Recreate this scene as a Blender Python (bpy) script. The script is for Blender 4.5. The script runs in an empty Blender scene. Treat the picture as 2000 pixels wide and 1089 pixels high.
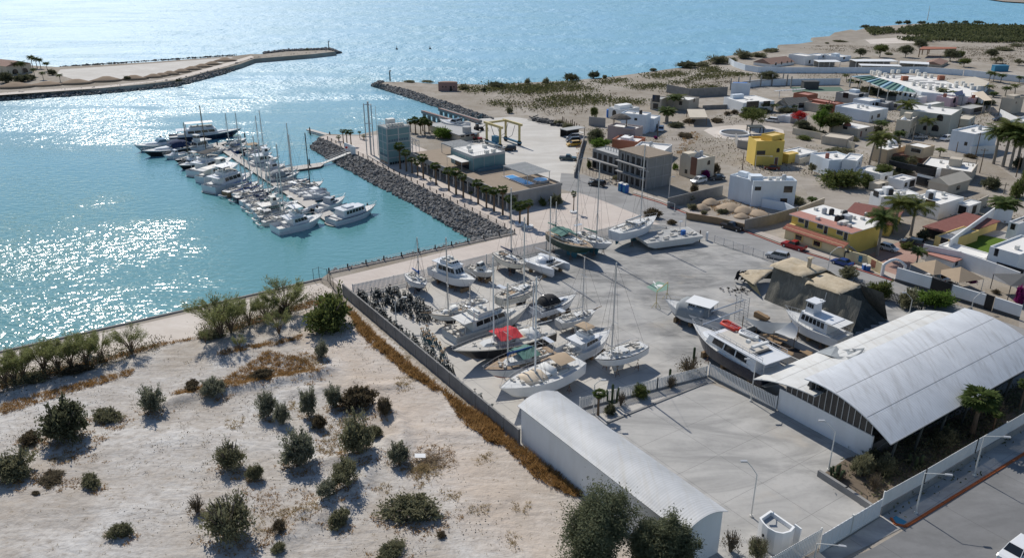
# Marina and boatyard seen from a drone: helpers, plants, vehicles, boats, marina, club, yard, houses, coast, light
import bpy,math,random
from mathutils import Vector,Matrix
PI=math.pi
rnd=random.Random(11)
SC=bpy.context.scene
COL=SC.collection
F=1560.0;TH=math.radians(22.6);H=60.0
CT,ST=math.cos(TH),math.sin(TH)
WZ=-1.7
def G(px,py,z=0.0):
 u=(px-1000)/F;v=(py-544.5)/F
 dy,dz=CT-v*ST,-ST-v*CT
 t=(z-H)/dz
 return Vector((u*t,dy*t,z))
def HT(px,pb,pt,z0=0.0):
 y=G(px,pb,z0).y;v=(pt-544.5)/F
 return H-y*(ST+v*CT)/(CT-v*ST)
A_ANG=math.radians(-55.3);B_ANG=math.radians(34.2)
def snap(ang,tol=15):
 best=None
 for k in range(4):
  a=B_ANG+k*PI/2
  d=(ang-a+PI)%(2*PI)-PI
  if abs(d)<math.radians(tol)and(best is None or abs(d)<abs(best)):best=d
 return ang if best is None else ang-best
class MB:
 def __init__(s,M=None):s.v=[];s.f=[];s.mi=[];s.M=M
 def V(s,p):
  p=Vector(p)
  s.v.append(s.M@p if s.M else p);return len(s.v)-1
 def face(s,pts,mi=0):
  s.f.append([s.V(p)for p in pts]);s.mi.append(mi);return s
 def box(s,x0,y0,z0,x1,y1,z1,mi=0,top=None):
  if x0>x1:x0,x1=x1,x0
  if y0>y1:y0,y1=y1,y0
  i=[s.V(p)for p in((x0,y0,z0),(x1,y0,z0),(x1,y1,z0),(x0,y1,z0),(x0,y0,z1),(x1,y0,z1),(x1,y1,z1),(x0,y1,z1))]
  for q in((0,3,2,1),(4,5,6,7),(0,1,5,4),(1,2,6,5),(2,3,7,6),(3,0,4,7)):
   s.f.append([i[k]for k in q]);s.mi.append(top if(top is not None and q==(4,5,6,7))else mi)
  return s
 def cbox(s,c,d,rz=0,mi=0,pitch=0):
  R=Matrix.Translation(Vector(c))@Matrix.Rotation(rz,4,'Z')@Matrix.Rotation(pitch,4,'Y')
  o=s.M;s.M=(o@R)if o else R
  s.box(-d[0]/2,-d[1]/2,-d[2]/2,d[0]/2,d[1]/2,d[2]/2,mi);s.M=o;return s
 def loft(s,rings,closed=True,cap=True,mi=0):
  idx=[[s.V(p)for p in r]for r in rings]
  n=len(idx[0])
  for a,b in zip(idx,idx[1:]):
   for k in range(n if closed else n-1):
    s.f.append([a[k],a[(k+1)%n],b[(k+1)%n],b[k]]);s.mi.append(mi(k)if callable(mi)else mi)
  if cap:
   m0=mi(0)if callable(mi)else mi
   s.f.append(idx[0][::-1]);s.mi.append(m0)
   s.f.append(idx[-1]);s.mi.append(m0)
  return s
 def prism(s,poly,z0,z1,mi=0,taper=0.0,top=None):
  if taper:
   c=Vector((sum(p[0]for p in poly)/len(poly),sum(p[1]for p in poly)/len(poly)))
   up=[tuple(c+(Vector(p[:2])-c)*(1-taper))for p in poly]
  else:up=[p[:2]for p in poly]
  a=sum(p[0]*q[1]-q[0]*p[1]for p,q in zip(poly,poly[1:]+poly[:1]))
  if a<0:poly=poly[::-1];up=up[::-1]
  s.loft([[(p[0],p[1],z0)for p in poly],[(p[0],p[1],z1)for p in up]],mi=mi)
  if top is not None:s.mi[-1]=top
  return s
 def tube(s,p0,p1,r0,r1=None,n=6,mi=0,cap=True):
  p0,p1=Vector(p0),Vector(p1);r1=r0 if r1 is None else r1
  d=(p1-p0)
  if d.length<1e-6:return s
  d.normalize();a=d.orthogonal().normalized();b=d.cross(a)
  rings=[[p+(a*math.cos(2*PI*k/n)+b*math.sin(2*PI*k/n))*r for k in range(n)]for p,r in((p0,r0),(p1,r1))]
  return s.loft(rings,cap=cap,mi=mi)
 def pipe(s,pts,r,n=6,mi=0,r1=None):
  pts=[Vector(p)for p in pts];rings=[]
  a=None
  for i,p in enumerate(pts):
   d=(pts[min(i+1,len(pts)-1)]-pts[max(i-1,0)]).normalized()
   if a is None:a=d.orthogonal().normalized()
   a=(a-d*a.dot(d)).normalized();b=d.cross(a)
   rr=r if r1 is None else r+(r1-r)*i/(len(pts)-1)
   rings.append([p+(a*math.cos(2*PI*k/n)+b*math.sin(2*PI*k/n))*rr for k in range(n)])
  return s.loft(rings,mi=mi)
 def cyl(s,c,r,h,n=12,mi=0,r1=None):
  return s.tube(c,(c[0],c[1],c[2]+h),r,r1,n,mi)
 def dome(s,c,r,hz,n=12,m=4,mi=0):
  rings=[]
  for j in range(m+1):
   t=j/m*PI/2*0.97
   rings.append([(c[0]+r*math.cos(t)*math.cos(2*PI*k/n),c[1]+r*math.cos(t)*math.sin(2*PI*k/n),c[2]+hz*math.sin(t))for k in range(n)])
  return s.loft(rings,mi=mi)
 def leaf(s,p,d,w,l,mi=0,up=None):
  d=d.normalized();a=d.cross(up if up else Vector((rnd.uniform(-1,1),rnd.uniform(-1,1),rnd.uniform(-1,1))))
  if a.length<1e-4:a=d.orthogonal()
  a.normalize()
  return s.face([p,p+d*l*.5+a*w*.5,p+d*l,p+d*l*.5-a*w*.5],mi)
 def build(s,name,mats,parent=None,smooth=False,loc=None):
  me=bpy.data.meshes.new(name)
  me.from_pydata([tuple(v)for v in s.v],[],s.f)
  if not isinstance(mats,(list,tuple)):mats=[mats]
  for m in mats:me.materials.append(MT(m))
  if len(mats)>1:me.polygons.foreach_set('material_index',s.mi)
  if smooth:me.polygons.foreach_set('use_smooth',[True]*len(me.polygons))
  me.update()
  o=bpy.data.objects.new(name,me);COL.objects.link(o)
  if parent is not None:o.parent=parent
  if loc is not None:o.location=loc
  return o
def tag(o,label=None,cat=None,group=None,kind=None):
 if label:o['label']=label
 if cat:o['category']=cat
 if group:o['group']=group
 if kind:o['kind']=kind
 return o
def thing(name,label,cat,loc=(0,0,0),rz=0.0,group=None):
 o=bpy.data.objects.new(name,None);COL.objects.link(o)
 o.empty_display_size=.5
 o.location=loc;o.rotation_euler=(0,0,rz)
 return tag(o,label,cat,group)
KIDS={}
def freeze():
 KIDS.clear()
 for o in COL.objects:
  if o.parent:KIDS.setdefault(o.parent,[]).append(o)
def dup(root,loc,rz=0.0,label=None,scale=None,group=None):
 def cp(o,par):
  c=o.copy();COL.objects.link(c)
  if par:c.parent=par
  for k in[x for x in o.children]:cp(k,c)
  return c
 r=cp(root,None);r.location=loc;r.rotation_euler=(0,0,rz)
 if scale is not None:r.scale=(scale,)*3 if isinstance(scale,(int,float))else scale
 if label:r['label']=label
 if group:r['group']=group
 return r
class Proto:
 """first placement moves the prototype itself, later ones copy it"""
 def __init__(s,root):s.root=root;s.used=False
 def put(s,loc,rz=0.0,label=None,scale=1.0,group=None):
  if not s.used:
   s.used=True;r=s.root
   r.location=loc;r.rotation_euler=(0,0,rz)
   r.scale=(scale,)*3 if isinstance(scale,(int,float))else scale
   if label:r['label']=label
   if group:r['group']=group
   return r
  return dup(s.root,loc,rz,label,scale,group)
_M={}
_DEF={}
def MT(k):
 if not isinstance(k,str):return k
 if k not in _M:
  _M[k]=_DEF[k]()if k in _DEF else None
  if _M[k]is None:raise KeyError(k)
 return _M[k]
class NT:
 def __init__(s,name):
  s.m=bpy.data.materials.new(name);s.m.use_nodes=True
  s.t=s.m.node_tree;s.n=s.t.nodes;s.n.clear()
  s.out=s.n.new('ShaderNodeOutputMaterial');s.b=s.n.new('ShaderNodeBsdfPrincipled')
  s.t.links.new(s.b.outputs[0],s.out.inputs[0])
  s.geo=s.n.new('ShaderNodeNewGeometry');s.pos=s.geo.outputs['Position']
 def L(s,a,b):s.t.links.new(a,b)
 def noise(s,scale,detail=4,rough=.55,vec=None,dist=0):
  n=s.n.new('ShaderNodeTexNoise');n.inputs['Scale'].default_value=scale
  n.inputs['Detail'].default_value=detail;n.inputs['Roughness'].default_value=rough
  n.inputs['Distortion'].default_value=dist
  s.L(vec or s.pos,n.inputs['Vector']);return n.outputs['Fac']
 def mapv(s,rot=0,scale=(1,1,1),vec=None):
  n=s.n.new('ShaderNodeMapping');n.inputs['Rotation'].default_value=(0,0,rot);n.inputs['Scale'].default_value=scale
  s.L(vec or s.pos,n.inputs['Vector']);return n.outputs[0]
 def obj(s):return s.n.new('ShaderNodeTexCoord').outputs['Object']
 def wave(s,scale,vec,axis='X',dist=0,prof='SIN'):
  n=s.n.new('ShaderNodeTexWave');n.bands_direction=axis;n.wave_profile=prof
  n.inputs['Scale'].default_value=scale;n.inputs['Distortion'].default_value=dist
  s.L(vec,n.inputs['Vector']);return n.outputs['Fac']
 def ramp(s,fac,stops):
  n=s.n.new('ShaderNodeValToRGB');e=n.color_ramp.elements
  while len(e)<len(stops):e.new(.5)
  for x,(p,c)in zip(e,stops):
   x.position=p;x.color=(c,c,c,1)if isinstance(c,(int,float))else(*c,1)
  s.L(fac,n.inputs[0]);return n.outputs[0]
 def mix(s,f,a,b,mode='MIX'):
  n=s.n.new('ShaderNodeMix');n.data_type='RGBA';n.blend_type=mode
  for v,i in((f,0),(a,6),(b,7)):
   if isinstance(v,(int,float)):n.inputs[i].default_value=v if i==0 else(v,v,v,1)
   elif isinstance(v,tuple):n.inputs[i].default_value=(*v,1)
   else:s.L(v,n.inputs[i])
  return n.outputs[2]
 def math(s,op,a,b=0.0,clamp=False):
  n=s.n.new('ShaderNodeMath');n.operation=op;n.use_clamp=clamp
  for v,i in((a,0),(b,1)):
   if isinstance(v,(int,float)):n.inputs[i].default_value=v
   else:s.L(v,n.inputs[i])
  return n.outputs[0]
 def bump(s,h,strength=.3,dist=.1,nrm=None):
  n=s.n.new('ShaderNodeBump');n.inputs['Strength'].default_value=strength;n.inputs['Distance'].default_value=dist
  s.L(h,n.inputs['Height'])
  if nrm:s.L(nrm,n.inputs['Normal'])
  return n.outputs[0]
 def set(s,col=None,rough=None,metal=None,spec=None,nrm=None):
  for k,v in(('Base Color',col),('Roughness',rough),('Metallic',metal),('Specular IOR Level',spec),('Normal',nrm)):
   if v is None:continue
   i=s.b.inputs[k]
   if isinstance(v,(int,float)):i.default_value=v
   elif isinstance(v,tuple):i.default_value=(*v,1)
   else:s.L(v,i)
  return s.m
def sc(c,k):return tuple(min(1,x*k)for x in c)
def simple(name,col,rough=.7,var=.12,scale=.6,metal=0,spec=.3,bump=0,bscale=8,stain=0):
 def mk():
  t=NT(name)
  c=t.mix(t.noise(scale,5),sc(col,1-var*1.6),sc(col,1+var*1.3))
  c=t.mix(t.math('MULTIPLY',t.noise(scale*9,3),.6),c,sc(col,1-var*.6))
  if stain:
   st=t.ramp(t.noise(.45,4,.7,t.mapv(0,(1,1,.18))),[(.45,0),(.75,1)])
   c=t.mix(t.math('MULTIPLY',st,stain),c,sc((col[0]*.62,col[1]*.57,col[2]*.5),1))
  n=t.bump(t.noise(bscale,4),bump,.05)if bump else None
  return t.set(c,rough,metal,spec,n)
 _DEF[name]=mk
def leafy(name,c1,c2,c3=None,trans=.42,scale=1.3):
 c3=c3 or sc(c2,1.3);c1,c2,c3=sc(c1,1.25),sc(c2,1.25),sc(c3,1.25)
 def mk():
  t=NT(name)
  f=t.noise(scale,2)
  c=t.ramp(f,[(.3,c1),(.55,c2),(.75,c3 or sc(c2,1.3))])
  c=t.mix(t.math('MULTIPLY',t.noise(14,1),.5),c,sc(c1,.75))
  t.set(c,.75,0,.15)
  tr=t.n.new('ShaderNodeBsdfTranslucent');t.L(c,tr.inputs[0])
  ms=t.n.new('ShaderNodeMixShader');ms.inputs[0].default_value=trans
  t.L(t.b.outputs[0],ms.inputs[1]);t.L(tr.outputs[0],ms.inputs[2]);t.L(ms.outputs[0],t.out.inputs[0])
  return t.m
 _DEF[name]=mk
simple('white_wall',(.78,.78,.77),.8,.06,.4,stain=.22,bump=.06)
simple('bluewhite_wall',(.66,.72,.78),.8,.06,.4,stain=.25,bump=.06)
simple('cream_wall',(.6,.53,.42),.85,.08,.4,stain=.3,bump=.06)
simple('beige_wall',(.5,.44,.36),.85,.08,.4,stain=.3,bump=.06)
simple('tan_wall',(.56,.44,.3),.85,.08,.4,stain=.3)
simple('greyolive_wall',(.42,.42,.37),.85,.08,.4,stain=.3)
simple('mauve_wall',(.42,.36,.35),.85,.06,.4,stain=.25)
simple('pink_wall',(.62,.46,.5),.85,.08,.4,stain=.25)
simple('orange_wall',(.5,.2,.12),.85,.1,.4,stain=.25)
simple('rust_wall',(.33,.13,.08),.85,.1,.4,stain=.25)
simple('yellow_wall',(.72,.52,.13),.85,.06,.4,stain=.2)
simple('ochre_wall',(.68,.5,.2),.85,.07,.4,stain=.25)
simple('paleyellow_wall',(.66,.55,.33),.85,.07,.4,stain=.25)
simple('brown_panel',(.2,.1,.07),.7,.1)
simple('raw_concrete',(.27,.265,.255),.9,.16,.7,stain=.4,bump=.15)
simple('grey_wall',(.33,.32,.31),.9,.12,.5,stain=.4,bump=.1)
simple('dark_grey',(.09,.09,.09),.7,.15)
simple('black',(.02,.02,.022),.5,.1)
simple('white_roof',(.74,.72,.68),.85,.07,.25,stain=0,bump=.05)
simple('dust_roof',(.55,.49,.4),.9,.14,.35,bump=.1)
simple('grey_roof',(.4,.4,.39),.85,.12,.3)
simple('mudroof',(.27,.22,.17),.95,.25,1.5,bump=.5,bscale=6)
simple('red_deck',(.42,.21,.17),.9,.14,.6)
simple('teal_wall',(.17,.28,.29),.55,.08,.5,spec=.4,stain=.12)
simple('white_paint',(.72,.72,.71),.5,.03,1.2)
simple('offwhite',(.68,.66,.61),.55,.08,.8,stain=.15)
simple('gelcoat',(.68,.69,.7),.3,.05,.5,spec=.5,stain=.16)
simple('cream_gel',(.7,.66,.57),.35,.06,.5,spec=.5,stain=.25)
simple('worn_gel',(.62,.61,.58),.55,.1,.7,stain=.4)
simple('deck_white',(.6,.6,.585),.6,.1,1.5)
simple('deck_worn',(.52,.49,.44),.75,.14,1.8)
simple('teak',(.32,.23,.15),.7,.15,2)
simple('navy_hull',(.012,.018,.04),.25,.1,.5,spec=.6)
simple('black_hull',(.018,.018,.02),.4,.15,.5,spec=.4,stain=.3)
simple('green_hull',(.02,.05,.04),.4,.15,.5,spec=.4)
simple('grey_hull',(.35,.38,.41),.35,.06,.5,spec=.5)
simple('antifoul_teal',(.05,.17,.22),.8,.15,1)
simple('antifoul_red',(.25,.07,.05),.85,.15,1)
simple('antifoul_blue',(.04,.09,.2),.8,.15,1)
simple('antifoul_dark',(.05,.05,.055),.8,.2,1)
simple('glass_dark',(.015,.018,.022),.12,.1,.5,spec=.6)
simple('glass_blue',(.1,.17,.22),.15,.1,.5,spec=.6)
simple('alu',(.62,.62,.62),.35,.05,2,metal=.6)
simple('steel_pipe',(.5,.5,.5),.4,.08,2,metal=.5)
simple('brown_mast',(.2,.15,.1),.6,.1,2)
simple('galv',(.45,.46,.47),.5,.1,1,metal=.4)
simple('navy_canvas',(.02,.035,.09),.85,.15,2)
simple('blue_canvas',(.03,.09,.28),.85,.15,2)
simple('black_canvas',(.02,.02,.022),.8,.15,2)
simple('red_canvas',(.45,.03,.04),.85,.15,1.5)
simple('green_canvas',(.1,.2,.17),.85,.2,1.2)
simple('grey_canvas',(.28,.3,.31),.85,.15,1.2)
simple('tan_canvas',(.38,.29,.2),.9,.12,1)
simple('beige_canvas',(.6,.5,.38),.9,.12,1)
simple('cloth_white',(.62,.62,.6),.85,.08,1)
simple('rubber',(.02,.02,.02),.85,.1)
simple('rib_grey',(.4,.42,.44),.6,.08,1)
simple('red_plastic',(.55,.05,.03),.5,.1)
simple('blue_plastic',(.03,.13,.4),.5,.1)
simple('terrace_brown',(.3,.24,.18),.9,.14,.5)
simple('yellow_steel',(.58,.47,.22),.55,.1,1,stain=.25)
simple('blue_steel',(.06,.2,.3),.55,.1,1,stain=.2)
simple('dark_steel',(.05,.06,.06),.6,.25,2)
simple('blue_stand',(.05,.14,.17),.6,.25,2)
simple('rust_steel',(.2,.1,.06),.85,.25,2)
simple('timber',(.28,.19,.11),.85,.2,2)
simple('black_timber',(.035,.03,.028),.85,.2,2)
simple('trunk_brown',(.17,.12,.08),.95,.25,3,bump=.4)
simple('trunk_grey',(.28,.25,.21),.95,.2,3,bump=.4)
simple('twig',(.16,.13,.1),.95,.2,3)
simple('palapa',(.13,.115,.1),.95,.3,3,bump=.6)
simple('pool_water',(.06,.28,.6),.08,.08,.6,spec=.5)
simple('shade_blue',(.22,.36,.45),.8,.2,.5)
simple('sign_blue',(.04,.2,.33),.5,.1)
simple('red_kerb',(.38,.1,.08),.85,.25,1.5)
simple('orange_kerb',(.38,.1,.03),.85,.3,1.2)
simple('kerb_grey',(.42,.4,.37),.9,.15,1)
simple('tank_black',(.02,.02,.022),.45,.1)
simple('tank_grey',(.4,.42,.44),.5,.1)
simple('brickred',(.3,.12,.09),.8,.12)
simple('spoil_earth',(.4,.31,.22),.95,.2,.8,bump=.5)
simple('dry_stick',(.26,.19,.12),.95,.25,2)
for n,c in(('car_white',(.75,.75,.75)),('car_red',(.32,.012,.015)),('car_blue',(.015,.05,.2)),('car_black',(.012,.012,.014)),('car_silver',(.4,.41,.42)),('car_yellow',(.55,.33,.05)),('car_teal',(.02,.06,.07)),('car_dark',(.05,.055,.06)),('car_wine',(.12,.015,.02))):
 simple(n,c,.25,.03,.5,spec=.6,metal=.1)
simple('lamp_clear',(.7,.7,.68),.15,.03,spec=.6)
simple('lamp_red',(.35,.01,.01),.2,.03,spec=.6)
leafy('leaf_olive',(.13,.128,.075),(.19,.185,.11),(.26,.245,.155))
leafy('leaf_grey',(.14,.145,.1),(.21,.215,.155),(.29,.285,.21))
leafy('leaf_tree',(.095,.105,.06),(.15,.16,.095),(.21,.215,.14))
leafy('leaf_dark',(.07,.075,.045),(.115,.12,.07),(.165,.17,.1))
leafy('leaf_brown',(.085,.068,.045),(.13,.105,.065),(.18,.15,.095))
leafy('leaf_green',(.075,.095,.03),(.125,.145,.045),(.18,.195,.07))
leafy('leaf_bright',(.07,.12,.02),(.12,.19,.035),(.18,.24,.06))
leafy('leaf_mangrove',(.06,.07,.03),(.095,.105,.05),(.14,.14,.075),scale=.05)
leafy('leaf_cover',(.07,.075,.03),(.115,.115,.05),(.15,.14,.07),scale=.2)
leafy('palo_verde',(.16,.18,.07),(.25,.26,.11),(.33,.33,.17))
leafy('palm_green',(.045,.07,.02),(.08,.11,.03),(.14,.16,.05))
leafy('coco_green',(.06,.08,.018),(.11,.125,.03),(.19,.18,.055))
leafy('skirt_brown',(.14,.1,.06),(.22,.16,.09),(.3,.22,.13))
leafy('dry_grass',(.22,.13,.05),(.36,.22,.09),(.46,.3,.14),scale=.8)
leafy('dry_pale',(.26,.2,.11),(.4,.31,.17),(.5,.4,.24),scale=.8)
leafy('bougainvillea',(.13,.012,.08),(.22,.02,.13),(.3,.04,.2))
leafy('red_flower',(.35,.03,.03),(.5,.05,.05),(.6,.1,.08))
leafy('cactus',(.06,.085,.045),(.09,.12,.065),(.13,.16,.09))
def m_sand():
 t=NT('sand')
 c=t.ramp(t.noise(.07,6,.62,dist=.5),[(.3,(.36,.325,.285)),(.46,(.475,.445,.41)),(.68,(.6,.585,.56))])
 c=t.mix(t.ramp(t.noise(.32,7,.68,t.mapv(.5,(.7,1.5,1)),.8),[(.46,0),(.7,.6)]),c,(.36,.31,.26))
 c=t.mix(t.ramp(t.noise(1.4,6,.7),[(.47,0),(.7,.6)]),c,(.25,.215,.18))
 c=t.mix(t.ramp(t.noise(4.5,3,.6),[(.64,0),(.72,.7)]),c,(.17,.14,.11))
 tr=t.ramp(t.noise(.3,5,.7,t.mapv(-.96,(.3,2.4,1)),1.4),[(.52,0),(.66,.5)])
 c=t.mix(tr,c,(.65,.625,.59))
 h=t.math('ADD',t.noise(.9,7,.62),t.math('MULTIPLY',t.noise(.33,5,.6,t.mapv(.5,(.7,1.5,1)),.8),1.3))
 xy=t.n.new("ShaderNodeSeparateXYZ");t.L(t.mapv(-B_ANG),xy.inputs[0]);g=G(842,718);g0=g.x*math.cos(B_ANG)+g.y*math.sin(B_ANG)
 w=t.math('ADD',t.math('DIVIDE',t.math('SUBTRACT',g0,xy.outputs[0]),5.),t.math('MULTIPLY',t.math('SUBTRACT',t.noise(.16,4),.5),1.6))
 c=t.mix(t.ramp(t.math('DIVIDE',w,6.),[(0,0.),(.1,.35),(.33,.65),(.55,0)]),c,(.52,.43,.35))
 c=t.mix(t.ramp(t.noise(.045,4,.6,t.mapv(1.1,(1.5,.7,1))),[(.47,0),(.64,.45)]),c,(.35,.295,.235))
 return t.set(c,.95,0,.1,t.bump(h,.55,.4))
_DEF['sand']=m_sand
def m_scrub():
 t=NT('scrub_ground')
 c=t.ramp(t.noise(.03,6,.62),[(.3,(.25,.215,.175)),(.5,(.335,.3,.255)),(.7,(.43,.395,.35))])
 c=t.mix(t.ramp(t.noise(.25,6,.65),[(.46,0),(.7,.6)]),c,(.22,.18,.13))
 c=t.mix(t.ramp(t.noise(2.5,4,.7),[(.5,0),(.8,.5)]),c,(.27,.23,.18))
 return t.set(c,.95,0,.1,t.bump(t.noise(1.5,6,.7),.6,.3))
_DEF['scrub_ground']=m_scrub
def paving(name,c1,c2,dark,joint=5.,jw=.03,jdark=.8,stain=.5,tint=None,dust=0):
 def mk():
  t=NT(name)
  v=t.mapv(-B_ANG)
  c=t.ramp(t.noise(.12,6,.62,dist=.6),[(.3,c1),(.7,c2)])
  s=t.ramp(t.noise(.1,7,.65,t.mapv(-B_ANG+.3,(.5,1.6,1)),1.5),[(.42,0),(.62,stain)])
  c=t.mix(s,c,dark)
  c=t.mix(t.ramp(t.noise(1.6,5,.7),[(.5,0),(.85,.35)]),c,sc(dark,.9))
  if name=='yard_concrete':
   xy=t.n.new('ShaderNodeSeparateXYZ');t.L(t.mapv(-B_ANG),xy.inputs[0]);g=G(1120,600);g0=g.x*math.cos(B_ANG)+g.y*math.sin(B_ANG)
   e=t.math('ADD',t.math('DIVIDE',t.math('SUBTRACT',g0,xy.outputs[0]),14.),t.math('MULTIPLY',t.math('SUBTRACT',t.noise(.15,5),.5),1.6))
   c=t.mix(t.math('MULTIPLY',t.math('ADD',e,.35,True),.8),c,(.5,.475,.435))
  if tint:c=t.mix(t.ramp(t.noise(.07,4,.6),[(.58,0),(.72,.55)]),c,tint)
  if dust:c=t.mix(t.ramp(t.noise(.2,6,.7),[(.45,0),(.8,dust)]),c,(.6,.57,.52))
  if joint:
   b=t.n.new('ShaderNodeTexBrick');b.offset=0;b.inputs['Scale'].default_value=1
   b.inputs['Brick Width'].default_value=joint;b.inputs['Row Height'].default_value=joint
   b.inputs['Mortar Size'].default_value=jw;b.inputs['Mortar Smooth'].default_value=.3
   t.L(v,b.inputs['Vector'])
   c=t.mix(t.math('MULTIPLY',b.outputs['Fac'],jdark),c,sc(dark,.55))
  return t.set(c,.85,0,.25,t.bump(t.noise(3,5,.7),.15,.05))
 _DEF[name]=mk
paving('yard_concrete',(.31,.305,.29),(.39,.38,.365),(.15,.15,.147),6.,.03,.6,.85,(.42,.36,.28),.55)
paving('plaza_concrete',(.38,.37,.35),(.46,.445,.42),(.25,.245,.235),7.,.035,.6,.75,(.47,.41,.34))
paving('promenade_paving',(.52,.45,.395),(.57,.505,.45),(.42,.36,.32),3.,.03,.3,.35)
paving('apron_gravel',(.5,.475,.435),(.58,.555,.51),(.4,.37,.33),0,0,0,.5)
paving('asphalt_worn',(.27,.265,.26),(.32,.315,.305),(.19,.185,.18),0,0,0,.6,(.36,.32,.27))
paving('asphalt_dark',(.17,.17,.17),(.22,.22,.22),(.12,.12,.12),12.,.04,.5,.5)
paving('dirt',(.31,.275,.235),(.38,.34,.295),(.23,.2,.165),0,0,0,.6)
paving('pale_track',(.55,.49,.43),(.62,.56,.5),(.45,.39,.33),0,0,0,.5)
paving('sidewalk',(.42,.37,.33),(.48,.43,.385),(.32,.28,.25),2.,.03,.4,.4)
paving('red_paving',(.36,.22,.18),(.42,.28,.23),(.26,.16,.13),.6,.03,.4,.4)
paving('mudflat',(.27,.235,.19),(.34,.3,.25),(.2,.17,.14),0,0,0,.6)
def m_lawn():
 t=NT('lawn');c=t.ramp(t.noise(2.5,4),[(.35,(.07,.12,.015)),(.65,(.1,.16,.02))])
 return t.set(c,.9,0,.15,t.bump(t.noise(25,3),.5,.05))
_DEF['lawn']=m_lawn
def m_block():
 t=NT('block_wall')
 c=t.ramp(t.noise(.5,6,.65),[(.3,(.2,.195,.185)),(.7,(.28,.27,.255))])
 w=t.ramp(t.noise(.9,4,.7,t.mapv(0,(1,1,.25))),[(.5,0),(.75,.45)])
 return t.set(t.mix(w,c,(.13,.125,.12)),.9,0,.2,t.bump(t.noise(6,4),.2,.05))
_DEF['block_wall']=m_block
def corr(name,ang,c1,c2,period=.4,metal=.35,rough=.42,rust=(.35,.3,.24),rustamt=.4):
 def mk():
  t=NT(name)
  v=t.mapv(-ang)
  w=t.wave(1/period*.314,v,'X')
  c=t.ramp(t.noise(.3,5,.6),[(.3,c1),(.7,c2)])
  st=t.ramp(t.noise(.5,5,.65,t.mapv(-ang,(2.6,.16,1)),.3),[(.5,0),(.72,rustamt)])
  c=t.mix(st,c,rust)
  sh=t.n.new('ShaderNodeTexBrick');sh.inputs['Scale'].default_value=1;sh.offset=.5
  sh.inputs['Brick Width'].default_value=1.05;sh.inputs['Row Height'].default_value=5.6;sh.inputs['Mortar Size'].default_value=.018
  sh.inputs['Color1'].default_value=(1,1,1,1);sh.inputs['Color2'].default_value=(.95,.95,.95,1);sh.inputs['Mortar'].default_value=(.8,.79,.77,1)
  t.L(v,sh.inputs['Vector'])
  c=t.mix(.8,c,sh.outputs['Color'],'MULTIPLY')
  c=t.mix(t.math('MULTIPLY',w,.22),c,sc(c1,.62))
  return t.set(c,rough,metal,.4,t.bump(w,.2,.04))
 _DEF[name]=mk
corr('shed_roof',A_ANG,(.43,.44,.45),(.54,.545,.55),.34,.05,.62,(.4,.37,.31),.5)
corr('hangar_roof',B_ANG,(.6,.61,.62),(.72,.73,.74),.42,.12,.45,(.36,.34,.31),.55)
corr('hangar_roof_pale',B_ANG,(.58,.575,.55),(.68,.675,.65),.42,.1,.55,(.4,.35,.28),.5)
def tile(name,c1,c2,ang,period=.35):
 def mk():
  t=NT(name);v=t.mapv(-ang)
  c=t.ramp(t.noise(1.5,5,.65),[(.3,c1),(.7,c2)])
  w=t.wave(1/period*.314,v,'X');w2=t.wave(1/.45*.314,v,'Y',prof='SAW')
  c=t.mix(t.math('MULTIPLY',w,.55),c,sc(c1,.45));c=t.mix(t.math('MULTIPLY',w2,.3),c,sc(c1,.55))
  return t.set(c,.85,0,.2,t.bump(w,.6,.06))
 _DEF[name]=mk
tile('red_tile',(.3,.1,.07),(.4,.17,.12),B_ANG,.5)
tile('dark_red_tile',(.22,.09,.075),(.3,.13,.105),B_ANG,.6)
tile('brown_tile',(.3,.19,.15),(.38,.25,.2),A_ANG,.5)
tile('grey_tile',(.2,.19,.17),(.27,.26,.23),A_ANG,.6)
tile('louvre_panel',(.36,.37,.37),(.44,.45,.45),A_ANG,.7)
def m_rock():
 t=NT('riprap_rock')
 oi=t.noise(1.1,3,.5)
 c=t.ramp(oi,[(.28,(.05,.049,.048)),(.48,(.14,.135,.13)),(.7,(.34,.33,.315))])
 return t.set(c,.9,0,.25,t.bump(t.noise(5,5,.7),.5,.1))
_DEF['riprap_rock']=m_rock
def m_tarp():
 t=NT('shade_net')
 c=t.ramp(t.noise(.25,5,.6),[(.3,(.11,.106,.09)),(.7,(.2,.19,.16))])
 c=t.mix(t.ramp(t.noise(.8,5,.65,t.mapv(-A_ANG,(3,3,.2))),[(.5,0),(.72,.5)]),c,(.32,.3,.25))
 return t.set(c,.9,0,.15,t.bump(t.noise(1.2,5,.6,t.mapv(-A_ANG,(3,3,.3))),.7,.2))
_DEF['shade_net']=m_tarp
def m_tarp2():
 t=NT('shade_net_black')
 c=t.ramp(t.noise(.5,5,.6),[(.3,(.045,.055,.055)),(.7,(.085,.098,.095))])
 return t.set(c,.8,0,.2,t.bump(t.noise(1.2,5,.6,t.mapv(-A_ANG,(3,3,.3))),.7,.2))
_DEF['shade_net_black']=m_tarp2
def m_tarptop():
 t=NT('dusty_canvas')
 c=t.ramp(t.noise(.6,6,.6,dist=1),[(.3,(.42,.34,.23)),(.7,(.56,.48,.36))])
 c=t.mix(t.ramp(t.noise(.9,4,.6),[(.5,0),(.8,.35)]),c,(.3,.22,.14))
 return t.set(c,.9,0,.15,t.bump(t.noise(1.6,5,.6,dist=2),.7,.15))
_DEF['dusty_canvas']=m_tarptop
CALM=[G(455,600,WZ),G(420,300,WZ)]
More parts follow.
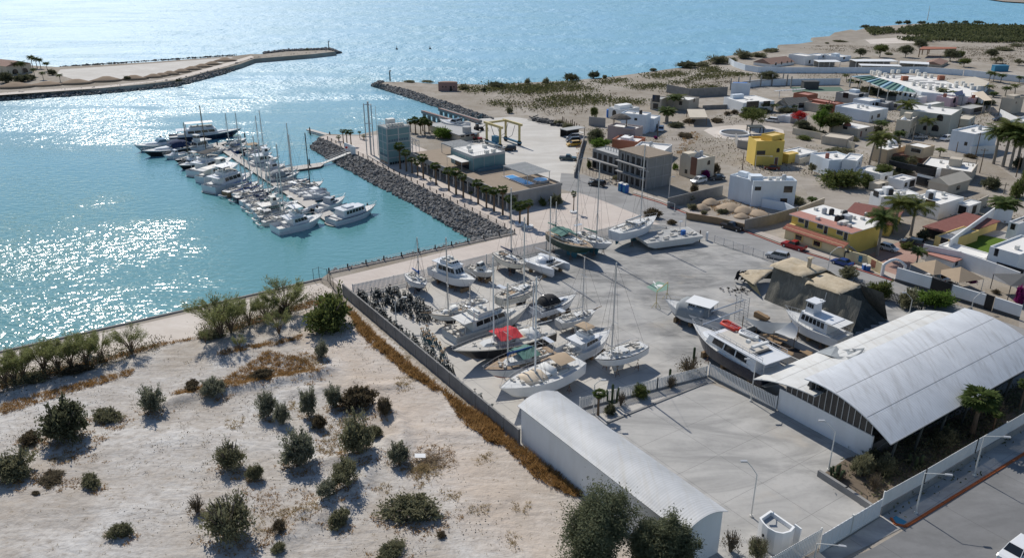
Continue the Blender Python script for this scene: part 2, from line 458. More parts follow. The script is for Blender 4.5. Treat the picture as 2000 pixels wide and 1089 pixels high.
def m_water():
 t=NT('sea_water')
 px=t.n.new('ShaderNodeSeparateXYZ');t.L(t.pos,px.inputs[0])
 X,Y=px.outputs[0],px.outputs[1]
 a,b=CALM
 nx,ny=-(b.y-a.y),(b.x-a.x);l=math.hypot(nx,ny);nx/=l;ny/=l
 if nx>0:nx,ny=-nx,-ny
 d=t.math('ADD',t.math('MULTIPLY',t.math('SUBTRACT',X,a.x),nx),t.math('MULTIPLY',t.math('SUBTRACT',Y,a.y),ny))
 d=t.math('ADD',d,t.math('MULTIPLY',t.math('SUBTRACT',t.noise(.05,4),.5),60))
 west=t.math('MULTIPLY',t.math('DIVIDE',t.math('ADD',d,8.),34.,True),t.math('ADD',t.math('DIVIDE',t.math('SUBTRACT',t.math('ADD',203.,t.math('MULTIPLY',t.math('SUBTRACT',t.noise(.04,4),.5),70.)),Y),34.,True),.16,True))
 far=t.math('DIVIDE',t.math('SUBTRACT',t.math('ADD',Y,t.math('MULTIPLY',t.math('SUBTRACT',t.noise(.03,3),.5),50.)),238.),45.,True)
 wind=t.math('MAXIMUM',west,far)
 patch=t.ramp(t.noise(.022,4,.6,t.mapv(.35,(.5,1.6,1)),.8),[(.38,.12),(.62,1.)])
 wind=t.math('MULTIPLY',wind,patch)
 amp=t.math('ADD',t.math('MULTIPLY',wind,.5),.1)
 h=t.math('ADD',t.noise(.42,1,.5,t.mapv(.5,(1,1.8,1))),t.math('MULTIPLY',t.noise(1.15,1,.5,t.mapv(.5,(1,1.5,1))),.42))
 h=t.math('ADD',h,t.math('MULTIPLY',t.noise(.085,4,.6,t.mapv(.45,(1,.6,1))),t.math('ADD',.8,t.math('MULTIPLY',t.math('DIVIDE',t.math('SUBTRACT',Y,260.),200.,True),4.2))))
 n=t.n.new('ShaderNodeBump');n.inputs['Distance'].default_value=1.35
 t.L(h,n.inputs['Height']);t.L(amp,n.inputs['Strength'])
 sky_tint=t.ramp(t.math('DIVIDE',Y,620.),[(.1,(.085,.235,.235)),(.3,(.105,.27,.29)),(.45,(.12,.31,.39)),(.8,(.165,.375,.53))])  # base colour lightens with distance, painting in the sky's reflection
 c=t.mix(t.ramp(t.noise(.02,4,.6),[(.35,0),(.7,.35)]),sky_tint,(.1,.28,.3))
 rg=t.math('ADD',t.math('MULTIPLY',t.math('DIVIDE',t.math('SUBTRACT',Y,230.),260.,True),.36),t.math('ADD',t.math('MULTIPLY',wind,.1),.11))
 return t.set(c,rg,0,.5,n.outputs[0])
_DEF['sea_water']=m_water
def poly_px(name,pts,z,mat,kind='structure',label=None):
 m=MB();m.face([G(x,y,z)for x,y in pts])
 a=sum(p.x*q.y-q.x*p.y for p,q in zip(m.v,m.v[1:]+m.v[:1]))
 if a<0:m.f[0].reverse()
 o=m.build(name,mat);return tag(o,label,None,None,kind)
m=MB();m.face([(-9000,-800,WZ),(9000,-800,WZ),(9000,16000,WZ),(-9000,16000,WZ)])
tag(m.build('water','sea_water'),kind='structure')
LAND=[(-900,895),(0,686),(250,630),(500,573),(628,543),(642,533),(1006,456),(988,446),(860,383),(750,328),(690,298),(640,274),(622,268),(640,262),(700,263),(760,250),(815,238),(840,236),(852,240),(938,236),(961,231),(930,220),(890,205),(850,193),(800,176),(760,167),(737,164),(752,160),(800,160),(850,164),(900,164),(950,166),(1000,163),(1060,160),(1110,158),(1150,154),(1190,151),(1250,143),(1300,136),(1330,132),(1370,120),(1400,112),(1450,106),(1500,97),(1530,94),(1520,88),(1560,86),(1598,80),(1585,74),(1620,71),(1630,64),(1662,58),(1672,60),(1690,55),(1730,51),(1752,49),(1800,46),(1850,46),(1880,47),(1930,49),(2000,51),(2100,53),(2600,70),(4200,1400),(-1200,1400)]
def land(name,px,mat,z=0.,out=1.2):
 P=[G(x,y,z)for x,y in px]
 if sum(p.x*q.y-q.x*p.y for p,q in zip(P,P[1:]+P[:1]))<0:P.reverse()
 m=MB();m.face(P);n=len(P);Q=[]
 for i in range(n):
  a=(P[i]-P[i-1]).normalized();b=(P[(i+1)%n]-P[i]).normalized()
  t=(a+b);nn=Vector((t.y,-t.x,0));nn=nn.normalized()if nn.length>1e-3 else Vector((a.y,-a.x,0))
  Q.append(P[i]+nn*out+Vector((0,0,-3.2-z)))
 for i in range(n):m.face([P[i],Q[i],Q[(i+1)%n],P[(i+1)%n]])
 return tag(m.build(name,mat),kind='structure')
land('ground',LAND,'scrub_ground')
SPIT=[(-400,232),(-100,192),(0,183),(60,180),(130,176),(200,172),(280,165),(345,157),(400,142),(440,133),(470,125),(497,115),(560,110),(610,106),(655,101),(640,98),(560,101),(515,106),(489,106),(462,109),(300,121),(160,129),(112,131),(60,128),(0,122),(-400,110)]
land('ground_spit',SPIT,'scrub_ground',.6)
poly_px('ground_far_shore',[(1925,-2),(1960,3),(2010,6),(2300,10),(2300,-16),(1980,-14)],-.5,'mudflat')
RIDGES=[([(330,790),(420,765),(520,752),(610,735),(640,722)],.75,1.7),([(560,770),(640,760),(700,765)],.4,1.6),([(745,800),(770,815),(790,850),(780,890)],.9,1.6),([(620,905),(690,895),(740,880),(760,860)],.55,1.4),([(590,1010),(640,985),(690,960),(720,920)],.8,1.6),([(560,1050),(620,1020),(660,1000)],.5,1.6),([(820,840),(870,850),(930,850)],.35,1.6),([(430,680),(520,690),(590,700)],.3,2.5),([(0,1010),(120,990),(250,1000)],.25,4.),([(250,870),(350,850),(460,870)],.25,4.),([(690,745),(735,760),(770,755)],.5,1.5),([(930,980),(1000,960),(1060,1000)],.25,3.)]
RW=[([G(x,y)for x,y in p],h*1.35,w*.78)for p,h,w in RIDGES]
LOTPX=[(-350,850),(0,768),(200,716),(400,652),(560,622),(668,583),(1006,872),(1340,1140),(1500,1280),(-600,1280)]
LOT=[G(x,y)for x,y in LOTPX]
from mathutils import noise as MN
def seg_d(p,a,b):
 ab=b-a;t=max(0,min(1,(p-a).dot(ab)/ab.length_squared));return(p-a-ab*t).length
def inside(p,poly):
 r=False;j=len(poly)-1
 for i in range(len(poly)):
  a,b=poly[i],poly[j]
  if(a.y>p.y)!=(b.y>p.y)and p.x<(b.x-a.x)*(p.y-a.y)/(b.y-a.y)+a.x:r=not r
  j=i
 return r
def terrain(x,y):
 p=Vector((x,y,0))
 if not inside(p,LOT):return 0.
 e=min(seg_d(p,LOT[i],LOT[(i+1)%len(LOT)])for i in range(8))
 k=min(1,e/3)
 z=.02+.16*max(0,MN.fractal(Vector((x*.12,y*.12,.3)),1.,2.,4)+.4)+.05*MN.noise(Vector((x*1.3,y*1.3,2)))
 for pts,h,w in RW:
  d=min(seg_d(p,pts[i],pts[i+1])for i in range(len(pts)-1))
  if d<w*2.6:z+=h*math.exp(-(d/w)**2)*(.75+.4*MN.noise(Vector((x*.5,y*.5,5))))
 return max(.012,z*k)
def lot():
 m=MB();st=.55
 xs=[p.x for p in LOT];ys=[p.y for p in LOT]
 x0,y0=max(min(xs),-75),min(ys);nx=int((min(max(xs),40)-x0)/st);ny=int((max(ys)-y0)/st)
 idx={}
 def vid(i,j):
  if(i,j)not in idx:
   x,y=x0+i*st,y0+j*st;idx[(i,j)]=m.V((x,y,terrain(x,y)))
  return idx[(i,j)]
 for i in range(nx):
  for j in range(ny):
   if inside(Vector((x0+(i+.5)*st,y0+(j+.5)*st,0)),LOT):
    m.f.append([vid(i,j),vid(i+1,j),vid(i+1,j+1),vid(i,j+1)]);m.mi.append(0)
 tag(m.build('sand_ground','sand',smooth=True),kind='structure')
lot()
poly_px('shore_track',[(-400,792),(0,693),(250,638),(500,581),(625,552),(650,566),(640,595),(560,615),(400,650),(200,712),(0,764),(-400,880)],.006,'pale_track')
poly_px('boatyard_pavement',[(662,556),(760,530),(960,484),(1080,450),(1200,433),(1300,432),(1386,468),(1450,489),(1552,523),(1700,572),(1900,640),(2080,705),(1700,900),(1400,742),(1300,775),(1190,822),(1140,880),(1010,868),(672,574)],.006,'yard_concrete')
poly_px('promenade',[(645,545),(1008,458),(990,448),(750,330),(640,277),(626,268),(640,264),(700,266),(760,262),(850,300),(1030,402),(1100,420),(1180,440),(1243,446),(1130,473),(1000,502),(845,540),(688,575),(664,560)],.012,'promenade_paving')
poly_px('plaza',[(1030,398),(1090,378),(1130,376),(1180,393),(1245,419),(1290,438),(1200,441),(1140,452),(1060,462),(1000,440)],.018,'promenade_paving')
poly_px('street',[(1096,338),(1140,341),(1185,356),(1235,379),(1290,396),(1345,419),(1450,450),(1540,484),(1620,508),(1700,534),(1745,548),(1860,592),(2000,642),(2200,715),(2130,740),(1900,647),(1700,574),(1552,525),(1386,468),(1290,433),(1245,419),(1180,393),(1092,368)],.010,'asphalt_worn')
poly_px('boat_lift_apron',[(845,246),(940,232),(1000,228),(1080,240),(1140,258),(1138,300),(1122,345),(1090,372),(1020,352),(900,268)],.008,'apron_gravel')
poly_px('courtyard_pavement',[(1192,826),(1381,746),(1480,782),(1700,880),(1640,925),(1800,975),(1722,1000),(1520,1092),(1440,1120),(1330,1060),(1120,880)],.022,'plaza_concrete')
poly_px('avenue_road',[(1560,1130),(1700,1072),(1772,1030),(1850,985),(2000,890),(2300,735),(2900,900),(2300,1500),(1500,1300)],.008,'asphalt_dark')
poly_px('avenue_pavement',[(1500,1120),(1640,1060),(1722,1008),(2004,834),(2320,655),(2320,720),(2000,886),(1860,972),(1765,1028),(1700,1062),(1560,1130)],.05,'plaza_concrete')
poly_px('dirt_road',[(1290,300),(1300,268),(1330,250),(1400,236),(1480,236),(1560,240),(1620,258),(1600,266),(1480,246),(1400,250),(1360,262),(1335,290),(1310,305)],.006,'dirt')
poly_px('village_road',[(1990,640),(2000,400),(1985,350),(1940,318),(1870,300),(1790,280),(1700,264),(1720,255),(1830,268),(1940,262),(2000,270),(2120,330),(2120,640)],.006,'dirt')
poly_px('vacant_lot',[(1420,400),(1560,390),(1690,440),(1650,480),(1520,470),(1420,430)],.004,'dirt')
poly_px('side_lane',[(1560,352),(1600,345),(1720,400),(1700,440),(1590,400)],.006,'dirt')
poly_px('roundabout_paving',[(1374,255),(1390,248),(1440,244),(1500,246),(1530,254),(1532,264),(1500,272),(1450,274),(1400,270)],.010,'pale_track')
poly_px('mudflat_beach',[(1520,94),(1600,82),(1640,68),(1690,58),(1740,58),(1760,66),(1700,74),(1660,84),(1560,98),(1520,101)],.006,'mudflat')
poly_px('sand_pan',[(1690,78),(1780,72),(1830,76),(1800,84),(1700,86)],.006,'pale_track')
poly_px('spit_track',[(-100,190),(60,177),(200,168),(300,158),(345,150),(440,124),(490,109),(497,112),(440,130),(345,155),(200,172),(-100,193)],.612,'pale_track')
poly_px('spit_field',[(118,136),(300,124),(455,112),(440,121),(330,150),(240,157),(160,160),(110,145)],.606,'apron_gravel')
poly_px('hotel_courtyard',[(1690,500),(1760,470),(1800,500),(1745,545),(1700,530)],.012,'red_paving')
poly_px('sidewalk',[(1235,376),(1290,392),(1345,415),(1450,446),(1540,480),(1700,530),(1748,546),(1760,540),(1712,523),(1550,473),(1452,440),(1350,410),(1240,371)],.12,'sidewalk')
poly_px('house_lawn',[(1880,478),(1905,455),(1952,460),(1968,468),(1960,508),(1940,520)],.012,'lawn')
poly_px('house_terrace',[(1916,448),(1968,452),(1968,468),(1905,456)],.016,'plaza_concrete')
def ribbon(name,pts,w,z0,z1,mat):
 """a kerb: a narrow raised strip along pixels"""
 m=MB();P=[G(x,y)for x,y in pts]
 for a,b in zip(P,P[1:]):
  d=(b-a);m.cbox((a+b)/2+Vector((0,0,(z0+z1)/2)),(d.length,w,z1-z0),math.atan2(d.y,d.x))
 return tag(m.build(name,mat),kind='structure')
ribbon('street_kerb',[(1235,380),(1290,396.5),(1345,419.5),(1450,450.5),(1540,484.5),(1620,508.5),(1700,534.5),(1745,549)],.3,0,.16,'red_kerb')
ribbon('avenue_kerb',[(1740,1012),(1748,1024),(1768,1028),(1782,1020),(1850,978),(1925,932),(2000,886),(2180,790)],.3,0,.17,'orange_kerb')
ribbon('yard_kerb',[(1186,825),(1283,786),(1381,747)],.35,0,.16,'raw_concrete')
ribbon('quay_edge',[(-300,756),(0,687.5),(250,631.5),(500,574.5),(628,544.5)],.45,-.4,.22,'raw_concrete')
ribbon('promenade_kerb',[(641,275),(690,299),(750,329),(860,384),(988,447)],.5,-.3,.25,'sidewalk')
ribbon('quay_kerb',[(643,533.5),(1005,456.5)],.4,-.3,.2,'sidewalk')
simple('marking_green',(.2,.31,.25),.85,.25,.8)
simple('marking_white',(.7,.7,.68),.85,.12,.8)
def disc_px(m,x,y,rx,z,n=18,mi=0):
 c=G(x,y,z);m.face([(c.x+rx*math.cos(2*PI*k/n),c.y+rx*math.sin(2*PI*k/n),z)for k in range(n)],mi)
poly_px('road_marking_green',[(1262,560),(1286,549),(1308,556),(1303,566),(1282,571)],.010,'marking_green')
mm=MB();disc_px(mm,1289,557.5,.62,.014);tag(mm.build('road_marking_disc','marking_white'),kind='structure')
mm=MB()
for a,b in(((1277,550.5),(1279,553)),((1280,558),(1283,561))):
 p,q=G(*a),G(*b);mm.cbox(((p.x+q.x)/2,(p.y+q.y)/2,.013),((q-p).length+.8,.25,.002),math.atan2(q.y-p.y,q.x-p.x))
tag(mm.build('road_marking_strokes','marking_white'),kind='structure')
poly_px('road_marking_blue',[(1738,1014),(1750,1006),(1772,1018),(1760,1026)],.056,'sign_blue')
def strip_px(name,a,b,w,z,mat):
 p,q=G(*a),G(*b);d=q-p;m=MB()
 n=Vector((-d.y,d.x,0)).normalized()*w/2
 m.face([p-n+Vector((0,0,z)),q-n+Vector((0,0,z)),q+n+Vector((0,0,z)),p+n+Vector((0,0,z))])
 return tag(m.build(name,mat),kind='structure')
strip_px('yard_dark_strip',(1388,471),(1560,527),.22,.016,'dark_grey')  # thin dark strip laid on the paving by the street
def rock_ring():
 g=(1+5**.5)/2
 V=[(-1,g,0),(1,g,0),(-1,-g,0),(1,-g,0),(0,-1,g),(0,1,g),(0,-1,-g),(0,1,-g),(g,0,-1),(g,0,1),(-g,0,-1),(-g,0,1)]
 Fc=[(0,11,5),(0,5,1),(0,1,7),(0,7,10),(0,10,11),(1,5,9),(5,11,4),(11,10,2),(10,7,6),(7,1,8),(3,9,4),(3,4,2),(3,2,6),(3,6,8),(3,8,9),(4,9,5),(2,4,11),(6,2,10),(8,6,7),(9,8,1)]
 return[Vector(v).normalized()for v in V],Fc
RV,RF=rock_ring()
def add_rock(m,c,r):
 s=Vector((rnd.uniform(.7,1.35),rnd.uniform(.7,1.2),rnd.uniform(.55,.95)))*r
 R=Matrix.Rotation(rnd.uniform(0,6.3),3,(rnd.uniform(-1,1),rnd.uniform(-1,1),rnd.uniform(-1,1)+.01))
 i0=len(m.v)
 for v in RV:
  k=rnd.uniform(.75,1.15);p=R@Vector((v.x*s.x*k,v.y*s.y*k,v.z*s.z*k));m.V(Vector(c)+p)
 for f in RF:m.f.append([i0+k for k in f]);m.mi.append(0)
def riprap(name,top,bot,n,r,label):
 """top and bottom pixel lines of the slope; z from quay level to below the water"""
 m=MB();T=[G(x,y,.05)for x,y in top];B=[G(x,y,WZ)for x,y in bot]
 for i in range(len(T)-1):
  e=(B[i]-T[i])*.25+Vector((0,0,-.4));e2=(B[i+1]-T[i+1])*.25+Vector((0,0,-.4))
  m.face([T[i]-Vector((0,0,.3)),T[i+1]-Vector((0,0,.3)),B[i+1]+e2,B[i]+e])
 L=[(T[i+1]-T[i]).length+(B[i+1]-B[i]).length for i in range(len(T)-1)];S=sum(L)
 for _ in range(n):
  u=rnd.uniform(0,S);i=0
  while u>L[i]and i<len(L)-1:u-=L[i];i+=1
  u/=L[i];v=rnd.uniform(.04,1.02)
  p=(T[i]*(1-u)+T[i+1]*u)*(1-v)+(B[i]*(1-u)+B[i+1]*u)*v
  add_rock(m,p+Vector((rnd.gauss(0,.15),rnd.gauss(0,.15),rnd.uniform(-.15,.2))),r*rnd.uniform(.55,1.25))
 return tag(m.build(name,'riprap_rock'),label,None,None,'stuff')
riprap('riprap_boulders',[(1003,454),(988,447),(860,384),(750,329),(690,299),(640,275),(624,270)],[(962,464),(922,469),(805,398),(705,346),(650,316),(614,294),(607,287)],4600,.56,'dark armour boulders sloping from the palm promenade to the basin')
riprap('riprap_jetty',[(965,232),(930,221),(890,206),(850,194),(800,177),(760,168),(738,165),(750,161)],[(950,236),(912,228),(870,215),(833,203),(785,187),(750,176),(725,168),(742,159)],2100,.75,'dark armour boulders along the channel jetty')
riprap('riprap_spit',[(-60,188),(60,180),(200,172),(345,157),(440,133),(497,115),(560,109),(610,105),(655,100),(640,97),(560,100),(515,105)],[(-60,202),(60,194),(200,184),(345,170),(440,145),(500,122),(560,115),(612,111),(668,104),(645,95),(560,98),(515,103)],2800,.9,'dark armour boulders round the low sand spit')
riprap('quay_stones',[(646,533),(760,508),(880,482),(1000,457)],[(644,530.5),(758,506),(878,480),(998,455)],420,.38,'small dark stones along the foot of the quay rail')
def rdir(zmin=-1):
 while True:
  v=Vector((rnd.uniform(-1,1),rnd.uniform(-1,1),rnd.uniform(zmin,1)))
  if.05<v.length<1:return v.normalized()
def leafcloud(m,c,rad,n,size,k=14,spread=.33,shell=.55,zmin=-.3,slim=.55,droop=0):
 """n leaf faces in k clumps inside an ellipsoid; c centre, rad (x,y,z)"""
 c=Vector(c);cl=[]
 for _ in range(k):
  d=rdir(zmin);r=rnd.uniform(shell,1)*rnd.uniform(.8,1.08)
  cl.append((Vector((d.x*rad[0]*r,d.y*rad[1]*r,d.z*rad[2]*r)),d,rnd.uniform(.6,1.3)))
 mr=min(rad)
 for _ in range(n):
  q,d,s=rnd.choice(cl);sp=spread*s
  p=c+q+Vector((rnd.gauss(0,sp*rad[0]*.55),rnd.gauss(0,sp*rad[1]*.55),rnd.gauss(0,sp*rad[2]*.5)))
  if p.z<.02:p.z=rnd.uniform(.02,.12)
  ld=(d+rdir()*1.1);ld.z-=droop
  m.leaf(p,ld if ld.length>.1 else d,size*slim*rnd.uniform(.6,1.3),size*rnd.uniform(.6,1.5))
 return cl
def stems(m,n,h,r,rad,base=.2):
 for _ in range(n):
  a=rnd.uniform(0,6.3);q=rad*rnd.uniform(.3,.8);hh=h*rnd.uniform(.5,.9)
  m.pipe([(base*math.cos(a)*.5,base*math.sin(a)*.5,-.05),(q*.45*math.cos(a),q*.45*math.sin(a),hh*.5),(q*math.cos(a+.3),q*math.sin(a+.3),hh)],r,5,r1=r*.35)
BUSHES={}
def bush_proto(key,mat,rad,n,size,k,h0=.55,stemn=6,slim=.5,spread=.33,shell=.55,cat='shrub',zmin=-.3):
 o=thing('desert_shrub','shrub',cat)
 m=MB();sm=MB();nl=rnd.choice((5,6,7));a0=rnd.uniform(0,6)
 for j in range(nl):
  a=a0+2*PI*j/nl+rnd.uniform(-.4,.4);q=rnd.uniform(.2,.55);f=rnd.uniform(.5,.72);hz=rad[2]*rnd.uniform(.45,.8)
  c=(q*rad[0]*math.cos(a),q*rad[1]*math.sin(a),hz*.75);rr=(rad[0]*f,rad[1]*f,hz*.8)
  leafcloud(m,c,rr,int(n*2.4/nl),size*.8,9,spread*1.25,shell,zmin,slim);leafcloud(m,c,[r*.7 for r in rr],int(n*.7/nl),size*1.4,6,spread*1.3,.1,zmin,slim*1.3)
  for _ in range(2):
   d=Vector((math.cos(a+rnd.uniform(-.7,.7))*.6,math.sin(a+rnd.uniform(-.7,.7))*.6,rnd.uniform(.6,1.2)));b=Vector(c)+Vector((0,0,hz*.2));e=b+d*hz*rnd.uniform(.4,.8)
   sm.pipe([b,(b+e)/2+Vector((0,0,.03)),e],.02,4,r1=.006)
   for _ in range(int(n*.02)):m.leaf(b.lerp(e,rnd.uniform(.3,1.05))+rdir()*.06,d+rdir(),size*slim*.8,size*.9)
 m.build('foliage',mat,o)
 stems(sm,stemn,rad[2]*1.3,.05,rad[0]);sm.build('stem','twig',o)
 BUSHES[key]=(Proto(o),rad)
bush_proto('grey','leaf_grey',(1,1,1.15),1500,.15,20)
bush_proto('grey_b','leaf_grey',(1,.9,1.2),1300,.16,16,spread=.38)
bush_proto('olive','leaf_olive',(1,1,.8),1500,.14,20)
bush_proto('olive_b','leaf_olive',(1,.85,.85),1400,.15,16)
bush_proto('dark','leaf_dark',(1,1,1.),1900,.15,24)
bush_proto('low','leaf_olive',(1,.75,.5),1300,.13,18,h0=.4)
bush_proto('low_brown','leaf_brown',(1,.75,.55),1500,.13,18,h0=.4)
bush_proto('sparse','leaf_olive',(1,1,.95),1300,.11,18,stemn=26,spread=.4)
bush_proto('twiggy','leaf_brown',(1,1,.8),260,.1,14,stemn=34,spread=.5)
bush_proto('tall','leaf_grey',(.8,.8,1.5),1300,.15,20)
bush_proto('green','leaf_green',(1,1,.9),1700,.15,22)
bush_proto('bright','leaf_bright',(1,1,.95),1700,.15,22)
bush_proto('bougain','bougainvillea',(1,.6,.55),1700,.13,22)
bush_proto('dead_grey','leaf_brown',(1,.8,.8),900,.12,14,stemn=26)
def place_bush(px,py,wpx,hpx,key,label,group='desert shrubs on the sandy lot',name=None,cat=None,z=None):
 """base centre pixel, on-screen width and height in pixels"""
 p=G(px,py);dep=p.y*CT+H*ST;w=wpx*dep/F
 pr,rad=BUSHES[key];s=w/2/(rad[0]*1.15)
 hh=max(.35,(hpx*dep/F-w*.8*.32)/.92);sz=hh/(rad[2]*1.25)
 z=terrain(p.x,p.y)if z is None else z
 back=w*.32
 d=Vector((p.x,p.y,0)).normalized()
 o=pr.put((p.x+d.x*back,p.y+d.y*back,max(0,z-.05)),rnd.uniform(0,6.3),label,(s,s*rnd.uniform(.85,1.1),max(sz,s*.4)),group)
 o['category']=cat or 'shrub'
 if name:o.name=name
 return o
TREES={}
def tree_proto(key,leaf,h,rad,n,size,k,trunk='trunk_grey',tr=.16,split=.35,slim=.5,spread=.3,shell=.6,lean=0,name='leafy_tree',limbs=6,zmin=-.55):
 o=thing(name,'tree','tree')
 cz=h-rad[2]*.85
 m=MB();cl=leafcloud(m,(0,0,cz),rad,int(n*1.5),size*1.15,k,spread,shell,zmin,slim);leafcloud(m,(0,0,cz),[r*.7 for r in rad],int(n*.6),size*1.5,k,spread,.2,zmin,slim*1.2);m.build('crown',leaf,o)
 m=MB();m.pipe([(0,0,-.1),(lean*.3,0,h*split*.5),(lean,0,h*split)],tr,7,r1=tr*.7)
 for q,d,s in cl[:limbs*2]:
  e=Vector((0,0,cz))+q*.8
  m.pipe([(lean*.8,0,h*split*.8),(e+Vector((lean,0,h*split)))*.5+Vector((0,0,-.15)),e],tr*.5,5,r1=.02)
 m.build('trunk',trunk,o)
 TREES[key]=(Proto(o),h,rad)
tree_proto('leafy','leaf_green',5,(2.2,2.2,1.8),3000,.25,30)
tree_proto('bright','leaf_bright',5,(2.2,2.2,1.7),2600,.25,28)
tree_proto('dark','leaf_dark',5,(2.3,2.3,2.0),2800,.25,28)
tree_proto('redtree','red_flower',4.5,(2.3,2.3,1.2),2000,.22,26,name='flowering_tree')
tree_proto('small','leaf_olive',4,(1.6,1.6,1.5),1500,.22,20)
def palo_proto(key,n,leafn,leaf='palo_verde'):
 """an airy tree of many thin upswept branches with a haze of tiny leaves"""
 o=thing('palo_verde_tree','tree','tree');m=MB();lf=MB()
 for i in range(n):
  a=2*PI*i/n+rnd.uniform(-.4,.4);sp=rnd.uniform(.5,1.5);hh=rnd.uniform(2.2,3.6)
  p1=Vector((.35*sp*math.cos(a),.35*sp*math.sin(a),hh*.4));p2=Vector((sp*math.cos(a),sp*math.sin(a),hh*.75));p3=Vector((1.45*sp*math.cos(a+.1),1.45*sp*math.sin(a+.1),hh))
  m.pipe([(0,0,-.1),p1,p2,p3],.06,5,r1=.012)
  for _ in range(8):
   t=rnd.uniform(.25,1);q=p1 .lerp(p2,t*2)if t<.5 else p2 .lerp(p3,t*2-1)
   e=q+Vector((math.cos(a+rnd.uniform(-1,1))*.6,math.sin(a+rnd.uniform(-1,1))*.6,rnd.uniform(.4,.9)))
   m.pipe([q,(q+e)/2+Vector((0,0,-.06)),e],.018,4,r1=.006)
   for _ in range(leafn):
    w=rnd.uniform(.1,1.15);c=q.lerp(e,w)+Vector((rnd.gauss(0,.13),rnd.gauss(0,.13),rnd.gauss(0,.13)))
    lf.leaf(c,Vector((math.cos(a),math.sin(a),.7))+rdir()*.7,.05,rnd.uniform(.2,.42))
 lf.build('crown',leaf,o);m.build('trunk','trunk_brown',o)
 TREES[key]=(Proto(o),3.6,(2,2,2))
palo_proto('palo',18,30);palo_proto('palo_thin',14,20)
def place_tree(key,px,py,wpx,hpx,label,group,cat='tree',name=None):
 pr,h,rad=TREES[key];p=G(px,py);dep=p.y*CT+H*ST
 s=wpx*dep/F/(2*rad[0]*1.1);hz=max(.6,HT(px,py,py-hpx))/h
 o=pr.put((p.x,p.y,terrain(p.x,p.y)-.03),rnd.uniform(0,6.3),label,(s,s,hz),group)
 if name:o.name=name
 return o
PALMS={}
def fan_leaf(m,base,d,r,seg=9):
 d=d.normalized();side=d.cross(Vector((0,0,1)))
 if side.length<.05:side=Vector((1,0,0))
 side.normalize();up=side.cross(d)
 for j in range(seg):
  a=(j/(seg-1)-.5)*2.3;a2=.12
  dd=(d*math.cos(a)+side*math.sin(a));ln=r*(1-.12*abs(a))*rnd.uniform(.85,1.1)
  tip=base+dd*ln+Vector((0,0,-.18*ln*rnd.uniform(.5,1.5)))
  w=side*math.cos(a)-d*math.sin(a)
  m.face([base,base+dd*ln*.55+w*r*a2,tip,base+dd*ln*.55-w*r*a2])
def fan_palm(key,h,cr,n=26,tr=.17,skirt=.5,mat='palm_green',name='fan_palm'):
 o=thing(name,'palm','palm tree')
 m=MB();m.pipe([(0,0,-.1),(0,0,h*.1),(.03,0,h*.5),(0,.02,h)],tr*1.25,8,r1=tr*.75);m.build('trunk','trunk_brown',o)
 m=MB()
 for i in range(n):
  a=2.4*i+rnd.uniform(-.2,.2);e=1.2-1.75*(i/n)+rnd.uniform(-.12,.12)
  d=Vector((math.cos(a)*math.cos(e),math.sin(a)*math.cos(e),math.sin(e)))
  pt=cr*rnd.uniform(.35,.55);b=Vector((0,0,h))+d*pt
  sd=d.cross(Vector((0,0,1))).normalized()*.02
  m.face([Vector((0,0,h-.05))-sd,Vector((0,0,h-.05))+sd,b+sd,b-sd])
  fan_leaf(m,b-d*.05,d+Vector((0,0,-.25)),cr*rnd.uniform(.5,.65))
 m.build('crown',mat,o)
 if skirt:
  m=MB()
  for i in range(int(16*skirt)+6):
   a=rnd.uniform(0,6.3);d=Vector((math.cos(a)*.5,math.sin(a)*.5,-1))
   fan_leaf(m,Vector((.08*math.cos(a),.08*math.sin(a),h-.15-rnd.uniform(0,skirt*.6))),d,cr*.55,5)
  m.build('dead_frond','skirt_brown',o)
 PALMS[key]=(Proto(o),h)
fan_palm('fan',5,1.25,24,.16,.5);fan_palm('fan_b',5,1.1,20,.15,.8);fan_palm('fan_big',5,1.7,34,.2,1.)
fan_palm('stub',2.2,1.15,18,.2,.25)
def coco_palm(key,h,fr,n=18,mat='coco_green',lean=.5,tr=.13,name='coconut_palm'):
 o=thing(name,'palm','palm tree')
 m=MB();m.pipe([(0,0,-.1),(lean*.15,0,h*.3),(lean*.5,0,h*.7),(lean,0,h)],tr*1.3,8,r1=tr*.8);m.build('trunk','trunk_grey',o)
 m=MB()
 for i in range(n):
  a=2.4*i+rnd.uniform(-.25,.25);e=1.25-1.6*(i/n)+rnd.uniform(-.1,.1);L=fr*rnd.uniform(.85,1.1)
  p=Vector((lean,0,h));hd=Vector((math.cos(a),math.sin(a),0));pts=[p];ns=9
  for k in range(ns):
   ee=e-1.75*(k/ns)**1.25;p=p+(hd*math.cos(ee)+Vector((0,0,math.sin(ee))))*L/ns;pts.append(p)
  sd=Vector((-hd.y,hd.x,0))
  for k in range(ns):
   q0,q1=pts[k],pts[k+1];m.face([q0-sd*.025,q0+sd*.025,q1+sd*.02,q1-sd*.02])
   for t in(.15,.5,.85):
    q=q0 .lerp(q1,t);u=(k+t)/ns;ll=fr*.3*math.sin(PI*min(1,u*.9+.14))+.08
    for s_ in(-1,1):
     d=(sd*s_+(q1-q0).normalized()*.55+Vector((0,0,-.45-.3*rnd.random()))).normalized()
     w=(q1-q0).normalized()*.055
     m.face([q-w*.5,q+w*1.1,q+d*ll*.6+w*.6,q+d*ll,q+d*ll*.6-w*.4])
 m.build('crown',mat,o)
 PALMS[key]=(Proto(o),h)
coco_palm('coco',6,2.4,20,lean=.6);coco_palm('coco_b',6,2.6,22,lean=-.3);coco_palm('coco_dark',5.5,2.3,26,'palm_green',.1)
coco_palm('date',3,2.0,34,'palm_green',0,.25,'date_palm')
